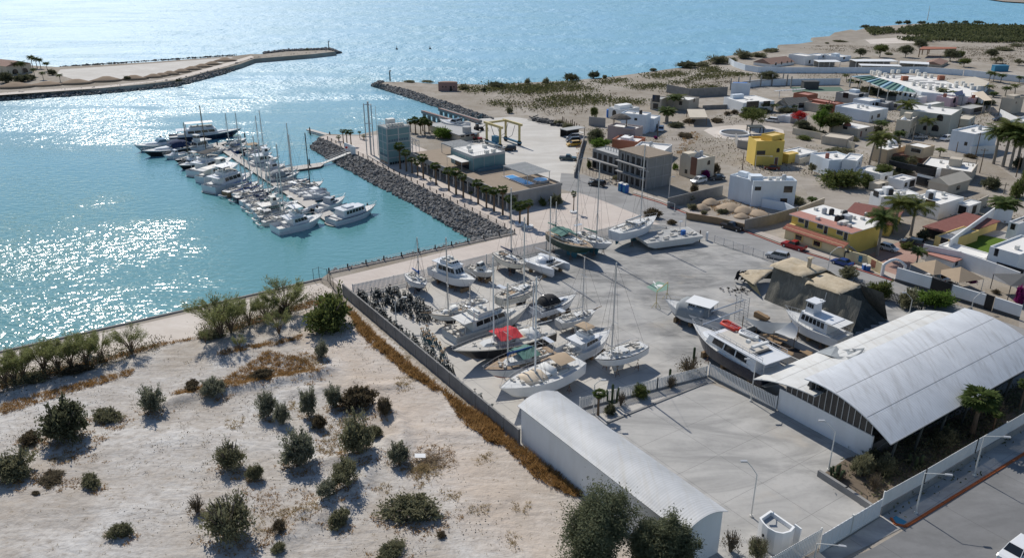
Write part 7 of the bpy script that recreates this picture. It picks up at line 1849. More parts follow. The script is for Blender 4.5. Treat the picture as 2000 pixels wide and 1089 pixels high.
for l,b,t,mt,ar in(('plain wooden pole left of the yellow tower house',(1449,336),297,'trunk_brown',False),('wooden pole before the white block with palms behind',(1905,306),259,'trunk_brown',True),('wooden pole at the start of the curving dirt road',(1913,338),290,'trunk_brown',True),('short wooden pole beside the flat beige villa',(1867,298),277,'trunk_brown',False),('wooden pole under the tall palms at the right edge',(1984,346),300,'trunk_brown',False),('concrete pole with cross arm on the curving dirt road',(1960,379),357,'trunk_grey',True),('dark leaning pole at the corner of the olive villa',(1870,256),222,'trunk_brown',False),('concrete pole beside the white house with small dome',(1782,276),240,'trunk_grey',True),('pole at the fence corner by the tan block',(1950,224),190,'trunk_grey',True),('concrete pole behind the beige house with red dome',(1705,272),252,'trunk_grey',False),('dark pole in the lane between the mauve and white houses',(1284,267),236,'trunk_brown',False)):
 pole(l,b,t,mt,ar)
am=MB();ah=HT(1811,40,24);am.tube((0,0,0),(0,0,max(12,ah)),.5,.2,6);tag(am.build('radio_mast','offwhite',loc=G(1811,40)),'thin distant radio mast beyond the mangrove thicket','mast')
YG='planting along the yard fences'
for a in((1345,740,62,50,'twiggy','bare brown shrub at the end of the courtyard picket fence'),(1250,782,42,38,'green','green shrub in the middle of the courtyard picket fence'),(1212,796,30,38,'twiggy','bare twiggy bush between the green shrub and the yucca'),(1310,762,34,34,'twiggy','bare twiggy bush right of the green fence shrub'),(1190,812,30,26,'dark','dark green shrub at the foot of the corner lamp'),(1275,428,40,26,'low_brown','brown hedge bush at the street corner of the yard'),(1312,440,22,14,'low_brown','small brown bush right of the hedge by the barge'),(1655,545,40,30,'olive','olive bush behind the covered ship\'s upper roof'),(1714,590,52,50,'green','grey-green bush behind the covered ship\'s stern'),(1770,606,44,50,'olive','brownish bush beside the lamp behind the covered ship'),(1822,605,90,52,'bright','wide bright green bush next to the hangar\'s far corner'),(1640,940,40,28,'twiggy','dry ball of twigs in the cactus bed beside the columnar cactus'),(1680,935,52,60,'olive','tangled grey-green shrub in the middle of the cactus bed'),(1725,930,50,50,'olive_b','yellow-green shrub next to the avenue fence'),(1705,965,40,50,'twiggy','dry brown shrub at the corner of the avenue fence'),(1700,910,40,40,'dark','dark shrub against the hangar\'s open side'),(1840,872,60,44,'olive','low green bush inside the avenue fence under the hangar eave'),(1985,600,30,44,'bougain','magenta bougainvillea at the photo\'s right edge'),(1885,570,46,26,'bougain','magenta bougainvillea spilling over the white garden wall'),(1425,1085,46,60,'twiggy','bare tree-like shrub at the long shed\'s near end'),(1476,1098,56,60,'sparse','yellow-green wispy shrub in front of the guard booth'),(1940,820,60,46,'twiggy','dry branches leaning over the avenue fence')):
 z=0.;
 if 'spilling' in a[5]:z=1.6
 place_bush(*a,YG,z=z)
def cactus(px,py,top,arms,label):
 p=G(px,py);h=HT(px,py,top);o=thing('columnar_cactus',label,'cactus',p,rnd.uniform(0,6),'columnar cacti');m=MB();m.tube((0,0,0),(0,0,h),.2,.19,9);m.dome((0,0,h),.19,.2,9,3)
 m.build('stem','cactus',o)
 for k in range(arms):a=2*PI*k/max(1,arms)+.4;q=.35*h*rnd.uniform(.5,.9);m=MB();m.pipe([(0,0,q*.6),(.6*math.cos(a),.6*math.sin(a),q*.8),(.8*math.cos(a),.8*math.sin(a),h*rnd.uniform(.7,.95))],.14,8);m.build('arm','cactus',o)
for x,y,t,n,l in((1633,932,910,6,'many-armed candelabra cactus in the corner bed'),(1787,915,893,0,'smooth column cactus, left of a pair under the hangar eave'),(1798,912,890,0,'smooth column cactus, right of a pair under the hangar eave'),(1847,845,827,0,'tall pale column cactus by the avenue fence bushes'),(1775,905,888,0,'short column cactus left of the pair under the eave'),(1195,792,752,2,'dark cactus with two arms by the courtyard fence'),(1307,750,722,0,'thin dark cactus stem in the courtyard fence'),(1353,720,680,0,'dark post-like cactus behind the bare shrub'),(1244,770,748,0,'short dark cactus left of the green fence shrub')):
 cactus(x,y,t,n,l)
place_palm('fan_b',1168,810,768,'dark yucca-like palm by the corner lamp of the courtyard','palms around the yard',wide=1.1)
place_palm('fan_big',1897,853,778,'big fan palm with brown skirt between the hangar and the avenue','palms around the yard',wide=1.15)
place_palm('fan_b',1938,842,808,'smaller fan palm right of the big skirted one','palms around the yard',wide=.95)
place_palm('fan_b',1990,800,748,'fan palm at the far corner of the hangar garden','palms around the yard',wide=1.)
def house(label,pl,pn,pr,by,wall='white_wall',roof='white_roof',par=.4,wins=(),extra=(),parent=None,z0=0.,name='house',cat='house',group=None,sn=True,roof_over=0,gable=None,ht=None):
 """flat-roofed block from its roof corner pixels (left, near, right) and the near corner's ground row"""
 h=HT(pn[0],by,pn[1],z0)if ht is None else ht
 P0,P1,P2=G(*pl,h),G(*pn,h),G(*pr,h);d=P2-P1;a=math.atan2(d.y,d.x);L2=d.length
 if sn:a=snap(a)
 u=Vector((math.cos(a),math.sin(a),0));w=Vector((-u.y,u.x,0))
 W=max(1.2,abs((P2-P1).dot(u)));D=max(1.2,abs((P0-P1).dot(w)))
 if parent is None:
  o=thing(name,label,cat,(P1 .x,P1 .y,0),a,group);M=None;root=o
 else:
  root=parent;Mi=(Matrix.Translation(root.location)@Matrix.Rotation(root.rotation_euler.z,4,'Z')).inverted()
  M=Mi@Matrix.Translation((P1 .x,P1 .y,0))@Matrix.Rotation(a,4,'Z')
 pt=.18;m=MB(M)
 if par:
  m.loft([[(0,0,z0-.05),(W,0,z0-.05),(W,D,z0-.05),(0,D,z0-.05)],[(0,0,h),(W,0,h),(W,D,h),(0,D,h)],[(pt,pt,h),(W-pt,pt,h),(W-pt,D-pt,h),(pt,D-pt,h)],[(pt,pt,h-par),(W-pt,pt,h-par),(W-pt,D-pt,h-par),(pt,D-pt,h-par)]],cap=False)
 else:m.box(0,0,z0-.05,W,D,h)
 m.build('wall',wall,root)
 m=MB(M)
 if gable:
  ov=.35;rh=gable
  if W>=D:m.loft([[(-ov,-ov,h+.01),(-ov,D/2,h+rh),(-ov,D+ov,h+.01)],[(W+ov,-ov,h+.01),(W+ov,D/2,h+rh),(W+ov,D+ov,h+.01)]])
  else:m.loft([[(-ov,-ov,h+.01),(W/2,-ov,h+rh),(W+ov,-ov,h+.01)],[(-ov,D+ov,h+.01),(W/2,D+ov,h+rh),(W+ov,D+ov,h+.01)]])
 elif par:m.box(pt+.003,pt+.003,h-par-.1,W-pt-.003,D-pt-.003,h-par+.01)
 else:m.box(-roof_over,-roof_over,h+.003,W+roof_over,D+roof_over,h+.18)
 rf=m.build('roof',roof,root)
 hr=h-par
 for q in wins:
  fc,f,zc,ww,wh=q[:5];kind=q[5]if len(q)>5 else 'window';m=MB(M);g=MB(M)
  if fc in 'R':X=lambda s,o_,z:(W*f+s,-o_,z)
  elif fc=='L':X=lambda s,o_,z:(-o_,D*f-s,z)
  zc=z0+zc
  def rect(mb,w_,h_,o0,o1,zc=zc):
   a0,b0=X(-w_/2,o0,zc-h_/2),X(w_/2,o1,zc+h_/2);mb.box(a0[0],a0[1],a0[2],b0[0],b0[1],b0[2])
  if kind=='arch':
   n=8;pts=[(-ww/2,zc-wh/2)]+[(-ww/2*math.cos(PI*k/n),zc+wh/2-ww/2+ww/2*math.sin(PI*k/n))for k in range(n+1)]+[(ww/2,zc-wh/2)]
   def ring(sc_,o_):return[X(x*sc_,o_,zc+(z-zc)*sc_)for x,z in pts]
   m.loft([ring(1.12,.0),ring(1.12,.05)]);g.loft([ring(1,.051),ring(1,.07)])
   wn=m.build('window',wall,root);g.build('pane','glass_dark',wn)
  elif kind in('door','garage'):
   rect(m,ww+.2,wh+.12,0,.05);rect(g,ww,wh,.051,.075);wn=m.build('door','offwhite' if wall not in('white_wall',)else 'grey_wall',root);g.build('door_leaf',{'door':'brown_panel','garage':'grey_roof'}[kind],wn)
  elif kind=='dark':
   rect(m,ww,wh,.0,.03);m.build('opening','black',root)
  else:
   rect(m,ww+.16,wh+.16,0,.05);rect(g,ww,wh,.051,.07);wn=m.build('window','dark_grey' if kind=='window' else kind,root);g.build('pane','glass_dark' if kind!='blue' else 'glass_blue',wn)
 for e in extra:
  k,fx,fy=e[:3];x,y=W*fx,D*fy;m=MB(M)
  if k=='tank':m.cyl((x,y,hr+.02),.55,1.25,14);m.dome((x,y,hr+1.27),.55,.28,14,3);m.build('water_tank',e[3]if len(e)>3 else 'tank_black',rf,smooth=False)
  elif k=='ac':m.box(x-.45,y-.3,hr+.1,x+.45,y+.3,hr+.8);m.build('air_conditioner','offwhite',rf)
  elif k=='box':s=e[3];m.box(x-s[0]/2,y-s[1]/2,hr+.012,x+s[0]/2,y+s[1]/2,hr+s[2]);m.build('roof_room',e[4]if len(e)>4 else wall,root)
  elif k=='dome':m.dome((x,y,hr+.02),e[3],e[3]*.95,16,5);m.cyl((x,y,hr+e[3]*.95),.15,.4,8);m.build('dome',e[4],root,smooth=True)
  elif k=='panel':m.cbox((x,y,hr+.5),(1.9,1.1,.06),0,pitch=.3);m.build('solar_panel','glass_dark',rf)
  elif k=='skylight':m.box(x-.7,y-.4,hr+.012,x+.7,y+.4,hr+.2);m.build('skylight','grey_roof',rf)
  elif k=='strip':s=e[3];m.box(x-s[0]/2,y-s[1]/2,hr+.012,x+s[0]/2,y+s[1]/2,hr+s[2]);m.build('skylight','grey_roof',rf)
 root['_w']=W;root['_d']=D
 return root
VH='houses of the village'
ub=house('unfinished grey concrete block of flats, the taller earth-roofed part with two storeys of dark openings',(1214,292),(1266,309),(1312,300),371,'raw_concrete','mudroof',.0,[('L',f,z,1.5,1.9,'dark')for f in(.12,.3,.48,.66,.84)for z in(1.2,4.2,6.9)],name='unfinished_building',cat='building site',roof_over=.25)
h_=HT(1266,371,309);W_,D_=ub['_w'],ub['_d'];m=MB()
for z in(3.0,5.9):m.box(-1.2,.2,z-.14,-.02,D_+.2,z+.1)
for k in range(6):m.box(-.25,D_*k/5-.14,0,-.01,D_*k/5+.14,h_)
for k in range(4):m.box(W_*k/3-.14,-.07,0,W_*k/3+.14,-.01,h_)
for z in(3.0,5.9,h_-.2):m.box(0,-.06,z-.12,W_,-.008,z+.12)
m.build('concrete_frame','grey_wall',ub)
ub2=house('',(1151,291),(1211,306),(1235,299),345,'raw_concrete','grey_roof',.2,[('L',f,z,1.5,1.8,'dark')for f in(.12,.32,.52,.72,.9)for z in(1.2,4.0)],[('strip',.5,.1+.1*k,(.15,.15,1.3))for k in range(8)],parent=ub)
m=MB();Mi=(Matrix.Translation(ub.location)@Matrix.Rotation(ub.rotation_euler.z,4,'Z')).inverted()
def onub(px,py,z):return Mi@G(px,py,z)
a_,b_=onub(1150,309,2.9),onub(1215,327,2.9);d_=b_-a_;m.cbox((a_+b_)/2,(d_.length,1.5,.25),math.atan2(d_.y,d_.x));m.build('balcony_slab','grey_wall',ub)
for x,y,l in((1213,373,'blue portable toilet, left of two by the unfinished block'),(1221.5,376,'blue portable toilet, right of two by the unfinished block')):
 o=thing('portable_toilet',l,'portable toilet',G(x,y),B_ANG,'portable toilets');m=MB();m.box(-.6,-.6,0,.6,.6,2.2);m.build('cabin','blue_plastic',o);m=MB();m.loft([[(-.65,-.65,2.2),(.65,-.65,2.2),(.65,.65,2.2),(-.65,.65,2.2)],[(-.4,-.4,2.4),(.4,-.4,2.4),(.4,.4,2.4),(-.4,.4,2.4)]]);m.build('roof','offwhite',o);m=MB();m.box(-.63,-.4,.1,-.605,.4,1.9);m.build('door','sign_blue',o)
mp=thing('rubble_fence','rusty stick fence and rubble in front of the unfinished block','fence',G(1160,350));m=MB();[m.tube(G(1138+k*6.5,338+k*2.4)-G(1160,350),G(1138+k*6.5,338+k*2.4)-G(1160,350)+Vector((rnd.uniform(-.2,.2),0,rnd.uniform(1.4,2.6))),.06,n=4)for k in range(12)];m.build('stick','rust_steel',mp);m=MB();[add_rock(m,G(1150+rnd.uniform(0,60),348+rnd.uniform(0,14))-G(1160,350),rnd.uniform(.2,.6))for _ in range(50)];m.build('rubble','raw_concrete',mp)
h2=house('mauve grey house with thatched palapa on its white roof terrace',(1182,247),(1241,252),(1256,246),285,'mauve_wall','white_roof',.5,[('R',.5,2.,1.2,1.2)],[('box',.15,.25,(3,3,.6)),('ac',.6,.5)],group=VH)
pal=thing('roof_palapa','round thatched palapa shading the mauve house\'s terrace','palapa',G(1211,243,6.2));m=MB();n=16
m.loft([[(r*math.cos(2*PI*k/n),r*.8*math.sin(2*PI*k/n),z+.1*rnd.random())for k in range(n)]for r,z in((3.6,1.9),(3.2,2.3),(2.2,2.9),(1.,3.3),(.1,3.4))]);m.build('thatch','palapa',pal);m=MB();[m.tube((2.6*math.cos(a),2.*math.sin(a),-.8),(2.6*math.cos(a),2.*math.sin(a),2.2),.1,n=5)for a in(.6,2.5,3.8,5.6)];m.build('post','trunk_brown',pal)
house('white house with arched porch and blue-rimmed flat roof behind the palapa',(1178,211),(1212,215),(1246,209),236,'white_wall','white_roof',.4,[('R',.2,2.2,2.2,2.4,'arch'),('R',.55,2.2,.6,1.4),('R',.75,2.2,.6,1.4),('L',.5,2.2,2.2,2.6,'arch')],[('box',.5,.6,(6,3,1.4)),('ac',.8,.3)],group=VH)
house('tall plain white block with flat roof right of the palapa',(1216,219),(1262,225),(1272,220),262,'bluewhite_wall','white_roof',.35,[('L',.4,4.8,.9,.7)],[('tank',.4,.3),('skylight',.6,.6)],group=VH)
bt=MB();p=G(1198,229);bt.box(-2.6,-1.2,0,2.6,1.2,2.9);tag(bt.build('water_basin','blue_plastic',loc=p),'bright blue tank wall in front of the arched white house','tank')
house('beige modern villa with stepped blocks beside the tall palms',(1300,188),(1346,196),(1366,190),216,'beige_wall','white_roof',.4,[('R',.5,3.4,1.,1.4),('L',.3,2.5,1.2,1.4)],[('ac',.5,.5)],group=VH)
house('narrow beige tower wing with black glass at the villa\'s left',(1276,190),(1292,194),(1304,189),216,'beige_wall','grey_roof',.3,[('L',.5,4.5,3.,2.6),('L',.5,1.5,2.,2.)],[],group=VH)
cp_=thing('carport','tan flat-roofed carport between the palms and the white modern house','carport',G(1346,236),B_ANG*0);m=MB();c=G(1346,236);q=[G(x,y,2.9)-c for x,y in((1342,214),(1376,214),(1382,230),(1347,230))];m.prism([(v.x,v.y)for v in q],2.8,3.05);m.build('roof','dust_roof',cp_);m=MB();[m.tube((v.x*.95,v.y*.97,0),(v.x*.95,v.y*.97,2.8),.12,n=5)for v in q];m.build('post','timber',cp_)
house('small orange and white house with curved parapet behind the unfinished block',(1206,266),(1246,277),(1261,268),300,'orange_wall','white_roof',.6,[('R',.5,2.,1.,1.)],[('box',.4,.55,(4,3,1.2),'white_wall'),('tank',.6,.5)],group=VH)
house('low white flat-roofed house between the unfinished block and the villas',(1246,281),(1296,296),(1313,282),318,'white_wall','white_roof',.5,[('R',.4,1.8,1.,1.)],[('ac',.3,.4),('ac',.5,.5),('tank',.7,.6,'tank_grey')],group=VH)
bv=house('beige villa with brown panel, arched window and bougainvillea',(1322,303),(1363,311),(1392,303),352,'cream_wall','white_roof',.6,[('R',.65,4.4,1.1,1.3,'arch'),('R',.35,1.4,1.4,2.2,'door'),('L',.3,4.6,.8,.7),('L',.6,1.6,.8,1.)],[('dome',.55,.7,1.5,'grey_roof'),('box',.25,.75,(3.4,2.5,1.3)),('tank',.8,.6,'tank_grey')],group=VH)
m=MB();m.box(-.08,.2,1.2,-.01,bv['_d']*.36,6.2);m.build('brown_panel','brown_panel',bv)
hm=house('big white modern house with one long blank wall facing the street',(1458,345),(1472,353),(1557,353),403,'bluewhite_wall','white_roof',.45,[('R',.12,4.6,1.4,.8),('R',.82,4.4,2.0,1.5),('R',.75,1.4,1.6,1.2)],[('box',.1,.6,(3,2.4,1.3)),('ac',.6,.4),('tank',.75,.5,'tank_grey'),('box',.85,.6,(2.2,1.6,.8)),('ac',.45,.7)],group=VH)
house('',(1446,333),(1426,341),(1473,353),388,'bluewhite_wall','white_roof',.45,[],[('box',.3,.5,(2.4,1.6,1.2))],parent=hm,sn=False)
yt=house('tall bright yellow house with stepped tower and blue door',(1472,266),(1478,276),(1533,275),324,'yellow_wall','ochre_wall',.6,[('R',.2,3.9,2.4,1.1),('R',.8,4.6,1.0,1.3,'arch'),('R',.78,1.3,.9,2.2,'door')],[],group=VH)
house('',(1506,258),(1508,266),(1536,262),322,'yellow_wall','ochre_wall',.3,(),(),parent=yt)
house('',(1536,297),(1541,302),(1560,298),320,'yellow_wall','ochre_wall',.15,(),(),parent=yt)
house('white flat house with bluish parapet behind the big feathery bush',(1571,300),(1620,313),(1672,309),345,'bluewhite_wall','white_roof',.4,[('R',.75,4.,.8,.9)],[('tank',.2,.4,'brickred'),('ac',.6,.5)],group=VH)
house('white wing with small round window right of the big feathery bush',(1655,302),(1674,314),(1686,302),348,'white_wall','white_roof',.4,[('R',.5,3.4,.6,.6)],[],group=VH)
house('low white annex with wide flat roof east of the feathery bush',(1680,327),(1720,340),(1737,332),360,'white_wall','white_roof',.35,[('R',.5,1.4,1.,.9)],[('ac',.5,.5)],group=VH)
house('beige house with brick-red dome on its pale roof',(1621,241),(1677,252),(1708,246),272,'beige_wall','white_roof',.35,[('L',.45,3.,1.6,.8),('R',.2,1.6,1.,2.0,'door'),('R',.5,2.6,.6,.6)],[('dome',.3,.55,1.35,'brickred'),('tank',.25,.75)],group=VH)
house('wide pale blue-white flat house with long plain wall',(1632,206),(1700,218),(1732,211),240,'bluewhite_wall','white_roof',.45,[('R',.15,1.8,.6,1.2),('R',.5,2.,1.6,1.2)],[('tank',.4,.55,'white_paint'),('ac',.6,.4),('ac',.75,.6)],group=VH)
ov=house('big grey olive villa with arched windows on two floors',(1775,206),(1858,225),(1880,212),268,'greyolive_wall','white_roof',.5,[('L',.2,6.2,2.0,2.2,'arch'),('L',.25,2.6,2.2,2.2,'arch'),('L',.45,2.2,1.2,1.6,'arch')],[('tank',.7,.6,'tank_grey'),('ac',.6,.3)],group=VH)
house('',(1795,203),(1812,206),(1846,200),222,'greyolive_wall','white_roof',.25,[('L',.5,1.6,2.4,1.3)],[],parent=ov,z0=4.)
wd=house('cream house with a white domed turret among palms',(1757,230),(1778,236),(1794,226),270,'cream_wall','white_roof',.4,[('L',.4,2.,1.,1.6,'arch'),('R',.3,2.,1.,1.6,'arch'),('R',.65,2.,1.,1.6,'arch')],[('box',.5,.5,(2.6,2.4,2.),'cream_wall'),('dome',.2,.6,1.,'white_wall')],group=VH)
bl_=house('flat beige L-shaped villa with dark recessed ground floor',(1710,286),(1734,293),(1764,283),320,'tan_wall','white_roof',.3,[('R',.6,4.4,1.2,1.2,'offwhite')],[('tank',.5,.5,'tank_grey'),('dome',.85,.85,1.7,'white_wall')],group=VH)
house('',(1764,283),(1805,289),(1821,283),309,'tan_wall','white_roof',.3,[('L',.4,1.8,3.,1.1,'offwhite')],[],parent=bl_,z0=2.6)
m=MB();Mi2=(Matrix.Translation(bl_.location)@Matrix.Rotation(bl_.rotation_euler.z,4,'Z')).inverted();q=[Mi2@G(x,y,0)for x,y in((1742,318),(1800,322),(1815,310),(1760,305))];m.prism([(v.x,v.y)for v in q],0,2.6);m.build('recess','brown_panel',bl_)
gm=house('modern white and black house with huge black window wall',(1792,326),(1825,332),(1838,328),368,'white_wall','white_roof',.3,[('L',.5,4.6,5.4,2.6),('L',.5,1.3,4.,2.2)],[],group=VH)
house('',(1806,316),(1898,336),(1911,318),360,'beige_wall','white_roof',.35,[('R',.5,5,1.,1.4)],[('box',.5,.4,(3,3,2.2)),('ac',.2,.5),('panel',.7,.3),('ac',.6,.7)],parent=gm)
m=MB();m.box(-.35,-.2,HT(1825,368,332)-1.4,-.03,gm['_d']+.2,HT(1825,368,332)+.05);m.build('black_fascia','black',gm)
house('beige house with gabled parapet in front of the modern black-glass house',(1815,353),(1852,362),(1905,352),384,'beige_wall','dust_roof',.0,[('R',.5,1.5,1.5,1.)],[],gable=1.6,group=VH)
house('low pink and white annex left of the black-glass house',(1736,346),(1766,353),(1793,347),372,'white_wall','white_roof',.4,[('R',.2,1.4,1.,1.),('R',.7,1.3,2.4,1.8,'dark')],[('skylight',.5,.5)],group=VH)
tb_=house('white two-part house with water tanks on flat cream roofs, left block',(1697,375),(1722,384),(1795,378),416,'white_wall','white_roof',.3,[('L',.5,4.3,1.8,1.2),('R',.12,3.8,.8,.5),('R',.4,1.5,1.,1.)],[('tank',.35,.35),('box',.32,.6,(2.,1.6,1.8)),('ac',.6,.55),('ac',.68,.3),('box',.2,.85,(2,1.5,.9))],group=VH)
house('white two-part house with water tanks on flat cream roofs, right block nearer the red roofs',(1771,388),(1837,399),(1875,383),430,'white_wall','white_roof',.3,[('L',.35,3.6,2.3,1.3)],[('tank',.3,.6),('box',.4,.7,(2.,1.5,1.8)),('skylight',.6,.35),('ac',.85,.6),('ac',.2,.85)],group=VH)
house('white block in front of the tall palms at the right',(1895,246),(1905,262),(1942,250),302,'bluewhite_wall','white_roof',.5,[('L',.3,3.,.8,1.)],[('ac',.4,.5),('tank',.7,.5,'tank_grey')],group=VH)
house('tan block house with white yard wall at the photo\'s right edge',(1957,190),(1978,193),(2012,190),224,'beige_wall','white_roof',.3,[('R',.4,4.2,.6,.6)],[('box',.5,.5,(5,3,1.))],group=VH)
for a in(((1840,186),(1858,192),(1877,190),210,'pink house with arched window, left of a matching pair'),((1897,190),(1903,193),(1920,191),211,'pink house with arched window, right of a matching pair')):
 house(a[4],a[0],a[1],a[2],a[3],'pink_wall','white_roof',.4,[('R',.5,2.6,2.0,2.2,'arch')],[('box',.5,.7,(1.,1.,1.4),'brickred')],group=VH)
m=MB();P=[G(x,y,5.5)for x,y in((1898,181),(1920,178),(1938,196),(1922,197))];c=P[0].copy();m.face([p-c for p in P]);[m.tube((p.x-c.x,p.y-c.y,-5.5),(p.x-c.x,p.y-c.y,.05),.08,n=5)for p in P];tag(m.build('shade_sail','beige_canvas',loc=c),'beige shade sail stretched above the right pink house','shade sail')
m=MB();P=[G(x,y,5)for x,y in((1862,181),(1880,176),(1882,184),(1868,187))];c=P[0].copy();m.face([p-c for p in P]);[m.tube((p.x-c.x,p.y-c.y,-5),(p.x-c.x,p.y-c.y,.05),.08,n=5)for p in P];tag(m.build('shade_sail','navy_canvas',loc=c),'dark blue shade sail left of the beige one','shade sail')
house('rust red house wall between the two pink houses',(1862,189),(1872,191),(1892,188),200,'rust_wall','red_deck',.3,(),(),group=VH)
wm=house('white modern house with grey garage box left of the hip-roofed house',(1422,189),(1452,201),(1513,197),222,'white_wall','white_roof',.3,[('R',.3,3.2,5.5,2.6,'galv'),('R',.75,3.2,3.,2.)],[('panel',.4,.5),('panel',.55,.5),('box',.3,.8,(5,2,1.6),'bluewhite_wall')],group=VH)
hh_=house('white house with grey-brown hipped tile roofs',(1512,201),(1540,206),(1582,203),217,'white_wall','grey_tile',.0,[('R',.25,1.8,1.,1.2),('R',.6,1.8,2.6,2.,'dark')],[],gable=2.2,group=VH)
house('',(1524,203),(1530,207),(1544,204),217,'white_wall','grey_tile',.0,[('R',.5,1.6,1.,1.2)],[],gable=1.6,parent=hh_)
ot=house('terracotta and grey house with rounded rust wall',(1590,196),(1608,205),(1632,200),222,'beige_wall','red_deck',.5,[('R',.2+.2*k,4.,.5,.5)for k in range(4)],[],group=VH)
house('',(1628,186),(1634,203),(1644,200),222,'rust_wall','red_deck',.3,(),(),parent=ot);house('dark rust house with flat roof left of the terracotta one',(1552,181),(1578,186),(1592,182),205,'rust_wall','red_deck',.4,(),(),group=VH)
house('dark grey modern house with black windows and flat canopy',(1645,178),(1672,186),(1698,182),204,'grey_wall','grey_roof',.3,[('R',.4,3.,3.,2.),('L',.5,3.,2.4,2.)],[('box',.8,.6,(3,3,1.2),'bluewhite_wall')],group=VH)
house('pale teal-white house behind the wide blue-white one',(1672,192),(1698,198),(1712,193),214,'bluewhite_wall','white_roof',.3,[('R',.4,1.8,.8,1.)],[],group=VH)
wc=house('white annex with a row of small windows beside the hotel-like white complex',(1767,182),(1794,191),(1818,189),204,'white_wall','white_roof',.5,[('L',.15+.23*k,3.2,.8,1.3)for k in range(4)]+[('L',.4,1.,.8,1.2)],[('ac',.2,.3),('ac',.4,.3),('ac',.6,.3)],group=VH)
wh=thing('white_complex','sprawling white flat-roofed complex dotted with roof units and skylights','complex',G(1800,172));c=G(1800,172);hz=3.7
P=[G(x,y,hz)-c for x,y in((1703,149),(1760,146),(1830,152),(1850,160),(1925,184),(1918,192),(1800,180),(1788,176))];m=MB();m.prism([(v.x,v.y)for v in P],0,hz,0);m.build('wall','bluewhite_wall',wh)
ctr=sum(P,Vector())/len(P);m=MB();m.prism([(ctr.x+(v.x-ctr.x)*.985,ctr.y+(v.y-ctr.y)*.985)for v in P],hz+.004,hz+.12);rf_=m.build('roof','white_roof',wh)
for x,y in((1712,147),(1722,150),(1738,153),(1708,145),(1748,144),(1785,144),(1800,149),(1812,153),(1790,168),(1808,173),(1822,176),(1845,171),(1860,172),(1873,167),(1890,171),(1904,176)):
 for dx in(-1.4,1.4):q=G(x,y,hz)-c;m=MB();m.cbox((q.x+dx,q.y,hz+.95),(1.3,1.2,1.6));m.build('roof_unit','offwhite',rf_)
for x,y in((1748,148),(1762,152),(1776,150),(1770,157),(1782,160),(1798,158),(1812,162),(1826,164),(1795,164),(1842,166),(1810,168),(1835,159)):q=G(x,y,hz)-c;m=MB();m.cbox((q.x,q.y,hz+.2),(6,.8,.25));m.build('skylight','grey_roof',rf_)
for x,y in((1766,158),(1837,157)):q=G(x,y,hz)-c;m=MB();m.cbox((q.x,q.y,hz+1.1),(2.6,2,2.));m.build('roof_hut','rust_wall',wh)
sr=thing('shade_roof','long green and blue striped shade roof in front of the white complex','shade roof',G(1720,178));c=G(1720,178);m=MB();rows=[]
L1=[(1662,149),(1700,162),(1735,176),(1790,181)];L2=[(1700,147),(1722,154),(1755,163),(1782,175)]
n=24
def lerp_l(Lp,t):t*=len(Lp)-1;i=min(int(t),len(Lp)-2);f=t-i;return(Lp[i][0]*(1-f)+Lp[i+1][0]*f,Lp[i][1]*(1-f)+Lp[i+1][1]*f)
for k in range(n+1):
 a,b=lerp_l(L1,k/n),lerp_l(L2,k/n);z=5.2+.5*(k%2);rows.append([G(*a,z)-c,G(*b,z+.2)-c])
m.loft(rows,closed=False,cap=False);m.mi=[0 if(i//2)%3 else 1 for i in range(len(m.f))];m.build('canvas',['green_canvas','shade_blue'],sr);m=MB()
for k in range(0,n+1,4):
 for Lp in(L1,):a=lerp_l(Lp,k/n);q=G(*a,5.1)-c;m.tube((q.x,q.y,0),(q.x,q.y,5.1),.22,n=5)
m.build('post','offwhite',sr)
m=MB();P=[G(x,y,3.5)for x,y in((1822,160),(1905,150),(1932,160),(1925,168),(1880,170))];c=P[0].copy();c.z=0;m.prism([(p.x-c.x,p.y-c.y)for p in P],0,3.5,0,top=1);tag(m.build('low_annex',['bluewhite_wall','dust_roof'],loc=c),'low flat annex with pale brown roof behind the white complex','building')
FG='houses in the far row by the bay'
house('white house with pinkish gabled roofs at the end of the long wall',(1474,121),(1506,126),(1545,120),132,'white_wall','brown_tile',.0,[('R',.2,1.6,1.4,1.6,'arch'),('R',.45,1.6,1.,1.4),('R',.7,1.8,.8,1.),('R',.88,1.8,.8,1.)],[],gable=2.4,group=FG)
house('white stepped house farthest left in the far row',(1567,103),(1574,110),(1592,108),128,'white_wall','white_roof',.4,[('R',.5,1.6,1.4,1.8,'dark')],[],group=FG)
house('pale house with low annex second in the far row',(1590,105),(1598,109),(1612,106),118,'bluewhite_wall','white_roof',.4,[('R',.5,1.8,1.,1.)],[],group=FG)
house('white block house third in the far row',(1612,105),(1620,108),(1636,106),118,'white_wall','white_roof',.4,[('R',.5,1.8,1.2,1.2)],[('ac',.3,.5)],group=FG)
house('white block house with roof room fourth in the far row',(1632,107),(1640,112),(1660,109),121,'bluewhite_wall','white_roof',.4,[('R',.4,1.8,1.6,1.2)],[('box',.3,.6,(4,3,1.8))],group=FG)
def carport(label,pl,pr,depth,h,mat='white_paint'):
 a,b=G(*pl,h),G(*pr,h);d=b-a;L=d.length;o=thing('carport',label,'carport',(a.x,a.y,0),math.atan2(d.y,d.x),'long white carports');m=MB();m.box(0,0,h-.2,L,depth,h);m.build('roof',mat,o);m=MB()
 n=max(2,int(L/7))
 for k in range(n+1):
  for y in(.3,depth-.3):m.tube((.3+(L-.6)*k/n,y,0),(.3+(L-.6)*k/n,y,h-.2),.15,n=5)
 m.build('post','offwhite',o);m=MB();m.box(.5,depth-.25,0,L-.5,depth-.1,h-.5);m.build('back_wall','grey_wall',o)
carport('longest white carport roof in the far row',(1672,120),(1755,120),9,4.2);carport('white carport roof in front of the longest one',(1682,128),(1762,130),7,3.4);carport('white carport roof farthest right',(1757,123),(1815,126),9,3.6);carport('short white carport left of the long ones',(1599,121),(1643,121),8,3.4)
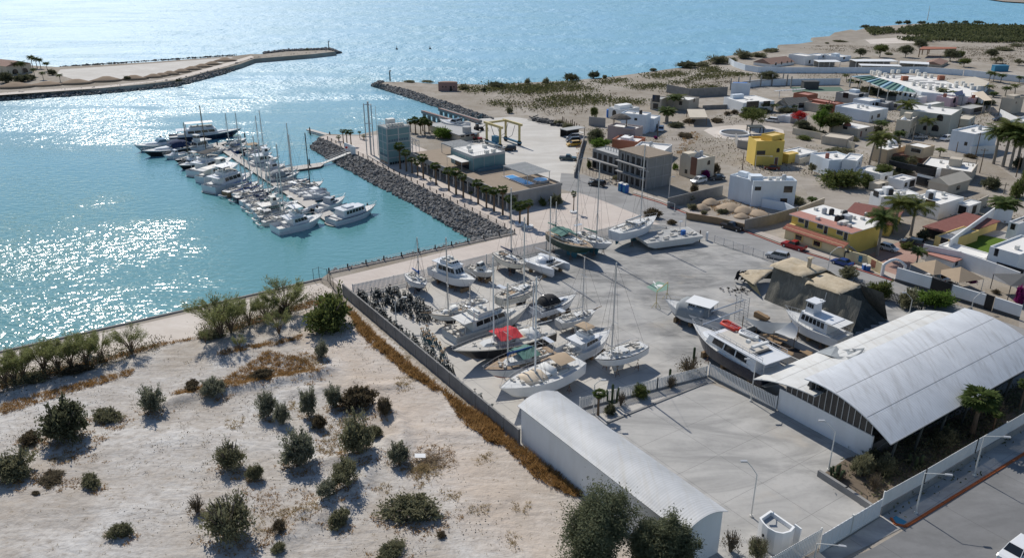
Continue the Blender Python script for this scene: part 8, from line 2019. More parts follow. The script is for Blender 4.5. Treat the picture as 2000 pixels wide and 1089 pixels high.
house('low brown-roofed house right of the white carports',(1812,120),(1838,127),(1852,120),132,'beige_wall','brown_tile',.0,[('R',.5,1.4,1.,1.)],[],gable=1.4,group=FG)
op=thing('open_pavilion','long open pavilion with dark flat roof near the bay','pavilion',G(1828,104));c=G(1828,104);q=[G(x,y,4.5)-c for x,y in((1795,97),(1868,96),(1868,93),(1802,92))];m=MB();m.prism([(v.x,v.y)for v in q],4.2,4.7);m.build('roof','rust_wall',op);m=MB();[m.tube((v.x*f,v.y*f,0),(v.x*f,v.y*f,4.2),.3,n=5)for v in q for f in(.95,.5)];m.build('post','timber',op)
bb=MB();p=G(1952,139);bb.box(-3.6,-1.6,0,3.6,1.6,2.8);bb.box(-3.7,-1.7,2.8,3.7,1.7,3.);tag(bb.build('shipping_container','sign_blue',loc=p),'blue container-like cabin by the long wall','container')
VW='boundary walls of the village'
for l,line,h,mt in(('long pale curved wall running along the far row of houses',[(1423,124),(1434,131),(1455,138),(1480,142),(1540,143),(1620,143),(1700,143),(1800,142),(1880,148)],2.9,'bluewhite_wall'),('long pale wall continuing right with a walkway on top',[(1882,148),(1940,155),(2010,163)],3.,'bluewhite_wall'),('grey wall in the scrub behind the beige villa',[(1302,181),(1345,190),(1420,186)],3.6,'block_wall'),('pale wall behind the white modern house',[(1450,172),(1490,168),(1540,167),(1640,166)],3.,'bluewhite_wall'),('dark wall behind the beige villa\'s palms',[(1372,214),(1424,212)],1.6,'block_wall'),('grey block wall along the lane to the big white modern house',[(1304,406),(1345,396),(1410,381)],2.6,'block_wall'),('grey block wall around the vacant earth heaps',[(1454,450),(1502,440),(1556,424)],2.6,'block_wall'),('white garden wall of the big white modern house',[(1488,404),(1530,412),(1556,426)],2.2,'bluewhite_wall'),('cream wall right of the vacant earth heaps',[(1557,424),(1608,404)],2.4,'cream_wall'),('brown stick fence around the vacant earth heaps',[(1340,428),(1400,438),(1452,451)],1.7,'timber'),('long pale garden wall left of the beige domed house',[(1548,262),(1600,272),(1668,292)],2.2,'cream_wall'),('grey wall left of the yellow tower house',[(1436,276),(1440,289),(1470,294)],2.6,'grey_wall'),('tall white side wall of the house with the lawn',[(1850,497),(1937,432)],3.4,'white_wall'),('white rear wall of the house with the lawn',[(1937,432),(1973,436)],3.2,'bluewhite_wall'),('white long garden wall along the street with dark base',[(1748,549),(1815,569)],2.9,'white_wall'),('white long garden wall right of the black gate',[(1855,582),(1920,602)],2.7,'white_wall'),('white garden wall at the right edge by the bougainvillea',[(1938,607),(1990,624)],2.7,'white_wall'),('white inner wall between the umbrella yard and the lawn house',[(1800,505),(1870,520),(1940,545),(1985,562)],3.2,'white_wall'),('white yard wall of the tan block',[(1952,226),(1985,243),(2010,236)],2.4,'white_wall'),('white yard wall of the white block by the palms',[(1858,290),(1895,302),(1945,300)],2.6,'white_wall'),('beige yard wall under the gabled house',[(1870,405),(1905,412),(1926,402)],2.8,'beige_wall'),('grey stone wall below the left two-part house',[(1675,410),(1697,420),(1715,424)],2.,'block_wall'),('low white wall by the garage with grey doors',[(1517,238),(1575,240)],2.4,'white_wall'),('pale wall of the yellow house\'s side yard',[(1560,322),(1590,312)],1.8,'cream_wall'),('dark block wall along the apron\'s right edge',[(1122,347),(1134,298),(1141,274)],1.6,'block_wall'),('grey back wall of the mauve house',[(1150,245),(1182,248)],3.2,'grey_wall')):
 wall_px('garden_wall',l,line,h,mt,.25,None,0,0.,VW,'wall',None,'dark_grey' if 'street' in l or 'black gate' in l or 'right edge by' in l else None)
bg2=thing('yard_gate','black solid yard gate between the two long white garden walls','gate',G(1816,569));a,b=G(1816,569),G(1854,582);d=b-a;m=MB();m.cbox(d/2+Vector((0,0,1.4)),(d.length,.12,2.8),math.atan2(d.y,d.x));m.build('gate_leaf','black',bg2);m=MB();[m.cbox(d*f+Vector((0,0,1.45)),(.2,.2,2.9),math.atan2(d.y,d.x))for f in(0,1)];m.build('gate_post','dark_grey',bg2)
bd=MB();a,b=G(1921,602),G(1936,607);d=b-a;bd.cbox(d/2+Vector((0,0,1.4)),(d.length,.2,2.8),math.atan2(d.y,d.x));tag(bd.build('yard_door','black',loc=a),'black street door between the white garden walls','door')
hy=house('yellow hotel with pink-edged white roof, water tanks and outside stair',(1542,421),(1662,455),(1716,434),500,'yellow_wall','white_roof',.0,[('L',.83,4.6,1.4,1.1,'offwhite'),('L',.5,4.6,1.4,1.1,'offwhite'),('L',.17,4.6,1.4,1.1,'offwhite'),('L',.73,4.3,.8,2.0,'offwhite'),('L',.4,4.3,.8,2.0,'offwhite'),('L',.07,4.3,.8,2.0,'offwhite')],[('tank',.55,.75,'tank_grey'),('tank',.62,.66),('tank',.75,.5),('tank',.35,.42),('tank',.42,.38),('box',.5,.34,(1.6,1.6,1.6),'tank_grey'),('ac',.12,.62),('ac',.2,.3),('ac',.25,.16),('ac',.75,.35),('ac',.85,.25),('ac',.6,.92),('ac',.88,.6),('box',.3,.28,(2,1.2,.9),'offwhite')],name='hotel',cat='hotel',roof_over=.5)
W_,D_=hy['_w'],hy['_d'];hH=HT(1662,500,455);m=MB();m.box(-.52,-.52,hH+.184,W_*.3,D_+.52,hH+.2);m.build('roof_border','red_deck',hy)
m=MB();m.box(-1.9,-.2,0,-.02,D_*.99,2.75);m.build('front_wing','paleyellow_wall',hy)
m=MB();m.loft([[(-2.5,y,2.3),(-.75,y,3.1),(-.75,y,3.22),(-2.5,y,2.42)]for y in(-.4,D_*1.02)]);m.build('tiled_awning','red_tile',hy)
m=MB();m.box(-.75,-.2,2.752,-.05,D_,3.25);m.build('balcony_wall','ochre_wall',hy)
for f in(.74,.42):m=MB();m.box(-2.02,D_*f-1.1,.6,-1.91,D_*f+1.1,2.0);w_=m.build('window','ochre_wall',hy);m=MB();m.box(-2.04,D_*f-.8,.8,-2.025,D_*f+.8,1.85);m.build('pane','glass_dark',w_)
m=MB();[m.box(-.9+k*.28,-1.3,2.6-k*.2-.2,-.9+(k+1)*.28,-.53,2.6-k*.2)for k in range(13)];m.build('stair','grey_wall',hy)
hw2=wall_px('hotel_wall','pale yellow hotel street wall with arched doorway and sign',[(1648,508),(1660,512),(1690,520),(1710,531),(1722,537)],2.4,'paleyellow_wall',.3)
o0=G(1648,508);a,b=G(1668,513.5),G(1682,518);d=b-a;m=MB();m.cbox((a+b)/2-o0+Vector((-.12,-.14,1.35)),(d.length,.06,1.3),math.atan2(d.y,d.x));sg_=m.build('sign_board','sign_blue',hw2)
m=MB();mid=(a+b)/2-o0+Vector((-.14,-.17,1.35));an=math.atan2(d.y,d.x)
for k in range(6):m.cbox(mid+Vector((math.cos(an)*(-.9+k*.35),math.sin(an)*(-.9+k*.35),.18*math.sin(k*1.3))),(.28,.07,.1),an)
m.build('sign_lettering','shade_blue',sg_)
a=G(1652,509)-o0;m=MB();m.cbox(a+Vector((-.1,-.17,1.0)),(1.1,.1,2.0),an);m.dome((a.x-.1,a.y-.17,2.0),.55,.5,10,4);m.build('doorway','black',hw2)
m=MB();a=G(1704,528)-o0;m.cbox(a+Vector((-.05,-.2,1.5)),(1.6,.08,1.4),an-.3);m.build('tile_panel','rust_wall',hw2)
ag=thing('courtyard_arch','white segmental arch over the hotel courtyard drive','arch',G(1722,538));c=G(1722,538);a,b=Vector((0,0,0)),G(1764,540)-c;m=MB();m.pipe([a.lerp(b,k/10)+Vector((0,0,2.3+1.2*math.sin(PI*k/10)))for k in range(11)],.28,6);m.tube(a,(a.x,a.y,2.4),.35,n=6);m.tube(b,(b.x,b.y,2.4),.3,n=6);m.build('arch_beam','white_wall',ag)
for x,y,l in((1688,526,'blue and white ice box, left of two on the pavement'),(1694,528,'blue and white ice box, right of two on the pavement')):m=MB();m.box(-.4,-.4,0,.4,.4,1.0,0);m.box(-.42,-.42,1.0,.42,.42,1.2,1);tag(m.build('ice_box',['blue_plastic','white_paint'],loc=G(x,y)),l,'ice box','ice boxes by the hotel wall')
rr2=house('red flat-roofed wing of the hotel under the coconut palms',(1660,410),(1740,440),(1762,412),462,'yellow_wall','dark_red_tile',.0,[('L',.3,1.5,1.2,1.2),('L',.6,1.5,1.2,1.2)],[('ac',.3,.6)],name='hotel_wing',cat='hotel',roof_over=.4)
house('dark red tiled carport roof behind the hotel courtyard',(1815,441),(1868,461),(1915,424),478,'ochre_wall','dark_red_tile',.0,[('L',.5,1.2,6.,2.2,'dark')],[],name='tiled_carport',cat='carport',roof_over=.4)
house('flat grey-roofed lodge with yellow walls at the end of the courtyard',(1833,458),(1858,469),(1892,444),490,'ochre_wall','grey_roof',.25,[('L',.4,1.8,1.4,1.2)],[],name='lodge',cat='lodge')
house('white modern house with stone pillar and the lawn at the right edge',(1962,470),(1992,497),(2040,470),548,'white_wall','white_roof',.4,[('L',.2,1.5,5.,2.4),('L',.75,4.6,.6,1.4)],[('ac',.3,.4)],group=VH)
house('white upper block of the lawn house farther back',(1977,430),(1990,437),(2040,425),470,'white_wall','grey_roof',.3,[('L',.5,3.,.8,1.2)],[('panel',.5,.5)],group=VH)
house('long low white pool house with open end',(1834,478),(1921,504),(1939,496),522,'white_wall','white_roof',.25,[('R',.5,1.3,1.2,2.,'dark')],[],name='pool_house',cat='pool house')
house('small annex with pink terrace roof in the umbrella yard',(1815,493),(1862,511),(1876,505),527,'white_wall','red_deck',.0,[('R',.5,1.3,.8,1.2)],[],name='annex',cat='annex',roof_over=.4)
def umbrella(label,px,py,s):
 p=G(px,py,3.4);o=thing('umbrella_canopy',label,'canopy',(p.x,p.y,0),B_ANG*.5,'tan umbrella canopies');m=MB()
 m.loft([[(-s,-s,2.7),(s,-s,2.7),(s,s,2.7),(-s,s,2.7)],[(-.1,-.1,4.3),(.1,-.1,4.3),(.1,.1,4.3),(-.1,.1,4.3)]]);m.build('canvas','tan_canvas',o);m=MB();m.tube((0,0,0),(0,0,4.2),.1);[m.tube((x,y,0),(x,y,2.7),.06)for x in(-s+.1,s-.1)for y in(-s+.1,s-.1)];m.build('post','offwhite',o)
umbrella('tan umbrella canopy, left of two over the parked white car',1826,516,3.0);umbrella('tan umbrella canopy, right of two over the parked white car',1875,530,3.0)
m=MB();c=G(1990,575);m.loft([[(-4,-3,3.0),(4,-3,3.0),(4,3,3.),(-4,3,3.)],[(-.2,-.2,3.9),(.2,-.2,3.9),(.2,.2,3.9),(-.2,.2,3.9)]]);[m.tube((x,y,0),(x,y,3.),.08)for x in(-3.8,3.8)for y in(-2.8,2.8)];tag(m.build('garden_canopy','dark_grey',loc=c),'dark grey garden canopy at the photo\'s right edge','canopy')
rb2=thing('round_basin','round dark water basin inside the pale ring garden','basin',G(1435,262));m=MB();n=28;m.loft([[(r*math.cos(2*PI*k/n),r*math.sin(2*PI*k/n),z)for k in range(n)]for r,z in((5.2,0),(5.2,.7),(4.7,.7),(4.6,.3))],cap=False);m.build('rim','white_wall',rb2);m=MB();m.cyl((0,0,.1),4.65,.2,n);m.build('basin_floor','dark_grey',rb2)
ps=thing('park_shelter','small dark flat-roofed shelter beside the round basin','shelter',G(1474,262));m=MB();m.box(-2.6,-2.2,2.6,2.6,2.2,2.8);m.build('roof','dark_steel',ps);m=MB();[m.box(x-.15,y-.15,0,x+.15,y+.15,2.6)for x in(-2.3,2.3)for y in(-1.9,1.9)];m.build('post','black',ps)
def heap(px,py,r,h,label,mat='spoil_earth'):
 p=G(px,py);m=MB();n=18;m.loft([[(r*f*(1+.18*MN.noise(Vector((k,f*3,px))))*math.cos(2*PI*k/n),r*f*(1+.18*MN.noise(Vector((k*1.3,f,py))))*math.sin(2*PI*k/n),h*z)for k in range(n)]for f,z in((1,-.05),(.75,.35),(.45,.75),(.15,1.))]);tag(m.build('earth_heap',mat,loc=p,smooth=True),label,'earth heap','earth heaps in the vacant lot')
for x,y,r,h,l in((1388,398,2.6,1.4,'grey rounded earth heap farthest left in the vacant lot'),(1370,408,2.4,1.3,'pinkish earth heap beside the green shrubs in the vacant lot'),(1425,408,3.8,1.5,'widest earth heap in the middle of the vacant lot'),(1452,414,3.,1.5,'pointed pale earth heap in the vacant lot'),(1480,418,3.,1.,'ochre earth heap with dry grass at the right of the vacant lot'),(1448,424,2.,1.,'small grey earth heap near the white sacks')):heap(x,y,r,h,l)
PV='palms in the village'
for k,x,y,t,l,w in(('coco',1745,455,392,'coconut palm with yellowing crown, left of the hotel courtyard pair',1.1),('coco_b',1778,460,400,'coconut palm, right of the hotel courtyard pair',1.1),('coco_dark',1712,500,425,'pale-trunked royal palm with dark crown by the hotel corner',1.0),('coco',1768,252,203,'tall coconut palm towering before the olive villa',1.05),('coco_dark',1720,262,240,'bushy palm right of the beige domed house',1.1),('coco_b',1808,268,236,'fan-crowned palm in front of the olive villa',.95),('coco',1697,322,273,'leaning yellow-green palm left of the flat beige villa',.95),('coco_b',1715,326,268,'taller thin palm left of the flat beige villa',.95),('date',1755,274,260,'bushy palm at the foot of the cream turret house',1.),('coco_b',1835,306,292,'low golden palm right of the flat beige villa',1.),('coco',1875,262,252,'low palm in front of the white block',.9),('coco_dark',1940,320,258,'tall coconut palm, leftmost of the big clump at the right',1.2),('coco',1958,326,250,'tall coconut palm, second in the big clump at the right',1.2),('coco_dark',1972,330,266,'tall coconut palm, third in the big clump at the right',1.2),('coco_b',1985,326,255,'tall coconut palm, fourth in the big clump at the right',1.2),('coco',1996,332,270,'tall coconut palm at the very right edge of the clump',1.2),('date',1955,428,396,'stout round-crowned date palm before the lawn house',1.25),('coco',1548,396,384,'small palm in front of the big white modern house',1.),('date',1585,398,388,'low spiky palm right of the big white modern house',.8),('coco_dark',1790,515,490,'young palm growing at the courtyard arch',.9),('coco_dark',1488,218,203,'palm in front of the white modern house, left one',1.1),('coco',1508,219,206,'palm in front of the white modern house, right one',1.1),('coco_dark',1550,216,207,'dark palm before the hip-roofed house',1.),('coco',1585,212,203,'palm right of the hip-roofed house',.9),('date',1610,230,210,'leafy palm beside the red flowering tree',1.),('coco_dark',1314,215,190,'tall palm left of two by the beige villa',1.2),('coco',1330,213,188,'tall palm right of two by the beige villa',1.2),('date',1302,238,216,'thick date palm before the beige villa',1.2),('coco',1653,160,147,'palm at the left end of the striped shade roof',.9),('coco_dark',1660,170,157,'palm below the left end of the striped shade roof',.9),('coco_dark',1675,174,160,'dense palm in the middle of the striped shade roof',.9),('coco',1835,198,176,'palm in front of the white complex, left one',1.),('coco_dark',1858,198,181,'palm in front of the white complex, right one',1.),('coco',1880,166,155,'golden palm rising from the white complex',.9),('coco_dark',1932,158,142,'palm left of three beside the long wall',1.),('coco',1940,160,145,'palm middle of three beside the long wall',1.),('coco_dark',1954,162,147,'palm right of three beside the long wall',1.),('coco',1930,184,168,'palm at the white complex\'s right corner',1.),('coco_dark',1963,188,172,'palm left of two near the tan block',1.),('coco',1982,184,167,'palm right of two near the tan block',1.),('coco_dark',1990,163,151,'palm at the right edge below the long wall',1.),('date',1940,190,182,'short palm right of the beige shade sail',1.)):
 place_palm(k,x,y,t,l,PV,wide=w*1.35)
TV='trees in the village'
for k,x,y,w,h,l in(('leafy',1468,250,54,38,'round green street tree beside the park shelter'),('redtree',1559,245,30,26,'flowering red tree before the garage with grey doors'),('bright',1600,262,36,44,'tall yellow-green tree left of the beige domed house'),('leafy',1622,262,66,40,'broad dark green tree touching the beige domed house'),('dark',1164,292,36,38,'dark tree between the apron and the mauve house'),('bright',1172,300,44,28,'bright green tree before the unfinished block'),('dark',1500,165,40,24,'dark conifer-like clump by the curved wall'),('small',1585,340,18,20,'small tree behind the feathery bush'),('leafy',1160,240,16,30,'slim green tree left of the arched white house'),('dark',1565,260,30,24,'dark tree below the red flowering one'),('leafy',1722,352,34,30,'round green tree right of the feathery bush'),('dark',1750,334,40,26,'dark tree before the flat beige villa'),('small',1780,328,20,22,'small olive tree beside the flat beige villa'),('leafy',1718,112,28,24,'bright round tree behind the far carports'),('dark',1768,112,28,22,'dark tree right of the bright round one'),('dark',1680,112,22,16,'grey-green tree left of the bright round one'),('dark',1855,120,34,22,'dark tree right of the far carports'),('leafy',1882,131,24,16,'green tree by the start of the walkway'),('dark',1935,115,24,18,'dark tree on the far scrub right'),('small',1945,124,24,12,'flat pale tree near the blue container'),('small',1990,128,20,12,'flat pale tree at the far right'),('dark',1795,94,26,16,'dark tree by the open pavilion'),('leafy',1872,118,20,18,'rounded green tree beside the dark ones'),('dark',1672,130,28,16,'dark tree among the far carports')):
 place_tree(k,x,y,w,h,l,TV)
for a in((1640,372,92,56,'green','big feathery green bush hiding the white flat house'),(1690,368,40,36,'green','green bush joined to the big feathery one'),(1347,395,26,22,'olive','green shrub at the end of the grey lane wall'),(1352,412,22,18,'olive','green shrub before the pinkish heap'),(1375,420,16,12,'olive_b','small green shrub between the heaps'),(1411,418,26,14,'dark','dark green shrub on the vacant lot'),(1376,352,34,24,'bougain','dark red bougainvillea at the beige villa\'s entrance'),(1395,340,24,24,'low_brown','rusty brown bush right of the beige villa'),(1318,332,14,14,'bright','bright shrub left of the beige villa'),(1355,380,24,24,'low_brown','brown shrub on the lane corner'),(1420,226,18,12,'dead_grey','dry round bush, left of three beside the white modern house'),(1434,224,20,14,'dead_grey','dry round bush, middle of three beside the white modern house'),(1452,230,22,16,'dead_grey','dry round bush, right of three beside the white modern house'),(1338,270,50,10,'low_brown','dry rusty hedge along the dirt road'),(1480,275,40,8,'low','low hedge by the roundabout'),(1640,300,60,16,'low','scrubby green strip under the beige domed house'),(1570,275,40,16,'green','green bushes left of the pale garden wall'),(1895,310,30,14,'low_brown','dry brush on the dirt verge'),(1760,330,26,22,'green','green bush under the flat beige villa'),(1745,352,40,20,'dark','dark shrubs before the low annex'),(1900,505,20,10,'dark','dark shrub along the lawn\'s wall'),(1918,450,26,8,'dark','dark planting at the far end of the lawn'),(1944,575,20,14,'dead_grey','grey bush against the white inner wall'),(1280,272,12,8,'bougain','small magenta bush by the orange house'),(1990,330,40,30,'dark','dark green hedge under the palm clump'),(2000,366,26,60,'green','green trees at the right edge by the curving road'),(1110,258,24,22,'olive','olive shrub between the timber posts and the scrap'),(1090,246,24,16,'olive_b','yellow-green shrub behind the scrap heap'),(1577,262,40,24,'dark','dark shrubs under the flowering red tree'),(1600,268,36,20,'olive','olive shrubs left of the pale garden wall'),(1655,276,46,14,'olive_b','yellow scrub right of the beige domed house\'s annex'),(1712,262,30,22,'dark','dark garden shrubs at the beige domed house\'s right end'),(1742,284,34,22,'dark','dark shrubs below the cream turret house'),(1728,345,34,22,'green','green garden bush in front of the flat beige villa, left one'),(1765,342,40,24,'dark','dark garden bush in front of the flat beige villa, right one'),(1792,296,40,14,'olive','verge shrubs beside the lane to the olive villa'),(1540,222,44,18,'dark','dark hedge before the hip-roofed house'),(1486,222,40,20,'dark','dark garden hedge of the white modern house'),(1620,214,24,14,'dark','dark shrub left of the wide blue-white house'),(1700,186,60,16,'dark','dark planting under the striped shade roof'),(1745,188,40,12,'olive','olive planting at the end of the striped shade roof'),(1905,214,50,18,'dark','dark trees in front of the right pink house'),(1865,222,40,14,'olive','shrubs before the left pink house'),(1930,206,30,18,'dark','dark bush beside the beige shade sail'),(1558,400,34,20,'olive_b','pale shrubs at the big white house\'s garden wall'),(1600,412,30,14,'low_brown','brown scrub beyond the cream wall'),(1320,250,40,18,'dark','dark garden mass below the tall palms by the beige villa'),(1346,242,26,14,'low_brown','brown hedge beside the tan carport'),(1400,240,40,16,'low_brown','dry hedge along the carport lane'),(1228,292,20,14,'green','green shrub behind the orange house'),(1150,330,16,20,'green','green bush at the fence by the unfinished block'),(1205,352,22,14,'olive','weeds before the unfinished block'),(1890,346,30,30,'dark','dark shrub at the gabled house\'s corner'),(1935,372,44,34,'dark','dark bushes on the bend of the dirt road'),(1800,470,30,26,'dark','dark planting deep in the hotel courtyard'),(1770,488,26,20,'green','green planting below the coconut pair'),(1985,388,40,44,'green','green roadside trees at the right edge'),(1925,440,30,12,'dark','shrub row on the lawn house\'s rear wall'),(1855,556,14,8,'low_brown','dry weeds by the black gate')):
 place_bush(*a,'shrubs in the village',z=0)
tufts('dry_grass',[[(1320,300),(1338,262),(1358,256),(1372,270),(1345,285),(1330,305)],[(1380,395),(1440,392),(1490,412),(1470,425),(1400,420)],[(1120,345),(1135,300),(1140,262),(1130,262)]],260,.7,'dry_grass','rusty dry grass on verges and the vacant lot',10,.8,.1,False)
house('grey-white annex behind the yellow tower house\'s right side',(1541,291),(1562,303),(1586,293),319,'white_wall','white_roof',.3,[('R',.5,1.4,1.,1.)],[('ac',.5,.5)],group=VH)
house('low beige annex with pale flat roof in front of the domed house',(1612,262),(1655,272),(1668,265),288,'beige_wall','dust_roof',.25,[('R',.5,1.4,.8,1.)],[],group=VH)
house('low olive annex at the right end of the olive villa',(1872,228),(1893,234),(1906,226),250,'greyolive_wall','dust_roof',.25,[('R',.5,1.6,1.,1.)],[],group=VH)
house('grey concrete terrace house behind the cream turret house, left one',(1706,196),(1730,203),(1748,198),215,'grey_wall','grey_roof',.3,[('L',.5,1.8,1.2,1.2),('R',.5,1.8,1.2,1.4)],[('box',.5,.6,(2,2,1.2),'grey_wall')],group=VH)
house('grey concrete terrace house behind the cream turret house, right one',(1742,199),(1765,205),(1783,200),218,'grey_wall','grey_roof',.3,[('L',.5,1.8,1.2,1.2),('R',.5,1.8,1.2,1.4)],[],group=VH)
house('white low house with grey garage doors behind the flowering red tree',(1518,226),(1545,229),(1576,226),241,'white_wall','white_roof',.25,[('R',.2,1.2,3.,2.2,'garage'),('R',.65,1.2,3.,2.2,'garage')],[],group=VH)
house('white house corner at the photo\'s right edge above the palm clump',(1985,233),(1996,240),(2030,236),266,'bluewhite_wall','white_roof',.3,[],[],group=VH)
house('small white gatehouse court behind the right water-tank block',(1872,396),(1893,402),(1912,393),424,'white_wall','white_roof',.2,[('L',.5,1.4,1.8,2.,'dark'),('R',.5,1.4,1.8,2.,'dark')],[],group=VH)
house('dark canopied shop front below the pink houses',(1876,207),(1896,213),(1926,207),224,'grey_wall','grey_roof',.2,[('R',.5,1.3,6,1.8,'dark')],[],group=VH)
house('white house with blue-grey annex left of the palapa roof house',(1247,224),(1278,232),(1290,226),258,'bluewhite_wall','white_roof',.3,[('R',.5,1.6,1.,1.2)],[],group=VH)
house('cream house right of the two tall palms in the side lane',(1700,355),(1716,360),(1733,354),374,'cream_wall','dust_roof',.2,[('R',.5,1.3,1.,1.)],[],group=VH)
poly_px('sports_court_surface',[(1545,170),(1640,170),(1650,178),(1548,180)],.006,'court_green')if 'court_green' in _DEF else(simple('court_green',(.1,.16,.12),.85,.1),poly_px('sports_court_surface',[(1545,170),(1640,170),(1650,178),(1548,180)],.006,'court_green'))
m=MB();m.box(-3.4,-2,0,3.4,2,3.2);m.box(-3.6,-2.2,3.2,3.6,2.2,3.4);tag(m.build('court_hut','dark_grey',loc=G(1581,173)),'dark square hut standing at the green sports court','hut')
o=thing('post_row','row of bare concrete posts with cross beams on an unfinished plot','building site',G(1480,184));c=G(1480,184)
for x,y in((1426,176),(1441,174),(1463,172),(1485,170),(1507,168),(1528,165),(1536,168),(1544,172)):q=G(x,y)-c;m=MB();m.box(q.x-.25,q.y-.25,0,q.x+.25,q.y+.25,5.2);m.build('post','raw_concrete',o)
a_,b_=G(1426,176)-c,G(1528,165)-c;d_=b_-a_;m=MB();m.cbox((a_+b_)/2+Vector((0,0,2.9)),(d_.length,.3,.3),math.atan2(d_.y,d_.x));m.build('beam','raw_concrete',o)
m=MB();[m.cbox((k*1.5,k*.5,2.8),(5.5,.7,.2),B_ANG)for k in range(8)];[m.tube((k*10.5,k*3.5-1,0),(k*10.5,k*3.5-1,2.8),.15)for k in(0,1)];tag(m.build('white_pergola','white_paint',loc=G(1520,190)),'white beamed pergola roof behind the hip-roofed house','pergola')
ww=thing('water_wall','blue and white panelled wall rising behind the white modern house','wall',G(1445,186));m=MB();m.cbox((0,0,2.6),(8,.3,5.2),-.2);m.build('wall_panel','bluewhite_wall',ww);m=MB();m.cbox((.2,2.2,4.9),(6,3.6,.15),-.2);m.build('canopy','blue_plastic',ww)
CV=[[(955,165),(1000,166),(1060,168),(1070,180),(1010,186),(960,180),(940,172)],[(1000,172),(1130,158),(1135,172),(1050,186)],[(1050,192),(1110,188),(1130,198),(1090,216),(1055,205)],[(1155,160),(1215,155),(1235,160),(1170,166)],[(1225,168),(1290,164),(1310,172),(1240,176)],[(1260,148),(1330,140),(1345,148),(1270,155)],[(1310,160),(1350,158),(1350,164),(1312,166)],[(1345,150),(1410,145),(1420,152),(1350,158)],[(1140,186),(1190,190),(1170,205),(1120,210)],[(1195,192),(1255,196),(1250,204),(1180,206)],[(1370,132),(1400,132),(1405,146),(1370,146)],[(1410,140),(1470,146),(1470,150),(1420,150)],[(890,170),(930,172),(945,182),(900,180)],[(960,196),(1000,200),(1000,210),(965,206)],[(1110,172),(1160,172),(1160,180),(1110,180)],[(1350,170),(1400,168),(1400,176),(1350,178)],[(1030,205),(1060,207),(1055,214),(1030,212)]]
cover('ground_cover',CV,12000,.8,'leaf_cover','olive green salt scrub in patches along the bay',.6,6,.75)
cover('ground_cover',[[(960,186),(1130,180),(1200,184),(1130,230),(1000,222)],[(1240,176),(1420,150),(1420,180),(1300,184)],[(1560,88),(1700,92),(1800,100),(1700,104),(1580,98)],[(1850,92),(2000,90),(2000,128),(1860,124)],[(1400,160),(1660,158),(1640,160),(1420,168)]],5200,.6,'leaf_brown','brown dry scrub scattered over the pale coastal ground',.4,18,.6)
MGV=[[(1760,58),(1800,52),(1860,50),(2000,54),(2080,56),(2080,86),(1900,84),(1840,80),(1800,72),(1752,66)],[(1690,58),(1740,58),(1752,66),(1700,70)],[(1750,78),(1820,74),(1840,80),(1800,84)]]
cover('mangrove_thicket',MGV,15000,1.9,'leaf_mangrove','low green mangrove thicket covering the far point',1.6,None,.7)
CT_G='bushes along the bay shore'
for x,y,w,h,l in((1030,165,14,14,'small grey-green bush, leftmost on the bay shore'),(1066,165,18,16,'grey-green bush, second from the left on the bay shore'),(1115,159,36,22,'big dark bush, left of the two rounded ones by the water'),(1160,154,28,20,'big dark bush, right of the two rounded ones by the water'),(1181,154,16,10,'low bush touching the right rounded one'),(1340,134,36,18,'dark tree-like bush where the long shore thicket starts'),(1372,131,26,14,'second bush of the long shore thicket'),(1402,126,30,20,'tallest bush of the long shore thicket'),(1426,124,22,14,'bush after the tallest in the long shore thicket'),(1452,116,30,20,'bush with round head before the long curved wall'),(1480,113,28,14,'flatter bush before the long curved wall'),(1505,103,34,14,'last bush of the long shore thicket by the mudflat'),(970,173,40,20,'dark bush group behind the pump house'),(905,176,26,16,'spindly bush right beside the pump house'),(945,180,16,12,'grey bush below the dark group'),(995,222,18,16,'grey-green shrub at the apron\'s rear corner'),(800,162,30,8,'flat green scrub near the jetty beacon'),(835,163,34,8,'flat green scrub between the beacon and the pump house'),(1276,140,18,10,'pale green low bush near the water\'s edge'),(1690,56,22,12,'rounded mangrove at the point\'s tip'),(1706,58,22,12,'second mangrove at the point\'s tip'),(1755,48,16,10,'mangrove tree standing up on the point, left one'),(1772,48,18,12,'mangrove tree standing up on the point, middle one'),(1800,47,20,10,'mangrove tree standing up on the point, right one'),(1838,46,18,9,'mangrove tree beyond the thicket'),(1866,46,12,8,'small round mangrove beyond the thicket'),(1885,46,12,8,'second small round mangrove beyond the thicket'),(1910,47,26,8,'flat mangrove group beyond the thicket'),(1640,83,30,8,'flat grey bush on the mudflat beach'),(1615,86,14,6,'small flat bush on the mudflat beach'),(1797,92,30,16,'dark bush cluster near the open pavilion'),(1735,108,22,10,'grey-green bush behind the far row'),(1960,100,40,12,'brown bush group on the far right scrub'),(1985,92,34,10,'green bush strip along the far track')):
 if 1330<x<1520:w,h=w*1.5,h*1.3
 place_bush(x,y,w,h,'dark' if 'dark' in l or 'mangrove' in l else('low' if 'flat' in l or 'low' in l else 'olive'),l,CT_G,z=0)
SG2='plants on the sand spit'
def gz(px,py):return G(px,py,.6)
for x,y,w,h,k,l in((15,166,34,30,'dark','dark tree mass at the left edge of the spit'),(45,164,40,24,'dark','dark trees in front of the resort'),(62,160,20,16,'dark','dark bush right of the resort trees'),(103,150,20,16,'dark','dark bush beside the outermost spit palm'),(250,160,16,12,'dark','bush by the spit track\'s middle'),(600,101,10,7,'olive','tiny bush near the spit\'s tip'),(350,163,14,9,'dark','bush on the spit rocks')):
 place_bush(x,y,w,h,k,l,SG2,z=.6)
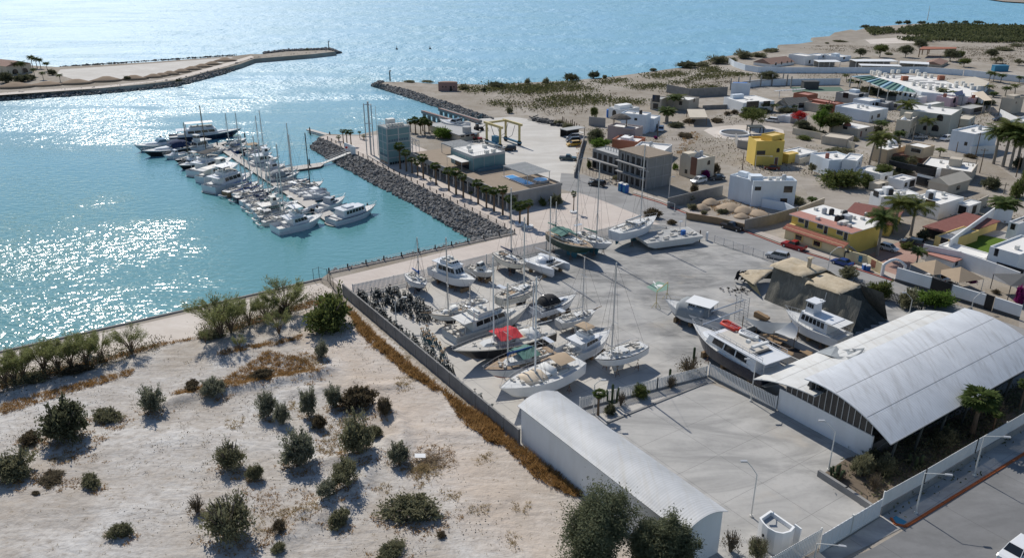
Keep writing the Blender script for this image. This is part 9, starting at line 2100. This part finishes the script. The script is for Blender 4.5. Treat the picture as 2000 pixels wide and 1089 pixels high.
for x,y,t,l in((64,132,112,'tall palm, left of the resort pair on the spit'),(73,134,115,'tall palm, middle of the resort group on the spit'),(80,134,117,'tall palm, right of the resort group on the spit'),(33,145,125,'palm in front of the resort building'),(46,146,124,'palm beside the resort building'),(93,139,124,'palm on the open sand right of the resort'),(85,156,143,'low palm near the spit track'),(118,160,147,'low palm farthest out on the spit'),(68,150,136,'low palm before the resort trees')):
 place_palm('coco_dark',x,y,t,l,'palms on the sand spit',z=.6,wide=1.05)
house('resort building with brown tiled roof at the left edge of the spit',(-30,122),(12,130),(60,124),150,'cream_wall','brown_tile',.0,[('R',.3,2.,3,2.4,'arch'),('R',.7,2.,3,2.4,'arch'),('L',.5,2.,2,2.)],[],gable=2.,name='resort',cat='resort')
for k,(x,y,r,h)in enumerate(((30,170,7,2.),(92,166,6,1.5),(150,163,6,1.9),(208,158,6,2.),(262,155,5,1.9),(300,151,4,1.6),(315,149,3.5,1.6),(332,146,4,1.8),(355,141,4,1.6),(375,136,4,1.6),(395,131,4,1.6),(415,126,4,1.6),(440,119,5,1.6))):
 p=gz(x,y);m=MB();n=14;m.loft([[(r*f*math.cos(2*PI*j/n)*(1+.2*MN.noise(Vector((j,k,f)))),r*.8*f*math.sin(2*PI*j/n),h*z)for j in range(n)]for f,z in((1.4,-.05),(.8,.5),(.3,1.))])
 tag(m.build('earth_heap','spit_earth' if 'spit_earth' in _DEF else(simple('spit_earth',(.27,.2,.14),.95,.2,.5)or 'spit_earth'),loc=p,smooth=True),['first','second','third','fourth','fifth','sixth','seventh','eighth','ninth','tenth','eleventh','twelfth','last'][k]+' brown earth heap along the spit track, counted from the resort','earth heap','earth heaps along the spit')
m=MB();[add_rock(m,gz(118+i*3.3,130.5-i*.22+rnd.uniform(-.3,.3)),rnd.uniform(.4,.8))for i in range(105)];tag(m.build('seawall_stones','dark_grey'),'thin dark line of stones along the seaward edge of the spit',None,None,'stuff')
VWD=[[(1290,300),(1340,262),(1480,278),(1700,300),(1760,330),(1690,372),(1560,350),(1400,330),(1330,345)],[(1560,400),(1690,420),(1660,460),(1560,430)],[(1150,250),(1300,250),(1290,300),(1150,300)],[(1700,200),(2000,225),(2000,290),(1700,270)],[(1400,222),(1700,180),(1700,200),(1420,245)],[(1800,400),(2000,380),(2000,450),(1900,440)],[(1560,140),(1990,160),(1990,175),(1560,160)]]
cover('village_weeds',VWD,5200,.5,'leaf_brown','brown weeds and litter over the open plots of the village',.35,12,.6)
cover('village_weeds',VWD,2400,.5,'leaf_olive','olive weeds over the open plots of the village',.5,16,.6)
cd=bpy.data.cameras.new('camera');cam=bpy.data.objects.new('camera',cd);COL.objects.link(cam)
cam.location=(0,0,H);cam.rotation_euler=(PI/2-TH,0,0)
cd.sensor_width=36;cd.lens=F/2000*36;cd.clip_end=30000;cd.clip_start=.5
SC.camera=cam
SUN_AZ=math.radians(-28.5);SUN_EL=math.radians(44)
sd=bpy.data.lights.new('sun','SUN');so=bpy.data.objects.new('sun',sd);COL.objects.link(so)
sd.energy=4.2;sd.angle=math.radians(.53);sd.color=(1,.95,.87)
dv=Vector((math.sin(SUN_AZ)*math.cos(SUN_EL),math.cos(SUN_AZ)*math.cos(SUN_EL),math.sin(SUN_EL)))
so.rotation_euler=dv.to_track_quat('Z','Y').to_euler()
W=bpy.data.worlds.new('World');SC.world=W;W.use_nodes=True
wn=W.node_tree.nodes;bg=wn['Background'];sky=wn.new('ShaderNodeTexSky');sky.sky_type='NISHITA'
sky.sun_disc=False;sky.sun_elevation=SUN_EL;sky.sun_rotation=SUN_AZ
sky.air_density=1.0;sky.dust_density=.25;sky.ozone_density=2.5
W.node_tree.links.new(sky.outputs[0],bg.inputs[0]);bg.inputs[1].default_value=.1
SC.view_settings.view_transform='Standard';SC.view_settings.look='None'
SC.view_settings.exposure=0.0;SC.view_settings.gamma=1
SC.cycles.use_denoising=True
SC.cycles.denoiser='OPENIMAGEDENOISE';SC.cycles.denoising_input_passes='RGB_ALBEDO_NORMAL';SC.cycles.denoising_prefilter='ACCURATE'
SC.cycles.max_bounces=6;SC.cycles.diffuse_bounces=3;SC.cycles.glossy_bounces=3;SC.cycles.transmission_bounces=2
SC.cycles.sample_clamp_indirect=4
